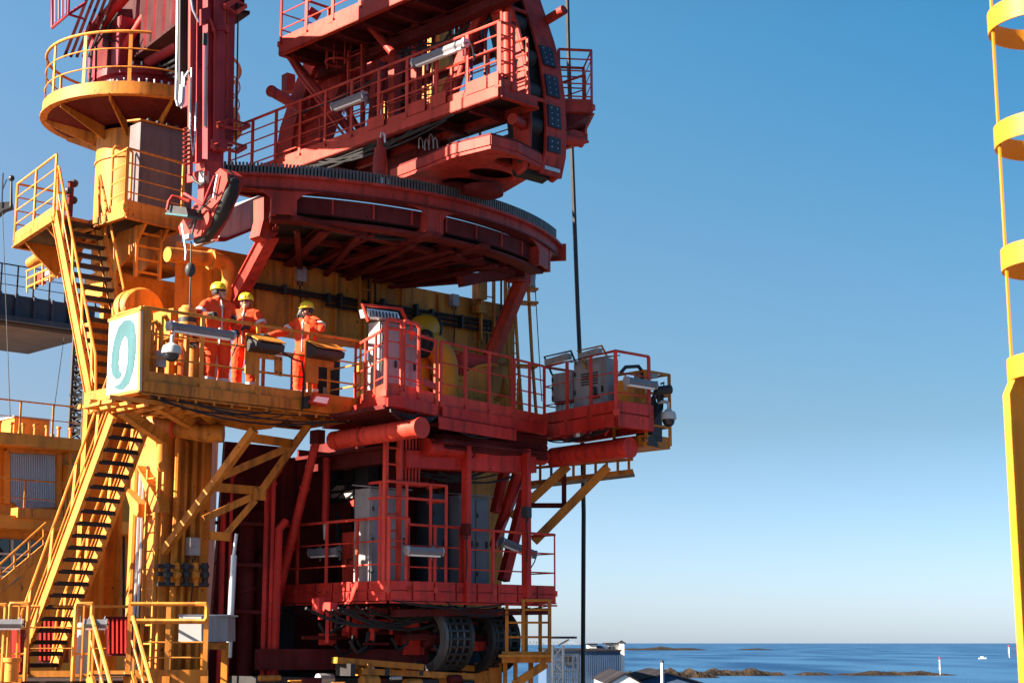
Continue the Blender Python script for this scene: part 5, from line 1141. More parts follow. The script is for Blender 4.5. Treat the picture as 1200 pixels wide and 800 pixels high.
# ================================================================= LOWER RED HOUSE WITH ITS BALCONY
H0 = PY(455, 691, 27.5); HZ = H0.z
HL, HRt = H0 + B * 3.45, H0 + A * 3.95
hs = thing('red_house', 'dark red machinery house hanging under the walkways', 'house', at_z(H0 + B * 2 + A * 1.6, HZ))
LHA = PLN(xy(H0), A2); LHB = PLN(xy(H0), B2)
h0 = H0 + B * 1.25 + A * 1.15
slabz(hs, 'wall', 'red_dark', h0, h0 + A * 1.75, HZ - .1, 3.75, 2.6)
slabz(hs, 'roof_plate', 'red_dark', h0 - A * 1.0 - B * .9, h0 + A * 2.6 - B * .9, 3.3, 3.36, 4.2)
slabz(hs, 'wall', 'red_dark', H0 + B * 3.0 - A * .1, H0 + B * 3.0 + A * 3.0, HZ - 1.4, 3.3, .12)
# dark red tall side plate at far left
m = MB().prism([at_z(WALL(263, 560, -.4), 3.55), at_z(WALL(340, 560, -.4), 3.55), at_z(WALL(340, 780, -.4), -1.9), at_z(WALL(240, 780, -.4), -1.9)], -nW * .08); obj('side_plate', m, 'red_dark', hs)
for px0, off in ((546, .0), (617, .0)):
    c = LHA(px0, 690, .03); obj('column', MB().beam(at_z(c, HZ - .18), at_z(c, 3.5), .15, .10, A), 'red', hs); 
    for zz in (.25, 2.25): obj('lug', MB().box(at_z(c, HZ + zz) + LHA.n * .06, A * .035, LHA.n * .01, Zv * .1), 'red_dark', hs)
for (x0, y0, o0, x1, y1, o1, w_) in ((592, 546, -1.2, 580, 600, -1.2, .16), (608, 548, -.7, 579, 640, -1.5, .15), (616, 575, -.5, 590, 680, -.6, .2), (578, 640, -1.0, 612, 560, -1.6, .12)):
    obj('brace', MB().beam(LHA(x0, y0, o0), LHA(x1, y1, o1), w_, w_ * .8), 'red', hs)
obj('eave_beam', MB().beam(LHA(470, 538, -.2), LHA(622, 545, -.2), .3, .3), 'red', hs)
obj('eave_beam', MB().beam(LHB(455, 534, -.4), LHB(345, 548, -.4), .2, .26), 'red_dark', hs)
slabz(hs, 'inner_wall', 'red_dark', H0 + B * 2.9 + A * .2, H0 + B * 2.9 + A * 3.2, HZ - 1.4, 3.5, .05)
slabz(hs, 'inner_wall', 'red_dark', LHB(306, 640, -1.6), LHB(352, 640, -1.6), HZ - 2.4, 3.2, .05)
# balcony
bl = thing('red_balcony', 'long red railed balcony round the lower house', 'platform', H0)
deck(bl, [HL, H0, HRt, HRt + B * 1.4, H0 + A * 1.15 + B * 1.25, HL + A * 1.15], .05, 'grate', .17, 'red')
railing(bl, [HL, H0, H0 + A * .42], 1.22, (.36, .68), .8, .16, 'red_rail', post=(.06, .03), r=.027)
railing(bl, [H0 + A * 1.62, HRt, HRt + B * .8], 1.1, (.36, .68), .8, .16, 'red_rail', post=(.06, .03), r=.025)
railing(bl, [H0 + A * .42, H0 + A * 1.62], 1.12, (.36, .68), .6, .16, 'red_rail', post=(.06, .03), r=.025)
for (p, q, d_) in ((HL, H0, LHB.n), (H0, HRt, LHA.n)):
    L_ = (q - p).length; n_ = int(L_ / .48)
    for i in range(n_):
        a, b2 = p + (q - p) * ((i + .04) / n_), p + (q - p) * ((i + .96) / n_)
        obj('kick_plate', MB().beam(a + Zv * .085 + d_ * .035, b2 + Zv * .085 + d_ * .035, .012, .15), 'red', bl); obj('kick_plate', MB().beam(a - Zv * .085 + d_ * .04, b2 - Zv * .085 + d_ * .04, .012, .15), 'red', bl)
    obj('bottom_pipe', MB().tube([p - Zv * .2 + d_ * .05, q - Zv * .2 + d_ * .05], .018, 6), 'red_rail', bl)
# ladder with guard cage through the balcony
lg = thing('caged_ladder', 'red ladder with a square rail cage rising from the balcony corner', 'ladder', H0 + A * .1)
lp = LHA(458, 690, -.12)
ladder(lg, at_z(lp, HZ + .02), at_z(lp, PY(458, 515, lp.y).z), A, .30, .26, 'red_rail', .04, .018)
gz0, gz1 = HZ + 1.2, PY(470, 564, 27.6).z
for z_ in (gz1, (gz0 + gz1) / 2 + .05): obj('cage_rail', MB().tube([at_z(H0 + B * .55, z_), at_z(H0, z_), at_z(H0 + A * 1.28, z_), at_z(H0 + A * 1.28 + B * .5, z_)], .025, 7), 'red_rail', lg)
for p in (H0 + B * .25, H0 + A * .38, H0 + A * .92, H0 + A * 1.28): obj('cage_post', MB().beam(at_z(p, HZ + .02), at_z(p, gz1), .05, .05), 'red_rail', lg)
m = MB()
for i in range(6): m.tube([at_z(lp + A * (.22 + i * .075), 3.5), at_z(lp + A * (.22 + i * .075), 2.72)], .02, 6)
obj('hanging_basket', m, 'red_rail', lg); obj('basket_ring', MB().beam(at_z(lp + A * .16, 2.70), at_z(lp + A * .72, 2.70), .2, .07), 'red_rail', lg)
# cabinets on the balcony
pA = LHA(490, 690, -1.0)
cabinet('grey_cabinet', 'grey cabinet behind the ladder cage, its left edge sunlit', H0 + A * .15 + B * .72, H0 + A * 1.0 + B * .72, HZ, PY(450, 572, 28.2).z, .42, 'grey', True, 1)
cabinet('grey_cabinet', 'blue grey cabinet standing between the red columns of the balcony', H0 + A * 1.9 + B * .35, H0 + A * 2.62 + B * .35, HZ, PY(555, 580, 29.1).z, .5, 'slate', True, 2)
cabinet('grey_cabinet', 'dark narrow cabinet left of the blue grey one', H0 + A * 1.45 + B * .6, H0 + A * 1.82 + B * .6, HZ, HZ + 1.75, .4, 'navy', False, 1)
wb_ = thing('wall_box', 'small grey terminal box with cable glands on the house wall', 'box', LHB(400, 575, -1.0))
quad_on(wb_, 'box_body', 'grey', LHB, [(388, 566), (413, 566), (413, 583), (388, 583)], -.9, .2)
for k in range(5): obj('gland', MB().tube([LHB(391 + k * 4.6, 583, -.95), LHB(391 + k * 4.6, 589, -.95)], .02, 6), 'dark', wb_)
rp2 = thing('red_cabinet', 'low red cabinet lit by the sun on the left of the balcony', 'cabinet', LHB(411, 650, -.5))
quad_on(rp2, 'body', 'red_rail', LHB, [(401, 624), (419, 622), (419, 682), (401, 684)], -.5, .5); quad_on(rp2, 'door', 'red_rail', LHB, [(403, 628), (417, 626), (417, 668), (403, 670)], -.475, .02)
obj('handle', MB().tube([LHB(407, 660, -.45), LHB(407, 655, -.45), LHB(412, 655, -.45)], .015, 6), 'dark', rp2)
sn = thing('pale_panel', 'pale weathered panel leaning inside the dark left bay', 'panel', LHB(338, 620, -1.2)); quad_on(sn, 'sheet', 'white', LHB, [(331, 563), (350, 559), (346, 615), (338, 660), (331, 690)], -1.2, .04); obj('edge_strip', MB().beam(LHB(331, 563, -1.18), LHB(331, 688, -1.18), .04, .04), 'galv', sn)
dbx = thing('dark_locker', 'dark tall locker in the left bay of the red house', 'locker', LHB(356, 640, -1.0)); quad_on(dbx, 'body', 'navy', LHB, [(347, 570), (376, 566), (376, 690), (347, 694)], -1.3, .5); quad_on(dbx, 'door', 'navy', LHB, [(350, 576), (373, 573), (373, 684), (350, 688)], -1.275, .02)
tube_lamp(LHB(380, 647, -.12), U2, 'tube lamp on the left balcony rail beside the leaning red pole', 0, .75)
tube_lamp(LHA(497, 646, .12), A2, 'tube lamp on the balcony rail right of the red ladder', 0, .72)
tube_lamp(LHA(607, 642, -.4), A2, 'tube lamp in shade at the right end of the balcony', .25, .8)
# pipes and poles of the house
lpz = thing('leaning_pole', 'long leaning red pole from the walkway down past the balcony', 'pole', LHB(300, 790, .35))
obj('shaft', MB().tube([LHB(371, 515, .25), LHB(302, 792, .4)], [.075, .095], 14), 'red', lpz); obj('clevis', MB().box(LHB(372, 512, .25), A * .08, B * .12, Zv * .12), 'red_dark', lpz)
for y in (570, 640): t_ = (y - 515) / (792 - 515); obj('collar', MB().tube([LHB(371 - 69 * t_, y, .25 + .15 * t_), LHB(371 - 69 * (t_ + .01), y + 3, .25 + .15 * t_)], .10, 14), 'red', lpz)
ram = thing('upright_ram', 'slim red upright ram in the left bay', 'ram', LHB(382, 600, -.2)); obj('barrel', MB().tube([LHB(383, 536, -.2), LHB(381, 612, -.2)], .065, 12), 'red', ram); obj('rod', MB().tube([LHB(381, 612, -.2), LHB(380, 632, -.2)], [.05, .02], 10), 'galv', ram)
rpz = thing('red_riser', 'fat dark red riser pipe with an elbow at the far left of the house', 'pipe', PY(292, 780, 28.9))
obj('pipe_run', MB().tube([PY(286, 800, 28.9), PY(289, 640, 28.9), PY(289, 618, 28.9), PY(293, 607, 29.0), PY(302, 604, 29.3), PY(309, 610, 29.5)], .15, 16), 'red_dark', rpz)
for y in (640, 690): obj('flange', MB().tube([PY(289 - (y - 640) * .02, y, 28.9), PY(289, y + 4, 28.9)], .185, 16), 'red_dark', rpz)
obj('second_pipe', MB().tube([PY(302, 800, 29.3), PY(304, 650, 29.3)], .1, 14), 'red_dark', rpz)
pcl = thing('pipe_cluster', 'dark red pipe cluster on the shaded plate between tower leg and house', 'pipes', PY(318, 780, 28.6))
for px, r_, Y_, y0 in ((262, .05, 28.4, 600), (272, .03, 28.4, 560), (314, .06, 28.6, 575), (321, .04, 28.5, 560), (327, .07, 28.5, 620)): obj('pipe', MB().tube([PY(px - 6, 800, Y_), PY(px, y0, Y_), PY(px + 8, y0 - 10, Y_ + .1)], r_, 9), 'red', pcl)
for y in (612, 660, 715): obj('bracket', MB().beam(PY(252, y, 28.6), PY(330, y + 3, 28.7), .08, .06), 'red_dark', pcl)
gro = thing('grey_rod', 'thin grey rod standing between the tower leg and the red riser', 'rod', PY(271, 770, 27.2)); obj('shaft', MB().tube([PY(268, 770, 27.2), PY(274, 650, 27.2)], .055, 10), 'galv', gro); obj('tip', MB().tube([PY(274, 650, 27.2), PY(277, 625, 27.2)], .03, 8), 'galv', gro)
# support tube of the walkway
tt = thing('walkway_tube', 'fat red tube under the walkway, its left half sunlit', 'pipe', PY(440, 510, 27))
pz = PY(493, 501, 26.5); pw = pz + B * 2.35
obj('tube', MB().tube([pw, pz], .16, 22), 'red_rail', tt); obj('end_cap', MB().tube([pz, pz - B * .03], .175, 22), 'red_rail', tt)
for k in (.3, .62, .9): c = pz + B * 2.35 * k; obj('seam_band', MB().tube([c, c + B * .04], .167, 22), 'red', tt)
tt = thing('walkway_tube', 'fat red tube in shade under the walkway right of the ladder', 'pipe', PY(570, 528, 28.5))
obj('tube', MB().tube([PY(498, 523, 28.0), PY(636, 535, 30.6)], .16, 22), 'red', tt)
for k in (.35, .7): c = PY(498, 523, 28.0).lerp(PY(636, 535, 30.6), k); obj('seam_band', MB().tube([c, c + A * .04], .167, 22), 'red_dark', tt)
rnd = random.Random(3)
uw = thing('pipe_bundle', 'tangle of red pipes and brackets under the red walkway', 'pipes', PY(540, 515, 29))
for k in range(10):
    y = 500 + k * 3; obj('pipe', MB().tube([PY(400 + rnd.uniform(0, 40), y + 4, 28.3 + rnd.uniform(0, 1)), PY(520, y - 4, 27.6 + rnd.uniform(0, 1)), PY(640, y + 10, 30 + rnd.uniform(0, .6))], rnd.uniform(.02, .05), 7), 'red_dark', uw)
for k in range(14):
    c = PY(500 + k * 10, 506 + k * 1.8, 28 + k * .2); obj('hanger', MB().prism([c - A * .06, c + A * .06, c - Zv * .16], B * .3), 'red_dark', uw)
uw2 = thing('machinery_frame', 'dark red machinery frame with hoses inside the house bays', 'machine', H0 + A * 1.0 + B * .8)
for k in range(46):
    x = rnd.uniform(310, 440); y = rnd.uniform(545, 600); c = LHB(x, y, -rnd.uniform(.9, 1.5))
    if k % 2: obj('hose', MB().tube([c, c - Zv * rnd.uniform(.4, 1.4) + U * rnd.uniform(-.1, .3), c - Zv * 1.6 + U * rnd.uniform(-.2, .5)], rnd.uniform(.02, .06), 7), ('dark', 'red_dark')[k % 3 == 0], uw2)
    else: obj('block', MB().box(c, A * .12, B * rnd.uniform(.06, .2), Zv * rnd.uniform(.06, .3)), ('red_dark', 'dark', 'red')[k % 3], uw2)
for k in range(4): obj('pipe', MB().tube([LHA(500 + 7 * k, 560, -.9), LHA(500 + 7 * k, 690, -.9)], .04, 8), 'red_dark', uw2)

# ================================================================= UNDERSIDE: winch frame, two big sheave drums, yellow guides
UBZ = HZ - .2
un = thing('winch_bed', 'dark red winch bed slung under the balcony', 'machine', H0 + A * 1 + B * 1 - Zv * 1)
obj('frame_beam', MB().beam(LHA(300, 772, -2.2), LHA(500, 772, -.9), .3, .35), 'red_dark', un)
obj('frame_beam', MB().beam(LHB(450, 716, -.25), LHB(310, 716, -.25), .2, .12), 'red_dark', un); obj('frame_beam', MB().beam(LHA(462, 718, -.25), LHA(640, 716, -.25), .2, .12), 'red_dark', un)
slabz(un, 'back_wall', 'dark', H0 + B * 2.9 - A * .3, H0 + B * 2.9 + A * 2.9, -1.9, UBZ, .1)
slabz(un, 'side_wall', 'red_dark', H0 + B * 1.4 + A * 2.75, H0 + B * 1.4 + A * 2.95, -.75, UBZ - .01, 1.4)
for k in range(64):
    x = rnd.uniform(362, 590); y = rnd.uniform(708, 762); off = -rnd.uniform(.5, 1.6); c = LHA(x, y, off)
    kind = k % 4
    if kind == 0: obj('pipe', MB().tube([c, at_z(c, UBZ - .05)], rnd.uniform(.02, .05), 7), 'red', un)
    elif kind == 1: obj('pipe', MB().tube([c - A * rnd.uniform(.2, .6), c + A * rnd.uniform(.2, .6)], rnd.uniform(.02, .06), 7), 'red_dark', un)
    elif kind == 2: obj('bracket', MB().box(c, A * rnd.uniform(.05, .18), B * .1, Zv * rnd.uniform(.05, .16)), 'red', un)
    else: obj('hose', MB().tube([c, c - Zv * .2 + A * .15, c - Zv * .1 + A * .35, c + A * .4 + Zv * .15], .03, 7), 'rubber', un)
def drum(label, px, py, off, r, L, m0):
    c = LHA(px, py, off); t = thing('sheave_drum', label, 'drum', c); t['group'] = 'sheave drums under the balcony'
    obj('rim', MB().lathe(c, A, [(r, 0), (r * 1.06, .0), (r * 1.06, .08), (r * .8, .08), (r * .8, 0), (r, 0)], 44), m0, t)
    obj('far_rim', MB().lathe(c + A * L, A, [(r * 1.04, 0), (r * 1.04, .08), (r * .8, .08), (r * .8, 0), (r * 1.04, 0)], 44), 'dark', t)
    obj('liner', MB().lathe(c, A, [(r * .86, .06), (r * .86, L)], 40), 'dark', t)
    m = MB()
    for k in range(26):
        a = 2 * math.pi * k / 26; d = B * math.cos(a) + Zv * math.sin(a); m.box(c + d * r * .97 + A * (L * .5 + .04), A * L * .48, d * .03, d.cross(A) * .02)
    obj('slats', m, 'dark', t)
    m = MB()
    for k in range(4): m.lathe(c + A * (.15 + k * L / 4), A, [(r * 1.0, 0), (r * 1.0, .03), (r * .95, .03), (r * .95, 0), (r, 0)], 40)
    obj('hoop', m, 'greasy', t)
    obj('hub', MB().lathe(c, A, [(.001, .02), (.16, .02), (.16, L), (.001, L)], 16), 'red_dark', t)
    for k in range(4):
        a = math.pi / 4 + k * math.pi / 2; d = B * math.cos(a) + Zv * math.sin(a); obj('spoke', MB().beam(c + A * .2 + d * .1, c + A * .2 + d * r * .86, .08, .12, A), 'dark', t)
drum('pale rimmed slatted sheave drum nearest the middle under the balcony', 496, 748, -.65, .56, .62, 'greasy')
drum('dark slatted sheave drum at the right under the balcony', 552, 750, -.9, .56, .62, 'dark')
gd = thing('yellow_guide', 'pair of long yellow guide bars below the pale sheave drum', 'guide', LHA(450, 780, -.4))
obj('bar', MB().beam(LHA(392, 773, -.7), LHA(493, 781, -.3), .25, .10), 'yellow', gd); obj('bar', MB().beam(LHA(420, 786, -.5), LHA(555, 792, -.5), .2, .10), 'yellow', gd); obj('bar', MB().beam(LHA(528, 781, -.9), LHA(556, 783, -.9), .2, .10), 'yellow', gd)
for k in range(5): obj('clamp', MB().box(LHA(405 + k * 20, 784, -.6), A * .05, B * .2, Zv * .1), 'yellow' if k % 2 else 'dark', gd)
lcl = thing('deck_winch', 'dark winch bed with yellow fittings at the bottom of the crane', 'machine', LHA(420, 800, -.8))
for k in range(16):
    x = 310 + k * 17; c = LHA(x, 794 + (k * 7 % 9), -rnd.uniform(.3, 1.3))
    obj('fitting', MB().tube([c - A * .1, c + A * rnd.uniform(.1, .3)], rnd.uniform(.03, .1), 9), ('yellow', 'dark', 'yellow_clean', 'red_dark', 'galv')[k % 5], lcl)
obj('bed', MB().prism([LHA(300, 792, -1.4), LHA(560, 797, -1.4), at_z(LHA(560, 797, -1.4), -1.9), at_z(LHA(300, 792, -1.4), -1.9)], B * .8), 'dark', lcl)
ltl = thing('striped_plate', 'pale slotted plate catching the sun below the balcony left end', 'plate', LHB(340, 725, -.2)); obj('plate', MB().prism([LHB(331, 744, -.5), LHB(334, 708, -.5), LHB(358, 705, -.5), LHB(358, 724, -.5), LHB(341, 742, -.5)], A * .03), 'white', ltl)
for k in range(3): obj('bar', MB().beam(LHB(334 + k * 7, 742 - k * 5, -.46), LHB(344 + k * 6, 712 - k * 2, -.46), .04, .09), 'dark', ltl)
# yellow access frame at the lower right
yf = thing('access_tower', 'ochre access tower with platform at the lower right of the crane', 'frame', PY(620, 770, 29.6))
YF = PLN(xy(PY(620, 770, 29.6)), (1, .12))
for px, o in ((594, 0), (613, 0), (616.5, -.6), (633, -.6), (644, 0)): obj('post', MB().beam(YF(px, 702, o), YF(px, 772, o), .06, .06), 'yellow' if px != 616.5 else 'yellow_clean', yf)
for y in (714, 729, 746): obj('rail', MB().tube([YF(592, y), YF(646, y)], .022, 6), 'yellow', yf)
obj('top_rail', MB().tube([YF(592, 703), YF(646, 703), YF(646, 703, -.7)], .026, 6), 'yellow', yf)
obj('floor', MB().prism([YF(588, 763, .05), YF(646, 763, .05), YF(646, 776, .05), YF(588, 776, .05)], Vector((0, .9, 0))), 'yellow', yf); obj('lower_beam', MB().beam(YF(584, 768, .1), YF(646, 768, .1), .06, .05), 'yellow_clean', yf)
obj('brace', MB().beam(YF(602, 802), YF(640, 777), .12, .14), 'yellow', yf)
for px in (592, 604, 622): obj('leg', MB().beam(YF(px, 776, -.3), at_z(YF(px, 830, -.3), -1.9), .08, .08), 'yellow_wall', yf)
obj('cage_bar', MB().beam(YF(644, 722, .03), YF(644, 746, .03), .12, .04), 'yellow', yf)
obj('column', MB().prism([YF(556, 776, -.5), YF(588, 776, -.5), at_z(YF(588, 830, -.5), -1.9), at_z(YF(556, 830, -.5), -1.9)], Vector((0, .6, 0))), 'yellow', yf)

# ================================================================= BOTTOM LEFT: lower landing with gates, short stair, boxes
GZ = -.55
BP_ = PLN(xy(PY(100, 790, 24.4)), (1, .12))
def bq(px, off=0, z=GZ): p = BP_(px, 780, off); return at_z(p, z)
lo = thing('lower_landing', 'yellow railed landing at the foot of the long lower stair', 'platform', bq(60))
obj('deck', MB().prism([bq(-30), bq(244), bq(244, -4.5), bq(-60, -4.5)], -Zv * .06), 'grate', lo)
obj('edge_beam', MB().prism([bq(-30, .02, GZ - .2), bq(26, .02, GZ - .2), bq(26, .02, GZ + .05), bq(-30, .02, GZ + .05)], -BP_.n * .05), 'yellow', lo)
obj('edge_beam', MB().prism([bq(176, .02, GZ - .2), bq(244, .02, GZ - .2), bq(244, .02, GZ + .16), bq(176, .02, GZ + .16)], -BP_.n * .05), 'yellow', lo)
for px in (-20, 90, 235): obj('leg', MB().beam(bq(px, -.6, -1.9), bq(px, -.6, GZ - .06), .14, .14), 'yellow_wall', lo)
def gate(px0, px1, z1):
    obj('gate_hoop', MB().tube([bq(px0), bq(px0, 0, z1 - .04), bq(px0 + 1, 0, z1), bq(px1 - 1, 0, z1), bq(px1, 0, z1 - .04), bq(px1)], .035, 8), 'yellow_clean', lo)
    for k in (.35, .68): obj('mid_rail', MB().tube([bq(px0, 0, GZ + (z1 - GZ) * k), bq(px1, 0, GZ + (z1 - GZ) * k)], .02, 6), 'yellow_clean', lo)
    obj('inner_post', MB().beam(bq((px0 + px1) / 2, 0, GZ), bq((px0 + px1) / 2, 0, z1), .05, .02), 'yellow_clean', lo)
zt = PY(20, 707, 24.4).z
gate(8, 30, zt); gate(86, 105, zt); gate(-12, 3, zt - .02)
railing(lo, [bq(150), bq(240)], zt - GZ, (.3, .5, .75), .55, .16, 'yellow_clean', post=(.07, .03), r=.03)
obj('end_loop', MB().tube([bq(226, 0, zt), bq(238, .02, zt), bq(240.5, .02, zt - .05), bq(240.5, .02, zt - .2), bq(238, .02, zt - .25), bq(150, .02, zt - .25)], .034, 8), 'yellow_clean', lo)
railing(lo, [bq(-30, -3.2), bq(150, -3.2), bq(150, -.1)], 1.15, (.4, .7), .9, .1, 'yellow_clean', post=(.06, .03))
sw_ = thing('short_stair', 'short yellow stair going down in front of the lower landing', 'stair', bq(150, .6))
for px in (108, 156):
    p, q = BP_(px, 722, .1), BP_(px + 26, 815, 1.0)
    obj('handrail', MB().tube([p, q], .035, 8), 'yellow_clean', sw_); obj('mid_rail', MB().tube([p - Zv * .35, q - Zv * .35], .02, 6), 'yellow_clean', sw_); obj('stringer', MB().beam(p - Zv * .85, q - Zv * .85, .05, .2), 'yellow_clean', sw_)
    for k in (.1, .45, .8): c = p.lerp(q, k); obj('post', MB().beam(c, c - Zv * .85, .05, .03), 'yellow_clean', sw_)
for k in range(5): c = BP_(108, 722, .1).lerp(BP_(134, 815, 1.0), k / 5) - Zv * .85; d_ = BP_(156, 722, .1).lerp(BP_(182, 815, 1.0), k / 5) - Zv * .85; obj('tread', MB().beam(c, d_, .22, .03), 'grate', sw_)
gb = thing('grey_deck_box', 'long grey locker with white end beside the lower railing', 'locker', bq(240, -1.0))
p0, p1 = PY(210, 722, 25.6), PY(268, 752, 25.9)
obj('body', MB().prism([at_z(p0, PY(236, 752, 25.6).z), PY(236, 752, 25.6), PY(236, 722, 25.6), p0], Vector((.05, .8, 0))), 'white', gb)
obj('side', MB().prism([PY(236.5, 752, 25.6), PY(267, 751, 26.0), PY(267, 722, 26.0), PY(236.5, 722, 25.6)], Vector((0, .7, 0))), 'grey', gb)
obj('lid', MB().prism([PY(209, 721.5, 25.58), PY(268, 721.5, 25.9), PY(268, 719.5, 25.9), PY(209, 719.5, 25.58)], Vector((0, .9, 0))), 'white', gb)
obj('leg', MB().beam(PY(240, 752, 25.9), at_z(PY(240, 752, 25.9), -1.9), .1, .1).beam(PY(264, 752, 26.3), at_z(PY(264, 752, 26.3), -1.9), .1, .1), 'yellow_wall', gb)
yb2 = thing('yellow_beam', 'short yellow beam sticking out below the grey locker', 'beam', PY(255, 757, 25.8)); obj('web', MB().beam(PY(236, 756, 25.7), PY(266, 757, 25.9), .05, .1), 'yellow', yb2); obj('flange', MB().beam(PY(236, 753.5, 25.7), PY(266, 754.5, 25.9), .14, .02), 'yellow', yb2)
for k, (x0, x1, y0, y1, Y_, lab) in enumerate(((44, 72, 722, 776, 30.5, 'slatted red machine seen through the foot of the lower stair'), (124, 152, 722, 768, 27.5, 'red machine behind the middle gate of the lower landing'), (12, 24, 726, 790, 26.5, 'narrow red machine behind the leftmost gate'))):
    t = thing('red_machine', lab, 'machine', PY((x0 + x1) / 2, y1, Y_))
    pl = PLN(xy(PY(x0, y1, Y_)), (1, 0)); quad_on(t, 'casing', 'red_dark', pl, [(x0, y0), (x1, y0), (x1, y1), (x0, y1)], 0, .5)
    for j in range(5): quad_on(t, 'rib', 'red', pl, [(x0 + 2 + j * (x1 - x0 - 3) / 5, y0 + 3), (x0 + 4 + j * (x1 - x0 - 3) / 5, y0 + 3), (x0 + 4 + j * (x1 - x0 - 3) / 5, y1 - 3), (x0 + 2 + j * (x1 - x0 - 3) / 5, y1 - 3)], .05, .05)
tube_lamp(bq(6, .1, PY(6, 731, 24.4).z), (1, .1), 'tube lamp on the leftmost gate at the frame edge', 0, .4)
tube_lamp(bq(110, .1, PY(110, 731, 24.4).z), (1, .1), 'tube lamp on the middle gate of the lower landing', 0, .3)
sl_ = thing('fire_cylinder', 'pale cylinder strapped inside the middle gate', 'cylinder', bq(93, -.4)); obj('body', MB().tube([bq(93, -.3, GZ + .1), bq(93, -.3, GZ + .75), bq(93, -.3, GZ + .85)], [.12, .12, .04], 14), 'white', sl_); obj('valve', MB().tube([bq(93, -.3, GZ + .85), bq(93, -.3, GZ + .95)], .03, 8), 'dark', sl_)
bo_ = thing('bollard', 'pale yellow mooring fitting beside the foot of the lower stair', 'bollard', bq(14, .25)); obj('body', MB().tube([bq(14, .2, GZ), bq(14, .2, GZ + .28)], .1, 14), 'yellow_clean', bo_); obj('cap', MB().tube([bq(14, .2, GZ + .28), bq(14, .2, GZ + .34)], .13, 14), 'yellow_clean', bo_)
# ================================================================= UPPER RED MACHINE ON THE RING
LW = PLN(xy(PY(585, 100, 25.5)), U2)       # outer edge of its long walkway, facing left
WZ = LW(450, 149).z
def lw(px, py, off=0.0): return LW(px, py, off)
def lz(px, off=0.0, z=None):
    """point on the walkway floor above pixel column px"""
    lo, hi = -200.0, 700.0
    for _ in range(40):
        mid = (lo + hi) / 2
        if LW(px, mid, off).z > (WZ if z is None else z): lo = mid
        else: hi = mid
    return LW(px, lo, off)
ww = thing('upper_walkway', 'long red railed walkway climbing to the right above the ring', 'walkway', lz(450))
q0, q1 = lz(268), lz(586)
deck(ww, [q0, q1, q1 + A * .85, q0 + A * .85], .05, 'grate', .2, 'red_shaded')
railing(ww, [q0, q1 - U * .02, q1 + A * .3], 1.12, (.2, .4, .6, .8), .82, .14, 'red_shaded_rail', post=(.07, .03), r=.028, rm=.015)
obj('fascia', MB().beam(q0 - Zv * .1 + LW.n * .04, q1 - Zv * .1 + LW.n * .04, .02, .2), 'red_shaded_rail', ww)
for k in range(7):
    a = q0.lerp(q1, .12 + k * .13); obj('cross_bearer', MB().ibeam(a - Zv * .17 + A * .06, a - Zv * .17 + A * .9, .09, .16), 'red_dark', ww)
for i, (a, b_) in enumerate(((478, 498), (504, 522), (546, 570), (572, 584), (430, 450))):
    obj('kick_plate', MB().beam(lz(a, .05) + Zv * .12, lz(b_, .05) + Zv * .12, .015, .22), 'red_shaded_rail', ww)
tube_lamp(LW(515, 63, .12), U2, 'long pale tube lamp on the upper walkway railing before the yellow mast', -.0, 1.25)
TLP = LW(409, 119, .12); dk2 = tube_lamp(TLP, U2, 'shaded tube lamp low on the upper walkway railing left of the ladder', 0, .85)
# main frame of the machine
UZ = 11.45
fm = thing('column_tower', 'dark red tower of columns and braces between the two upper decks', 'frame', lz(480, -1.2))
for (x0, y0, x1, y1, off, w_, h_, mt) in ((463, -40, 462, 178, -.95, .17, .17, 'red_shaded'), (490, -30, 487, 165, -1.0, .15, .15, 'red_shaded'), (444, 60, 436, 172, -1.0, .15, .17, 'red_shaded'), (477, -20, 474, 168, -1.6, .2, .2, 'red_dark')):
    obj('column', MB().beam(LW(x0, y0, off), LW(x1, y1, off), w_, h_, A), mt, fm)
for (x0, y0, x1, y1, off, w_) in ((333, 58, 430, 178, -.35, .15), (419, 14, 460, 62, -.5, .14), (400, 30, 440, 62, -1.0, .12), (520, -20, 560, 60, -1.3, .16), (576, -10, 520, 118, -1.0, .18), (505, 20, 560, -30, -1.2, .13), (448, 64, 480, 20, -1.3, .12), (405, 125, 432, 172, -1.0, .11), (548, 62, 530, 118, -.9, .14)):
    obj('brace', MB().tube([LW(x0, y0, off), LW(x1, y1, off)], w_ * .52, 12) if w_ < .155 else MB().beam(LW(x0, y0, off), LW(x1, y1, off), w_, w_ * .8, A), 'red_shaded', fm)
obj('hose', MB().tube([LW(334, 62, -.2), LW(352, 92, -.15), (LW(372, 118, -.2)), LW(398, 152, -.25), LW(410, 166, -.3)], .025, 7), 'red_shaded_rail', fm)
obj('hose', MB().tube([LW(337, 62, -.2), LW(370, 108, -.15), LW(402, 150, -.25)], .02, 7), 'red_shaded', fm)
for (x0, y0, x1, y1, off, w_, h_) in ((430, 66, 600, 0, -1.3, .14, .18), (440, 118, 600, 54, -1.7, .1, .13), (462, 34, 600, -22, -1.2, .12, .16)):
    obj('girder', MB().beam(LW(x0, y0, off), LW(x1, y1, off), w_, h_), 'red_dark', fm)
obj('gusset', MB().prism([LW(440, 62, -.9), LW(462, 42, -.9), LW(462, 74, -.9), LW(446, 72, -.9)], A * .05), 'red_shaded', fm)
for i in range(9):
    x = 446 + i * 16; y = 60 - i * 6.4
    obj('lattice_bar', MB().tube([LW(x, y, -1.3), LW(x + (9 if i % 2 else -9), y + 58, -1.55)], .035, 7), 'red_shaded', fm)
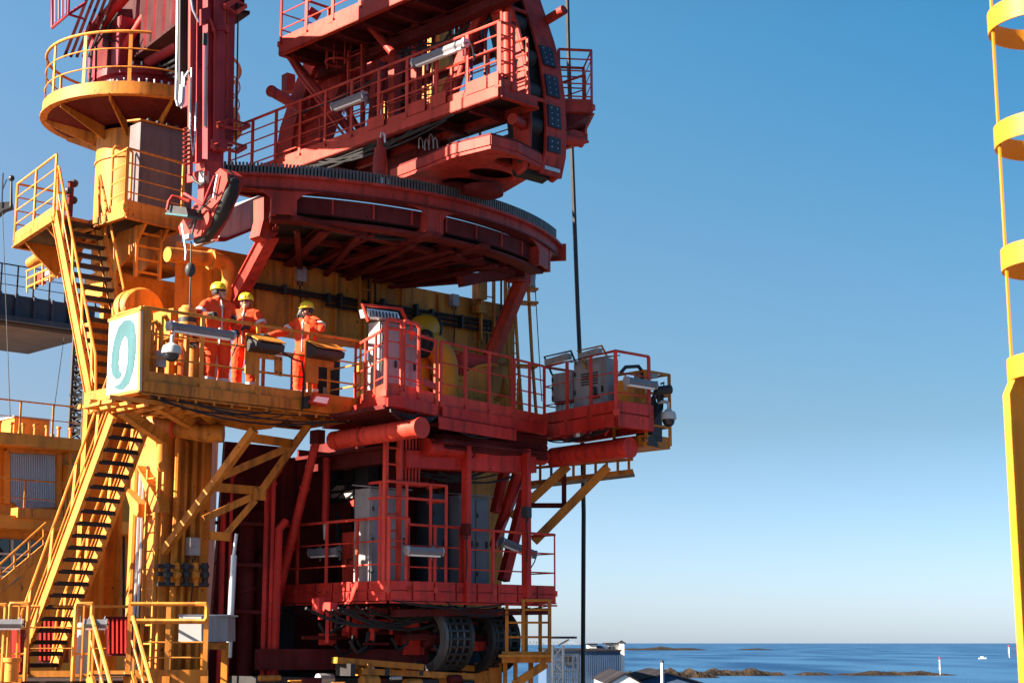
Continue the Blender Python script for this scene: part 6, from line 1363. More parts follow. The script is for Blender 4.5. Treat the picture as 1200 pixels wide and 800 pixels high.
for (x, y0, y1, r_) in ((452, -20, 170, .03), (468, -20, 165, .022), (498, -30, 150, .03), (508, -30, 148, .02), (534, -30, 138, .035), (552, -30, 128, .025), (568, -30, 120, .03), (426, 60, 176, .025)): obj('riser_pipe', MB().tube([LW(x + 2, y0, -1.15), LW(x, y1, -1.15)], r_, 7), 'red_shaded' if x % 4 else 'red_plum', fm)
for (x, y, w_, h_) in ((458, 150, .3, .2), (520, 120, .3, .22), (556, 40, .26, .3)): obj('equipment_box', MB().box(LW(x, y, -1.75), U * w_ / 2, A * .15, Zv * h_ / 2), 'red_dark' if x % 4 else 'dark', fm)
inner = thing('inner_railing', 'second red railing along the inner edge of the upper walkway', 'railing', lz(420, -.85))
railing(inner, [q0 + A * .82 + U * .9, q1 + A * .82 - U * .2], 1.1, (.25, .5, .75), .95, .12, 'red_shaded_rail', post=(.05, .025), r=.024, rm=.013)
rwk = thing('rear_walkway', 'far red railed walkway seen through the upper machine', 'walkway', lz(440, -2.6))
deck(rwk, [q0 + A * 2.3 + U * 1.5, q1 + A * 2.3 - U * .8, q1 + A * 2.9 - U * .8, q0 + A * 2.9 + U * 1.5], .05, 'grate', .16, 'red_shaded')
railing(rwk, [q0 + A * 2.85 + U * 1.5, q1 + A * 2.85 - U * .8], 1.1, (.25, .5, .75), 1.0, .12, 'red_shaded_rail', post=(.05, .025), r=.024, rm=.013)
# inclined leg on the left with two cheek plates
il = thing('inclined_leg', 'inclined red box leg rising from the ring left end to the upper deck', 'leg', LW(340, 190, -1.1)); tag(il, 'inclined red box leg with painted sunlit strips left of the columns', 'support')
obj('left_cheek', MB().prism([LW(*p_, -.75) for p_ in ((319, 205), (328, 150), (345, 100), (360, 64), (372, 66), (356, 112), (344, 150), (338, 205))], A * .1), 'red_shaded_rail', il)
obj('web', MB().prism([LW(*p_, -.9) for p_ in ((340, 205), (346, 150), (358, 112), (374, 68), (402, 66), (398, 100), (386, 130), (376, 160), (370, 205))], A * .3), 'red_shaded', il)
obj('sun_strip', MB().prism([LW(*p_, -.8) for p_ in ((366, 96), (379, 70), (384, 72), (372, 98))], A * .12).prism([LW(*p_, -.8) for p_ in ((354, 120), (364, 112), (364, 122), (357, 137), (354, 136))], A * .12), 'red_shaded_rail', il)  # lighter red plates put sunlight into the colour of the leg
obj('inner_sun_strip', MB().prism([LW(*p_, -.82) for p_ in ((344, 150), (352, 148), (348, 182), (342, 196))], A * .1), 'red_shaded_rail', il)  # another strip coloured lighter as if in sun
obj('pin', MB().tube([LW(318, 107, -.4), LW(356, 128, -.55)], .11, 18), 'red_shaded', il); obj('pin_cap', MB().tube([LW(317.5, 106.8, -.4), LW(319, 107.4, -.4)], .12, 18), 'red_shaded_rail', il)
obj('small_housing', MB().beam(LW(338, 108, -1.0), LW(338, 88, -1.0), .2, .2, A), 'red_shaded', il); obj('pin', MB().tube([LW(362, 12, -.7), LW(374, 20, -.9)], .09, 14), 'red_shaded', il)
wh = thing('winch_housing', 'dark red winch housing under the upper deck behind the round ladder cage', 'machine', LW(425, 90, -1.4))
obj('body', MB().prism([LW(*p_, -1.4) for p_ in ((380, 78), (446, 58), (452, 92), (430, 116), (380, 124))], A * .3), 'red_shaded', wh); obj('round_cover', MB().lathe(LW(408, 92, -1.38), -A, [(.001, .06), (.22, .05), (.24, 0)], 24), 'red_shaded_rail', wh)
obj('nozzle', MB().lathe(LW(409, 92, -1.3), (LW(400, 100, -1.3) - LW(409, 88, -1.3)), [(.001, 0), (.18, .0), (.24, .2), (.001, .22)], 18), 'white', wh)
rc_ = thing('round_ladder_cage', 'small round railed ladder cage hanging from the upper deck', 'ladder', LW(396, 75, -.55)); cc_ = LW(396, 74, -.6)
zt_, zb_2 = LW(396, 35, -.6).z, LW(396, 73, -.6).z
for z_ in (zt_, zb_2):
    obj('hoop', MB().tube([(cc_.x + .24 * math.cos(a), cc_.y + .24 * math.sin(a), z_) for a in [i * math.pi / 10 for i in range(20)]], .022, 6, True), 'red_shaded_rail' if z_ == zb_2 else 'red_shaded_rail', rc_)
for k in range(7):
    a = k * 2 * math.pi / 7; obj('upright', MB().tube([(cc_.x + .24 * math.cos(a), cc_.y + .24 * math.sin(a), zb_2 - .1), (cc_.x + .24 * math.cos(a), cc_.y + .24 * math.sin(a), zt_)], .014, 5), 'red_shaded_rail', rc_)
l2 = thing('access_ladder', 'red ladder between the round cage and the upper walkway', 'ladder', lz(416, -.7)); ladder(l2, LW(416, 172, -.7), LW(417, 56, -.7), U, .42, .26, 'red_shaded_rail', .03)
# upper deck
ud = thing('upper_deck', 'red railed upper deck cut off by the top of the frame', 'platform', LW(340, 50))
d0 = LW(329, 54, .1); UZ = d0.z; d1 = d0 + U * 6.6
deck(ud, [d0, d1, d1 + A * 1.15, d0 + A * 1.15], .05, 'red_dark', .2, 'red_shaded_rail')
railing(ud, [d0 + A * 1.15, d0, d1], 1.1, (.3, .6), .85, .17, 'red_shaded_rail', post=(.08, .03), r=.028)
obj('fascia', MB().beam(d0 - Zv * .1 + LW.n * .04, d1 - Zv * .1 + LW.n * .04, .02, .2), 'red_shaded_rail', ud)
for k in range(9): a = d0.lerp(d1, (k + .4) / 9); obj('bearer', MB().ibeam(a - Zv * .17 + A * .08, a - Zv * .17 + A * 1.1, .1, .18), 'red_dark', ud)
for k in (.9,): obj('long_girder', MB().ibeam(d0 - Zv * .36 + A * k, d1 - Zv * .36 + A * k, .2, .24), 'red_dark', ud)
ym = thing('yellow_mast', 'pale yellow mast seen between the red columns of the upper machine', 'mast', PY(512, 210, 33)); YM = PLN(xy(PY(505, 100, 33)), A2)
obj('shaft', MB().prism([YM(502, 200), YM(532, 196), YM(532, -60), YM(502, -60)], B * .9), 'yellow', ym); obj('stiffener', MB().beam(YM(514, 200, .04), YM(514, -60, .04), .06, .06), 'yellow', ym)
obj('panel', MB().prism([YM(492, 26, .6), YM(521, 12, .6), YM(521, -40, .6), YM(492, -40, .6)], B * .3), 'yellow_clean', ym)
ladder(ym, YM(497, 190, .3), YM(497, 40, .3), U, .5, .35, 'yellow_clean', .04); obj('ring_rail', MB().tube([YM(445, 110, .3), YM(470, 112, .3), YM(500, 104, .3), YM(545, 112, .3)], .035, 7), 'yellow_clean', ym)
for k in range(6): obj('cross_bar', MB().tube([YM(452, 122 + k * 12, .1), YM(505, 120 + k * 12, .1)], .025, 6), 'yellow_clean', ym)
obj('inner_column', MB().beam(YM(455, 190, .2), YM(455, 108, .2), .16, .16), 'yellow_clean', ym)
# curved guide chute at the right end
OL = -1.0; CW = .86
gc = thing('guide_chute', 'big curved red guide chute with navy bolted pads at the machine end', 'chute', LW(610, 200, -1.5))
outer = [(560, -90), (580, -46), (597, 6), (606, 34), (613, 62), (618, 100), (620, 140), (619, 172), (614, 197), (606, 203)]
inner = [(600, 198), (602, 160), (598, 110), (590, 66), (578, 26), (560, -30), (540, -90)]
E3 = [LW(*p_, OL) for p_ in outer]; I3 = [LW(*p_, OL) for p_ in inner]
obj('left_cheek', MB().prism(E3 + I3, A * .07), 'red_shaded', gc)
obj('cheek_rim', MB().tube([p + A * .02 for p in E3], .04, 8), 'red_shaded', gc)
obj('right_cheek', MB().prism([p + A * (CW - .07) for p in E3 + I3], A * .07), 'red_shaded', gc)
def shrink(d): return [p - U * d * .9 + Zv * 0 for p in E3]
KS = shrink(.20)
core3 = KS + [LW(*p_, OL) for p_ in ((596, 200), (588, 120), (566, 20), (530, -90))]
obj('sheave_track', MB().prism([p + A * .08 for p in core3], A * (CW - .16)), 'rubber', gc)
def rim_pts(P, off=0.0):
    out = []
    for i in range(len(P)):
        d_ = (P[min(i + 1, len(P) - 1)] - P[max(i - 1, 0)]).normalized(); n_ = d_.cross(A); n_ = n_ if n_.dot(U) > 0 else -n_
        out.append(P[i] + n_ * off)
    return out
R3 = rim_pts(E3, .012)
m = MB()
for i in range(1, len(R3) - 2): m.add([R3[i] + A * .40, R3[i + 1] + A * .40, R3[i + 1] + A * (CW + .04), R3[i] + A * (CW + .04), R3[i] + A * .40 - U * .05, R3[i + 1] + A * .40 - U * .05, R3[i + 1] + A * (CW + .04) - U * .05, R3[i] + A * (CW + .04) - U * .05], [(0, 1, 2, 3), (7, 6, 5, 4), (0, 4, 5, 1), (3, 2, 6, 7)])
obj('rim_flange', m, 'red_shaded', gc)
def at_y(py):
    for i in range(len(outer) - 1):
        if outer[i][1] <= py <= outer[i + 1][1]:
            f_ = (py - outer[i][1]) / (outer[i + 1][1] - outer[i][1]); return R3[i].lerp(R3[i + 1], f_), (R3[i + 1] - R3[i]).normalized()
for py, hl in ((58, .2), (93, .2), (129, .2), (162, .13)):
    c, d_ = at_y(py); n_ = d_.cross(A); n_ = n_ if n_.dot(U) > 0 else -n_; c = c + A * .585
    pd = obj('pad', MB().box(c + n_ * .02, A * .15, d_ * hl, n_ * .018), 'pad', gc)
    m = MB()
    for i in range(4 if hl > .15 else 2):
        for j in (-1, 1): m.box(c + n_ * .04 + A * j * .07 + d_ * (i - (1.5 if hl > .15 else .5)) * .1, A * .01, d_ * .01, n_ * .004)
    obj('rivet', m, 'galv', pd)
for py in (20, 60, 100, 140, 178):
    c, d_ = at_y(py); obj('roller', MB().tube([c - U * .24 + A * .08, c - U * .24 + A * .40], .17, 20), 'dark', gc)
for py in (8, 112): c, d_ = at_y(py); obj('spreader', MB().tube([c - U * .03, c - U * .03 + A * CW], .035, 8), 'red_shaded', gc)
for (x, y) in ((609, 110), (604, 72), (609, 188), (597, 44), (611, 150)): obj('bolt', MB().tube([LW(x, y, OL + .03), LW(x, y, OL - .02)], .05, 10), 'dark', gc)
c, d_ = at_y(12); obj('pin', MB().tube([c + A * (CW + .02) - U * .3, c + A * (CW + .02) + U * .42 + Zv * .12], .085, 16), 'red_shaded', gc)
obj('pin', MB().tube([LW(613, 146, OL + .02), LW(613, 146, OL + .02) - A * .35 - B * .1], .1, 18), 'red_shaded', gc)
c, d_ = at_y(148); px_ = c + A * (CW + .02); obj('pin', MB().tube([px_ - U * .12, px_ - U * .12 + A * .4 + U * .1], .095, 18), 'red_shaded', gc); obj('pin_cap', MB().tube([px_ - U * .02 + A * .40, px_ - U * .015 + A * .42], .10, 18), 'red_shaded_rail', gc)
c, d_ = at_y(190); obj('roller_guard', MB().box(c + A * .62, A * .18, U * .03, Zv * .03), 'galv', gc)
obj('vertical_pipe', MB().tube([LW(594, 16, -.35), LW(595, 88, -.35)], .075, 14), 'red_shaded_rail', gc)
obj('vertical_pipe', MB().tube([LW(588, 14, -.3), LW(589, 90, -.3)], .03, 8), 'red_shaded_rail', gc)
obj('top_plate', MB().prism([LW(552, -26, -.9), LW(588, -30, -.9), LW(586, 14, -.9), LW(572, 14, -.9)], A * .06), 'red_shaded_rail', gc)
obj('knee', MB().prism([LW(570, 106, -.55), LW(578, 104, -.55), LW(606, 126, -.95), LW(600, 134, -.95)], A * .1), 'red_shaded', gc)
m = MB()
for k in range(6): m.box(LW(598, 28 + k * 11, -.5), U * .05, A * .08, Zv * .03)
obj('cleat', m, 'red_dark', gc)
# small basket right of the chute
sb = thing('side_basket', 'small red railed basket jutting out right of the curved chute', 'platform', PY(670, 120, 27.6)); SBP = PLN(xy(PY(676, 118, 27.4)), (1, .12))
s0, s1 = SBP(655, 126), SBP(693.5, 126); s1 = at_z(s1, s0.z); bk = Vector((-.1, .9, 0))
deck(sb, [s0, s1, s1 + bk, s0 + bk], .05, 'grate', .1, 'red_shaded')
railing(sb, [s0, s1, s1 + bk, s0 + bk], 1.08, (.2, .42, .64, .84), .62, .17, 'red_shaded_rail', post=(.055, .025), r=.026)
obj('knee', MB().prism([s0 - Zv * .1, s1 - Zv * .1, s0 - Zv * .45], bk * .8), 'red_dark', sb); obj('fascia', MB().beam(s0 + Zv * .0 + SBP.n * .04, s1 + Zv * .0 + SBP.n * .04, .02, .2), 'red_shaded', sb)
# base frame with oval openings, sitting on the ring
bf = thing('slewing_bed', 'red bed plate with oval openings resting on the gear ring', 'machine bed', LW(540, 205, -1.6)); 
BZ = 8.02
bq_ = lambda px, py: PZ(px, py, BZ)
outl = [(458, 212), (500, 196), (530, 183), (575, 172), (606, 180), (637, 196), (627, 203), (577, 232)]
def oval(cx_, cy_, ax_, ay_, rot): return [bq_(cx_ + ax_ * math.cos(a) * math.cos(rot) - ay_ * math.sin(a) * math.sin(rot), cy_ + ax_ * math.cos(a) * math.sin(rot) + ay_ * math.sin(a) * math.cos(rot)) for a in [i * 2 * math.pi / 28 for i in range(28)]]
plate_with_holes('bottom_plate', [bq_(*p_) for p_ in outl], [oval(575, 203, 27, 7, .12), oval(546, 214, 27, 7, .12), oval(600, 189, 21, 5.5, .12)], .06, 'red_shaded', bf)
obj('upper_plate', MB().prism([bq_(*p_) + Zv * .2 for p_ in outl], Zv * .04), 'red_dark', bf)
ed = [bq_(*p_) for p_ in outl]
for i in range(len(ed)):
    p, q = ed[i], ed[(i + 1) % len(ed)]; obj('side_web', MB().beam(p + Zv * .115, q + Zv * .115, .04, .16), 'red_shaded', bf)
obj('lit_box', MB().prism([LW(*p_, -.5) for p_ in ((519, 184), (546, 166), (578, 157), (578, 172), (548, 184), (524, 195))], A * .35), 'red_shaded_rail', bf)
obj('box_flange', MB().beam(LW(522, 197, -.44), LW(548, 185, -.44), .12, .03), 'red_shaded_rail', bf)
obj('box_rib', MB().beam(LW(529, 190, -.46), LW(529, 174, -.46), .05, .06, A), 'red_shaded', bf)
obj('grease_rail', MB().beam(LW(512, 181, -.3), LW(550, 163, -.3), .05, .05), 'white', bf)
for (x0, y0, x1, y1, o, w_, h_) in ((440, 205, 520, 172, -.9, .2, .3), (500, 168, 612, 130, -1.1, .16, .2), (490, 158, 606, 118, -1.6, .2, .2), (560, 176, 614, 158, -1.3, .12, .16), (420, 200, 470, 190, -1.6, .4, .3), (380, 212, 440, 198, -1.2, .2, .22)):
    obj('frame_beam', MB().beam(LW(x0, y0, o), LW(x1, y1, o), w_, h_), 'red_dark', bf)
pn_ = rc(ang(rq(545, 237)) , RR - .25, RZ); obj('pinion_gear', MB().lathe((pn_.x, pn_.y, RZ + .06), (0, 0, 1), [(.001, .28), (.3, .28), (.34, .2), (.34, .05), (.001, .05)], 28), 'red_dark', bf)
obj('pinion_gear', MB().lathe((LW(566, 232, -1.2).x, LW(566, 232, -1.2).y, RZ + .1), (0, 0, 1), [(.001, .15), (.36, .15), (.36, .02), (.001, .02)], 28), 'red_dark', bf)
sm_ = thing('slewing_motor', 'upright dark red slewing motor on the gear ring below the walkway', 'motor', rc(ang(rq(455, 216)), RR - .2, RZ + .15)); c = rc(ang(rq(455, 216)), RR - .2, RZ + .0)
obj('motor_body', MB().lathe(c, (0, 0, 1), [(.001, .9), (.06, .9), (.06, .75), (.10, .73), (.11, .6), (.125, .55), (.125, .22), (.17, .2), (.19, .12), (.19, .06), (.001, .06)], 22), 'red_shaded', sm_)
m = MB()
for k in range(14): a = k * 2 * math.pi / 14; m.box(c + Vector((math.cos(a), math.sin(a), 0)) * .21 + Zv * .09, Vector((math.cos(a), math.sin(a), 0)) * .035, Vector((-math.sin(a), math.cos(a), 0)) * .02, Zv * .05)
obj('pinion_teeth', m, 'galv', sm_); obj('motor_hose', MB().tube([c + Zv * .9, c + Zv * 1.0 + U * .04, c + Zv * .95 + U * .12, c + Zv * .8 + U * .13], .02, 6), 'galv', sm_)
hs2 = thing('hose_loops', 'small pale hose loops beside the slewing motor under the walkway', 'hoses', LW(503, 170, -.4))
for k, (x, y) in enumerate(((491, 166), (498, 168), (503, 162), (508, 166))): obj('hose', MB().tube([LW(x, y + 8, -.4), LW(x, y - 2, -.4), LW(x + 2, y - 5, -.4), LW(x + 4, y - 2, -.4), LW(x + 5, y + 8, -.4)], .012, 6), 'galv', hs2)
# ================================================================= YELLOW CAGED LADDER AT THE RIGHT FRAME EDGE, CLOSE TO THE VIEWER
YC = 10.0
cg = thing('safety_cage', 'close yellow post carrying round ladder hoops at the right frame edge', 'ladder cage', PY(1200, 800, YC))
pc_ = PY(1163, 20, YC); rad = .36
cpx = PY(1163, 20, YC).x + rad; cpy = YC + .06
p0 = PY(1183.5, 470, YC); p1 = PY(1191, 441, YC)
pw_ = .32; dirp = Vector((.95, .31, 0)).normalized(); nP = Vector((dirp.y, -dirp.x, 0))
b0 = Vector((p0.x, p0.y, 0)); 
obj('post', MB().prism([at_z(b0, -1.9), at_z(b0 + dirp * pw_, -1.9), at_z(b0 + dirp * pw_, p1.z + .1), at_z(b0 + dirp * .055, p1.z), at_z(b0, p0.z + .05)], -nP * .07), 'safety', cg)
obj('edge_flange', MB().beam(at_z(b0 - dirp * .01, -1.9), at_z(b0 - dirp * .01, p0.z - .12), .025, .06, nP), 'safety', cg)
for k, py in enumerate((-110, 20, 155, 300, 430)):
    z_ = PY(1170, py, YC).z; m = MB()
    m.lathe((cpx, cpy, z_), (0, 0, 1), [(rad, -.07), (rad, .07), (rad - .012, .07), (rad - .012, -.07), (rad, -.07)], 48)
    obj('hoop', m, 'safety', cg)
for a in (178, 80, 285):
    d = Vector((math.cos(R(a)), math.sin(R(a)), 0)); obj('strap', MB().box(Vector((cpx, cpy, (p1.z - .02 + 4.9) / 2)) + d * (rad - .02), d * .006, Vector((-d.y, d.x, 0)) * .014, Zv * ((4.9 - p1.z) / 2)), 'safety', cg)
for dy in (-.2, .2): obj('side_rail', MB().box((cpx + rad, cpy + dy, 1.5), (.03, 0, 0), (0, .012, 0), (0, 0, 3.4)), 'safety', cg)
for k in range(22): obj('rung', MB().tube([(cpx + rad, cpy - .2, -1.7 + k * .3), (cpx + rad, cpy + .2, -1.7 + k * .3)], .014, 6), 'safety', cg)
# ================================================================= THE THREE WORKERS
M['coverall'] = paint('orange_red_coverall', (0.74, 0.060, 0.012), 0.8, 0.14, (0.42, 0.03, 0.01), 0.3, 3.0, 0, .25, .2)
M['skin'] = plain('skin', (0.52, 0.27, 0.18), 0.5)
M['helmet'] = plain('helmet_shell', (0.86, 0.56, 0.03), 0.28)
M['glove'] = plain('black_glove', (0.02, 0.02, 0.022), 0.7)
M['hair'] = plain('dark_hair', (0.03, 0.02, 0.014), 0.7)
M['band'] = plain('reflective_band', (0.55, 0.55, 0.56), 0.35)
M['boot'] = plain('dark_boot', (0.03, 0.025, 0.02), 0.6)
M['teeth'] = plain('teeth', (0.75, 0.72, 0.68), 0.4)
def remesh(o, vs, it=2):
    r_ = o.modifiers.new('remesh', 'REMESH'); r_.mode = 'VOXEL'; r_.voxel_size = vs; r_.use_smooth_shade = True
    s_ = o.modifiers.new('smooth', 'SMOOTH'); s_.factor = .5; s_.iterations = it
def limb(m, pts, rs, n=12):
    """tapered limb with rounded joints"""
    m.tube(pts, rs, n)
    for p, r in zip(pts, rs): m.ball(p, r, n)
WRK = bpy.data.textures.new('wrinkles', 'CLOUDS'); WRK.noise_scale = .11; WRK.noise_depth = 2
def person(label, loc, face, J, head_yaw=0.0, head_pitch=0.0, muffs=False, glasses=False, smile=False, H=1.8):
    t = thing('person', label, 'person', local=True)
    s = H / 1.8
    hipL, hipR = V((.10, 0, .93)), V((-.10, 0, .93)); shL, shR = V((.19, .01, 1.44)), V((-.19, .01, 1.44))
    kL, kR, aL_, aR_ = V(J.get('kL', (.115, -.02, .50))), V(J.get('kR', (-.115, -.02, .50))), V(J.get('fL', (.13, .03, .09))), V(J.get('fR', (-.13, .03, .09)))
    eL, hL, eR, hR_ = V(J['eL']), V(J['hL']), V(J['eR']), V(J['hR'])
    # body: one continuous skin mesh (head, neck, trunk, limbs)
    b = MB()
    limb(b, [(0, .0, .95), (0, .0, 1.15), (0, .01, 1.40)], [.115, .11, .12]); limb(b, [(0, .01, 1.42), (0, .0, 1.56)], [.062, .056])
    for h_, k_, a_ in ((hipL, kL, aL_), (hipR, kR, aR_)): limb(b, [h_, k_, a_], [.075, .052, .038])
    for h_, k_, a_ in ((shL, eL, hL), (shR, eR, hR_)): limb(b, [h_, k_, a_], [.05, .04, .03])
    hc = V((0, -.015, 1.655)); Rh = Matrix.Rotation(head_yaw, 3, 'Z') @ Matrix.Rotation(head_pitch, 3, 'X')
    def hp(x, y, z): return hc + Rh @ Vector((x, y, z))
    hb = MB()
    def hball(x, y, z, r, sz): hb.ball((0, 0, 0), 1, 14); i0 = len(hb.v) - 14 * 9; hb.v[i0:] = [tuple(hp(x + v[0] * r * sz[0], y + v[1] * r * sz[1], z + v[2] * r * sz[2])) for v in hb.v[i0:]]
    hball(0, .01, .03, .1, (.78, .98, 1.08)); hball(0, -.03, -.06, .065, (.85, .85, .95)); hball(0, -.065, -.095, .03, (1, .9, .8))
    hball(0, -.105, -.015, .018, (.75, 1.2, 1.3)); hball(0, -.095, .015, .013, (.8, 1, 2)); hball(-.078, .01, -.01, .024, (.35, .8, 1.25)); hball(.078, .01, -.01, .024, (.35, .8, 1.25))
    hball(0, -.075, .04, .045, (1.2, .55, .4)); hball(-.04, -.065, -.03, .026, (1, .8, 1)); hball(.04, -.065, -.03, .026, (1, .8, 1)); hball(0, -.092, -.062, .017, (1.5, .6, .5))
    b.v, b.f = b.v + hb.v, b.f + [[i + len(b.v) for i in f] for f in hb.f]; b.mi = [0] * len(b.f)
    bo_ = obj('body', b, 'skin', t); remesh(bo_, .0075, 2)
    for sx in (-1, 1): obj('eye', MB().ball(hp(sx * .032, -.088, .012), .0105, 8), 'hair', bo_)
    obj('eyebrow', MB().tube([hp(-.05, -.088, .033), hp(-.03, -.098, .037), hp(-.012, -.098, .033)], .005, 5).tube([hp(.05, -.088, .033), hp(.03, -.098, .037), hp(.012, -.098, .033)], .005, 5), 'hair', bo_)
    obj('mouth', MB().tube([hp(-.024, -.092, -.052), hp(0, -.104, -.057), hp(.024, -.092, -.052)], .006 if smile else .0035, 6), 'teeth' if smile else 'hair', bo_)
    hm = MB(); prof = [(.074, -.035), (.083, .0), (.09, .04), (.06, .06), (.001, .07)]
    hm.lathe(hp(0, .028, .0), Rh @ Vector((0, 0, 1)), prof, 20); obj('hair', hm, 'hair', t)
    # helmet
    he = MB(); ax = Rh @ Vector((0, 0, 1)); he.lathe(hp(0, .012, .055), ax, [(.112, -.008), (.118, .0), (.116, .02), (.108, .055), (.088, .09), (.055, .112), (.001, .12)], 26)
    hs_ = obj('hard_hat', he, 'helmet', t)
    obj('brim', MB().prism([hp(.118 * math.sin(a), .012 - (.118 + .035 * max(0, math.cos(a)) ** 1.5) * math.cos(a), .053 - .012 * max(0, math.cos(a))) for a in [i * 2 * math.pi / 28 for i in range(28)]], ax * -.007), 'helmet', hs_)
    obj('ridge', MB().tube([hp(0, .012 - .116 * math.cos(a), .06 + .113 * math.sin(a)) for a in [math.pi * k / 9 for k in range(10)]], .012, 6), 'helmet', hs_)
    obj('chin_strap', MB().tube([hp(-.085, -.01, .05), hp(-.078, -.03, -.04), hp(-.04, -.06, -.115), hp(0, -.07, -.128), hp(.04, -.06, -.115), hp(.078, -.03, -.04), hp(.085, -.01, .05)], .006, 5), 'glove', hs_)
    obj('head_band', MB().lathe(hp(0, .008, .03), ax, [(.088, -.0), (.092, -.0), (.094, .02), (.088, .02)], 22, R(-40), R(220), Rh @ Vector((1, 0, 0))), 'glove', hs_)
    if muffs:
        for sx in (-1, 1): obj('ear_muff', MB().lathe(hp(sx * .08, .012, -.005), Rh @ Vector((sx, 0, 0)), [(.038, 0), (.04, .015), (.03, .035), (.001, .038)], 14), 'glove', hs_)
    if glasses: obj('safety_glasses', MB().tube([hp(-.078, -.03, .014), hp(-.06, -.088, .012), hp(-.02, -.105, .01), hp(0, -.103, .016), hp(.02, -.105, .01), hp(.06, -.088, .012), hp(.078, -.03, .014)], .011, 6), 'glass', t)
    # coverall
    c = MB()
    def sec(z, rx, ry, y0=0, n=18): return [(rx * math.cos(2 * math.pi * i / n), y0 + ry * math.sin(2 * math.pi * i / n), z) for i in range(n)]
    rings = [sec(.86, .155, .115, .0), sec(.98, .185, .135, .005), sec(1.08, .178, .128, .0), sec(1.2, .185, .125, .0), sec(1.34, .205, .128, .005), sec(1.44, .19, .105, .01), sec(1.51, .1, .075, .01), sec(1.555, .075, .07, .0)]
    vs = [v for r_ in rings for v in r_]; n = 18; fs = [(i * n + j, i * n + (j + 1) % n, (i + 1) * n + (j + 1) % n, (i + 1) * n + j) for i in range(len(rings) - 1) for j in range(n)] + [tuple(range(n - 1, -1, -1)), tuple((len(rings) - 1) * n + j for j in range(n))]
    c.add(vs, fs)
    for h_, k_, a_, sx in ((hipL, kL, aL_, 1), (hipR, kR, aR_, -1)):
        limb(c, [h_ + V((-.005 * sx, 0, 0)), h_.lerp(k_, .5), k_, k_.lerp(a_, .55), a_ + V((0, 0, .03))], [.112, .102, .088, .086, .086])
    for h_, k_, a_ in ((shL, eL, hL), (shR, eR, hR_)):
        w_ = a_.lerp(k_, .16); limb(c, [h_, h_.lerp(k_, .5), k_, k_.lerp(w_, .6), w_], [.082, .074, .064, .058, .052])
    limb(c, [shR + V((.06, 0, .03)), shL + V((-.06, 0, .03))], [.085, .085])
    co = obj('coverall', c, 'coverall', t); remesh(co, .014, 3)
    dm = co.modifiers.new('wrinkle', 'DISPLACE'); dm.texture = WRK; dm.strength = .034; dm.mid_level = .5
    obj('zip_flap', MB().tube([(0, -.128, .92), (0, -.131, 1.05), (0, -.13, 1.2), (0, -.128, 1.34), (0, -.105, 1.45), (0, -.08, 1.53)], .009, 6), 'band', co)
    obj('collar', MB().lathe((0, .005, 1.53), (0, -.1, 1), [(.085, -.01), (.088, .03), (.08, .05), (.075, .02)], 20), 'coverall', co)
    for (p, q, f_, r_) in ((kL, aL_, .62, .091), (kR, aR_, .62, .091), (shL, eL, .55, .082), (shR, eR, .55, .082)):
        m_ = p.lerp(q, f_); d_ = (q - p).normalized(); obj('reflective_band', MB().tube([m_ - d_ * .024, m_ + d_ * .024], r_ * 1.06, 18), 'band', co)
    obj('chest_pocket', MB().bx(.05, .14, -.142, -.128, 1.24, 1.36), 'coverall', co)
    # boots
    for a_, sx in ((aL_, 1), (aR_, -1)):
        bt_ = MB(); bt_.ball((a_.x, a_.y + .01, .065), .062, 12); bt_.ball((a_.x + .015 * sx, a_.y - .13, .048), .05, 12, (1, 1, .85)); limb(bt_, [(a_.x, a_.y, .06), (a_.x + .015 * sx, a_.y - .12, .052)], [.056, .05]); limb(bt_, [(a_.x, a_.y, .06), (a_.x, a_.y, .2)], [.058, .062])
        ob = obj('boot', bt_, 'boot', t); remesh(ob, .012, 2); obj('sole', MB().box((a_.x + .008 * sx, a_.y - .06, .014), (.052, 0, 0), (0, .13, 0), (0, 0, .012)), 'glove', ob)
    # gloved hands: palm, four bent fingers, thumb
    for k_, a_, sx, mode in ((eL, hL, 1, J.get('gL', 'relax')), (eR, hR_, -1, J.get('gR', 'relax'))):
        d_ = (a_ - k_).normalized(); side = d_.cross(V((0, 0, 1)) if abs(d_.z) < .9 else V((0, -1, 0))).normalized(); nrm = side.cross(d_) * (1 if mode != 'open' else -1)
        g = MB(); limb(g, [a_ - d_ * .06, a_ - d_ * .01], [.042, .038], 10)
        limb(g, [a_ + side * .022, a_ + d_ * .075 + side * .028], [.026, .024], 8); limb(g, [a_ - side * .022, a_ + d_ * .07 - side * .028], [.026, .024], 8); limb(g, [a_, a_ + d_ * .075], [.028, .026], 8)
        bend = {'relax': .55, 'fist': 1.15, 'open': .12}[mode]
        for i, (o_, L_) in enumerate(((-.034, .068), (-.012, .08), (.012, .076), (.034, .06))):
            b0 = a_ + d_ * .075 + side * o_ * (1.0 if mode != 'open' else 1.5); a1 = bend; a2 = bend * 1.9
            p1_ = b0 + (d_ * math.cos(a1) - nrm * math.sin(a1)) * L_ * .5 + side * o_ * (.35 if mode == 'open' else 0); p2_ = p1_ + (d_ * math.cos(a2) - nrm * math.sin(a2)) * L_ * .3; p3_ = p2_ + (d_ * math.cos(a2 * 1.3) - nrm * math.sin(a2 * 1.3)) * L_ * .25
            g.tube([b0 - d_ * .01, p1_, p2_, p3_], [.0125, .0115, .0105, .008], 8); g.ball(p3_, .0085, 8)
        th = a_ + d_ * .012 + side * .036 * sx; th1 = th + side * sx * .03 + d_ * .03 - nrm * .012; th2 = th1 + d_ * .034 - nrm * (.03 if mode != 'open' else .005)
        g.tube([a_ + side * .01 * sx, th, th1, th2], [.018, .017, .014, .01], 8); g.ball(th2, .0105, 8)
        obj('glove', g, 'glove', t)
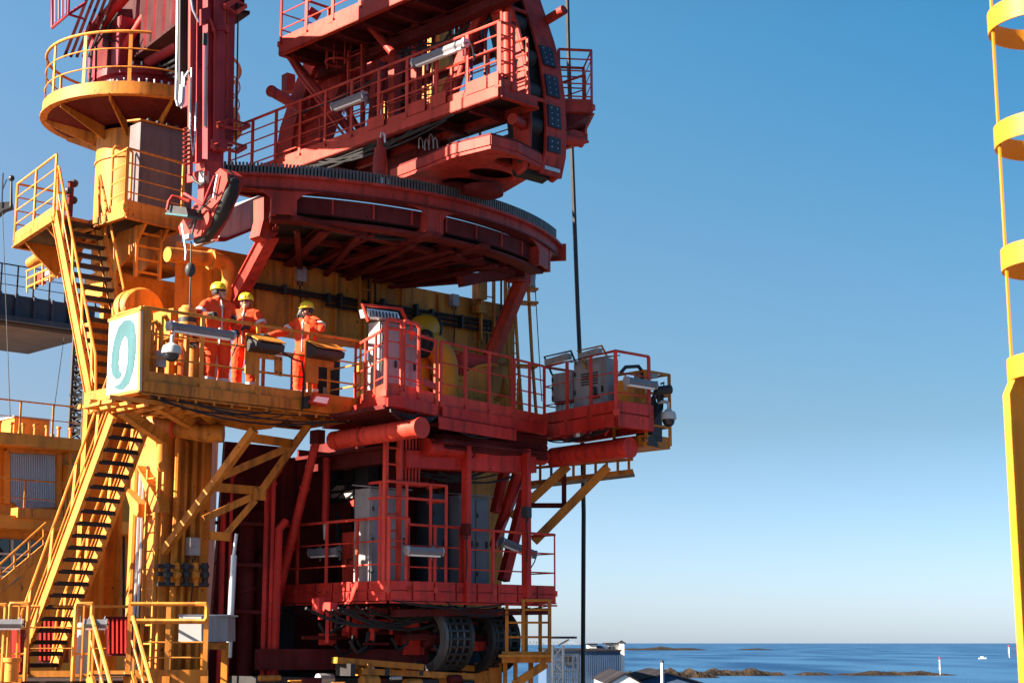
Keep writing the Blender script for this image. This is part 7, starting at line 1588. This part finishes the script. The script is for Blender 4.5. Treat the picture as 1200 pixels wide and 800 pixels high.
    t.location = loc; t.rotation_euler = (0, 0, face); t.scale = (s * 1.10, s * 1.10, s); t['group'] = 'workers on the numbered platform'
    return t
def ppos(px, off): p = NA(px, 470, off); return at_z(p, FZ)
person('worker in orange at the left, gloved hand on the rail, looking right', ppos(252, -.42), R(38), {'eR': (-.36, -.03, 1.20), 'hR': (-.26, -.27, 1.22), 'eL': (.29, .05, 1.16), 'hL': (.22, -.16, 1.02), 'gR': 'fist', 'gL': 'relax'}, R(36), R(-4), muffs=True, glasses=True, H=1.86)
person('smiling worker in orange in the middle, both gloved hands before the chest', ppos(285, -.45), R(-12), {'eR': (-.31, -.02, 1.17), 'hR': (-.13, -.27, 1.31), 'eL': (.31, -.03, 1.17), 'hL': (.15, -.25, 1.16), 'gR': 'fist', 'gL': 'relax'}, R(8), R(4), muffs=False, glasses=True, smile=True, H=1.77)
p3 = person('worker in orange at the right, one arm stretched left, radio at the mouth', ppos(357, -.42), R(-22), {'eR': (-.35, -.13, 1.27), 'hR': (-.52, -.30, 1.20), 'eL': (.35, -.13, 1.29), 'hL': (.07, -.22, 1.50), 'gR': 'open', 'gL': 'fist'}, R(-12), R(2), muffs=True, glasses=True, H=1.80)
rd = thing('hand_radio', 'black hand radio held at the mouth of the right worker', 'radio', local=True)
obj('body', MB().bx(-.028, .028, -.02, .02, -.06, .06), 'glove', rd); obj('antenna', MB().tube([(.018, 0, .06), (.018, 0, .17)], .006, 6), 'glove', rd); obj('speaker_grille', MB().bx(-.02, .02, -.024, -.02, 0, .04), 'dark', rd)
Rz = Matrix.Rotation(R(-22), 3, 'Z'); rd.location = p3.location + Rz @ Vector((.02, -.27, 1.575)); rd.rotation_euler = (R(-15), R(10), R(-30))
# ================================================================= LOOSE CABLES, HOSES AND SMALL FITTINGS
rl_ = random.Random(11)
def drape(root, p, q, n, r=.014, d0_=.05, d1_=.22, mat='rubber', name='cable'):
    p, q = V(p), V(q)
    for k in range(n):
        a = p.lerp(q, rl_.uniform(0, .35)) + Zv * rl_.uniform(-.05, .05); b_ = p.lerp(q, rl_.uniform(.55, 1)) + Zv * rl_.uniform(-.05, .05)
        obj(name, MB().tube(sag(a, b_, rl_.uniform(d0_, d1_), 8), r * rl_.uniform(.7, 1.3), 6), mat, root)
drape(npf, N0 - Zv * .25 + NA.n * .03, N1 - Zv * .25 + NA.n * .03, 5)
drape(mw, K2 - Zv * .25 + WALL.n * .08, K3 - Zv * .25 + WALL.n * .08, 5, .016)
drape(mw, K1 - Zv * .24 + WALL.n * .08, K2 - Zv * .24 + WALL.n * .08, 4, .016)
drape(rbk, T0 - Zv * .28 - A * .05, T1 - Zv * .28 - A * .05, 4, .014)
drape(bl, H0 - Zv * .22 + LHA.n * .06, HRt - Zv * .22 + LHA.n * .06, 5, .012)
drape(bl, HL - Zv * .22 + LHB.n * .06, H0 - Zv * .22 + LHB.n * .06, 4, .012)
drape(ww, lz(300) - Zv * .26, lz(560) - Zv * .26, 6, .016)
drape(ww, lz(330) + Zv * .9, lz(470) + Zv * 1.02, 2, .012, .03, .1)
drape(fm, LW(440, 60, -.9), LW(590, 20, -1.0), 6, .02, .1, .4)
drape(fm, LW(400, 90, -1.2), LW(520, 110, -1.3), 5, .018, .1, .4)
drape(rg, rc(aL + .1, RR - .3, RZ - .66), rc(aL + .7, RR - .4, RZ - .66), 4, .016, .03, .12)
drape(uw2, LHB(330, 560, -.9), LHB(440, 560, -.9), 6, .025, .1, .5)
drape(un, LHA(330, 712, -.4), LHA(600, 712, -.4), 8, .022, .08, .35)
drape(hs, LHA(470, 552, -.3), LHA(610, 556, -.3), 5, .02, .05, .2)
drape(kb, V((CX - .8, CYY - 1.0, ZP + 1.5)), V((CX + .8, CYY - .9, ZP + 1.9)), 4, .02, .1, .4)
# small boxes and plates fixed to walls and posts
def small_box(label, pl, px, py, off, w_, h_, mat='grey', depth=.12, plate=None):
    t = thing('junction_box', label, 'box', pl(px, py, off)); c = pl(px, py, off)
    obj('box_body', MB().box(c, pl.d * w_ / 2, pl.n * depth / 2, Zv * h_ / 2), mat, t); obj('cover', MB().box(c + pl.n * (depth / 2 + .006), pl.d * w_ * .45, pl.n * .006, Zv * h_ * .45), plate or mat, t)
    for s_ in (-1, 1): obj('gland', MB().tube([c - Zv * h_ / 2 + pl.d * s_ * w_ * .25, c - Zv * (h_ / 2 + .07) + pl.d * s_ * w_ * .25], .016, 6), 'dark', t)
    obj('conduit', MB().tube([c - Zv * (h_ / 2 + .05), c - Zv * (h_ / 2 + .4) + pl.d * .03, c - Zv * (h_ / 2 + .8)], .014, 6), 'rubber', t)
    return t
small_box('small grey junction box on the shaded girder between the conduits and hard hats', WALL, 352, 322, .08, .2, .26)
small_box('small grey junction box near the right end of the girder under the ring', WALL, 532, 352, .08, .18, .24)
small_box('tiny dark box on the lower right red column of the balcony', LHA, 617, 600, .14, .14, .2, 'dark')
small_box('tiny red box on the left red column of the balcony', LHA, 546, 620, .14, .13, .2, 'red_dark')
small_box('grey box on the shaded tower leg above the valve manifold', WALL, 226, 640, .2, .22, .3, 'grey')
small_box('ochre box on the deckhouse wall right of the roller shutter', YBK, 84, 560, .2, .5, .7, 'ochre', .3)
small_box('second ochre box on the deckhouse wall near the tower', YBK, 118, 668, .2, .5, .8, 'yellow', .3)
def lifebuoy(c, n, label):
    t = thing('lifebuoy', label, 'lifebuoy', c); obj('ring', MB().tube([c + (Zv * math.cos(a) + n.cross(Zv) * math.sin(a)) * .28 for a in [i * math.pi / 10 for i in range(20)]], .05, 8, True), 'red_rail', t)
# cabinet details: plates and latches on the big grey cabinet by the workers
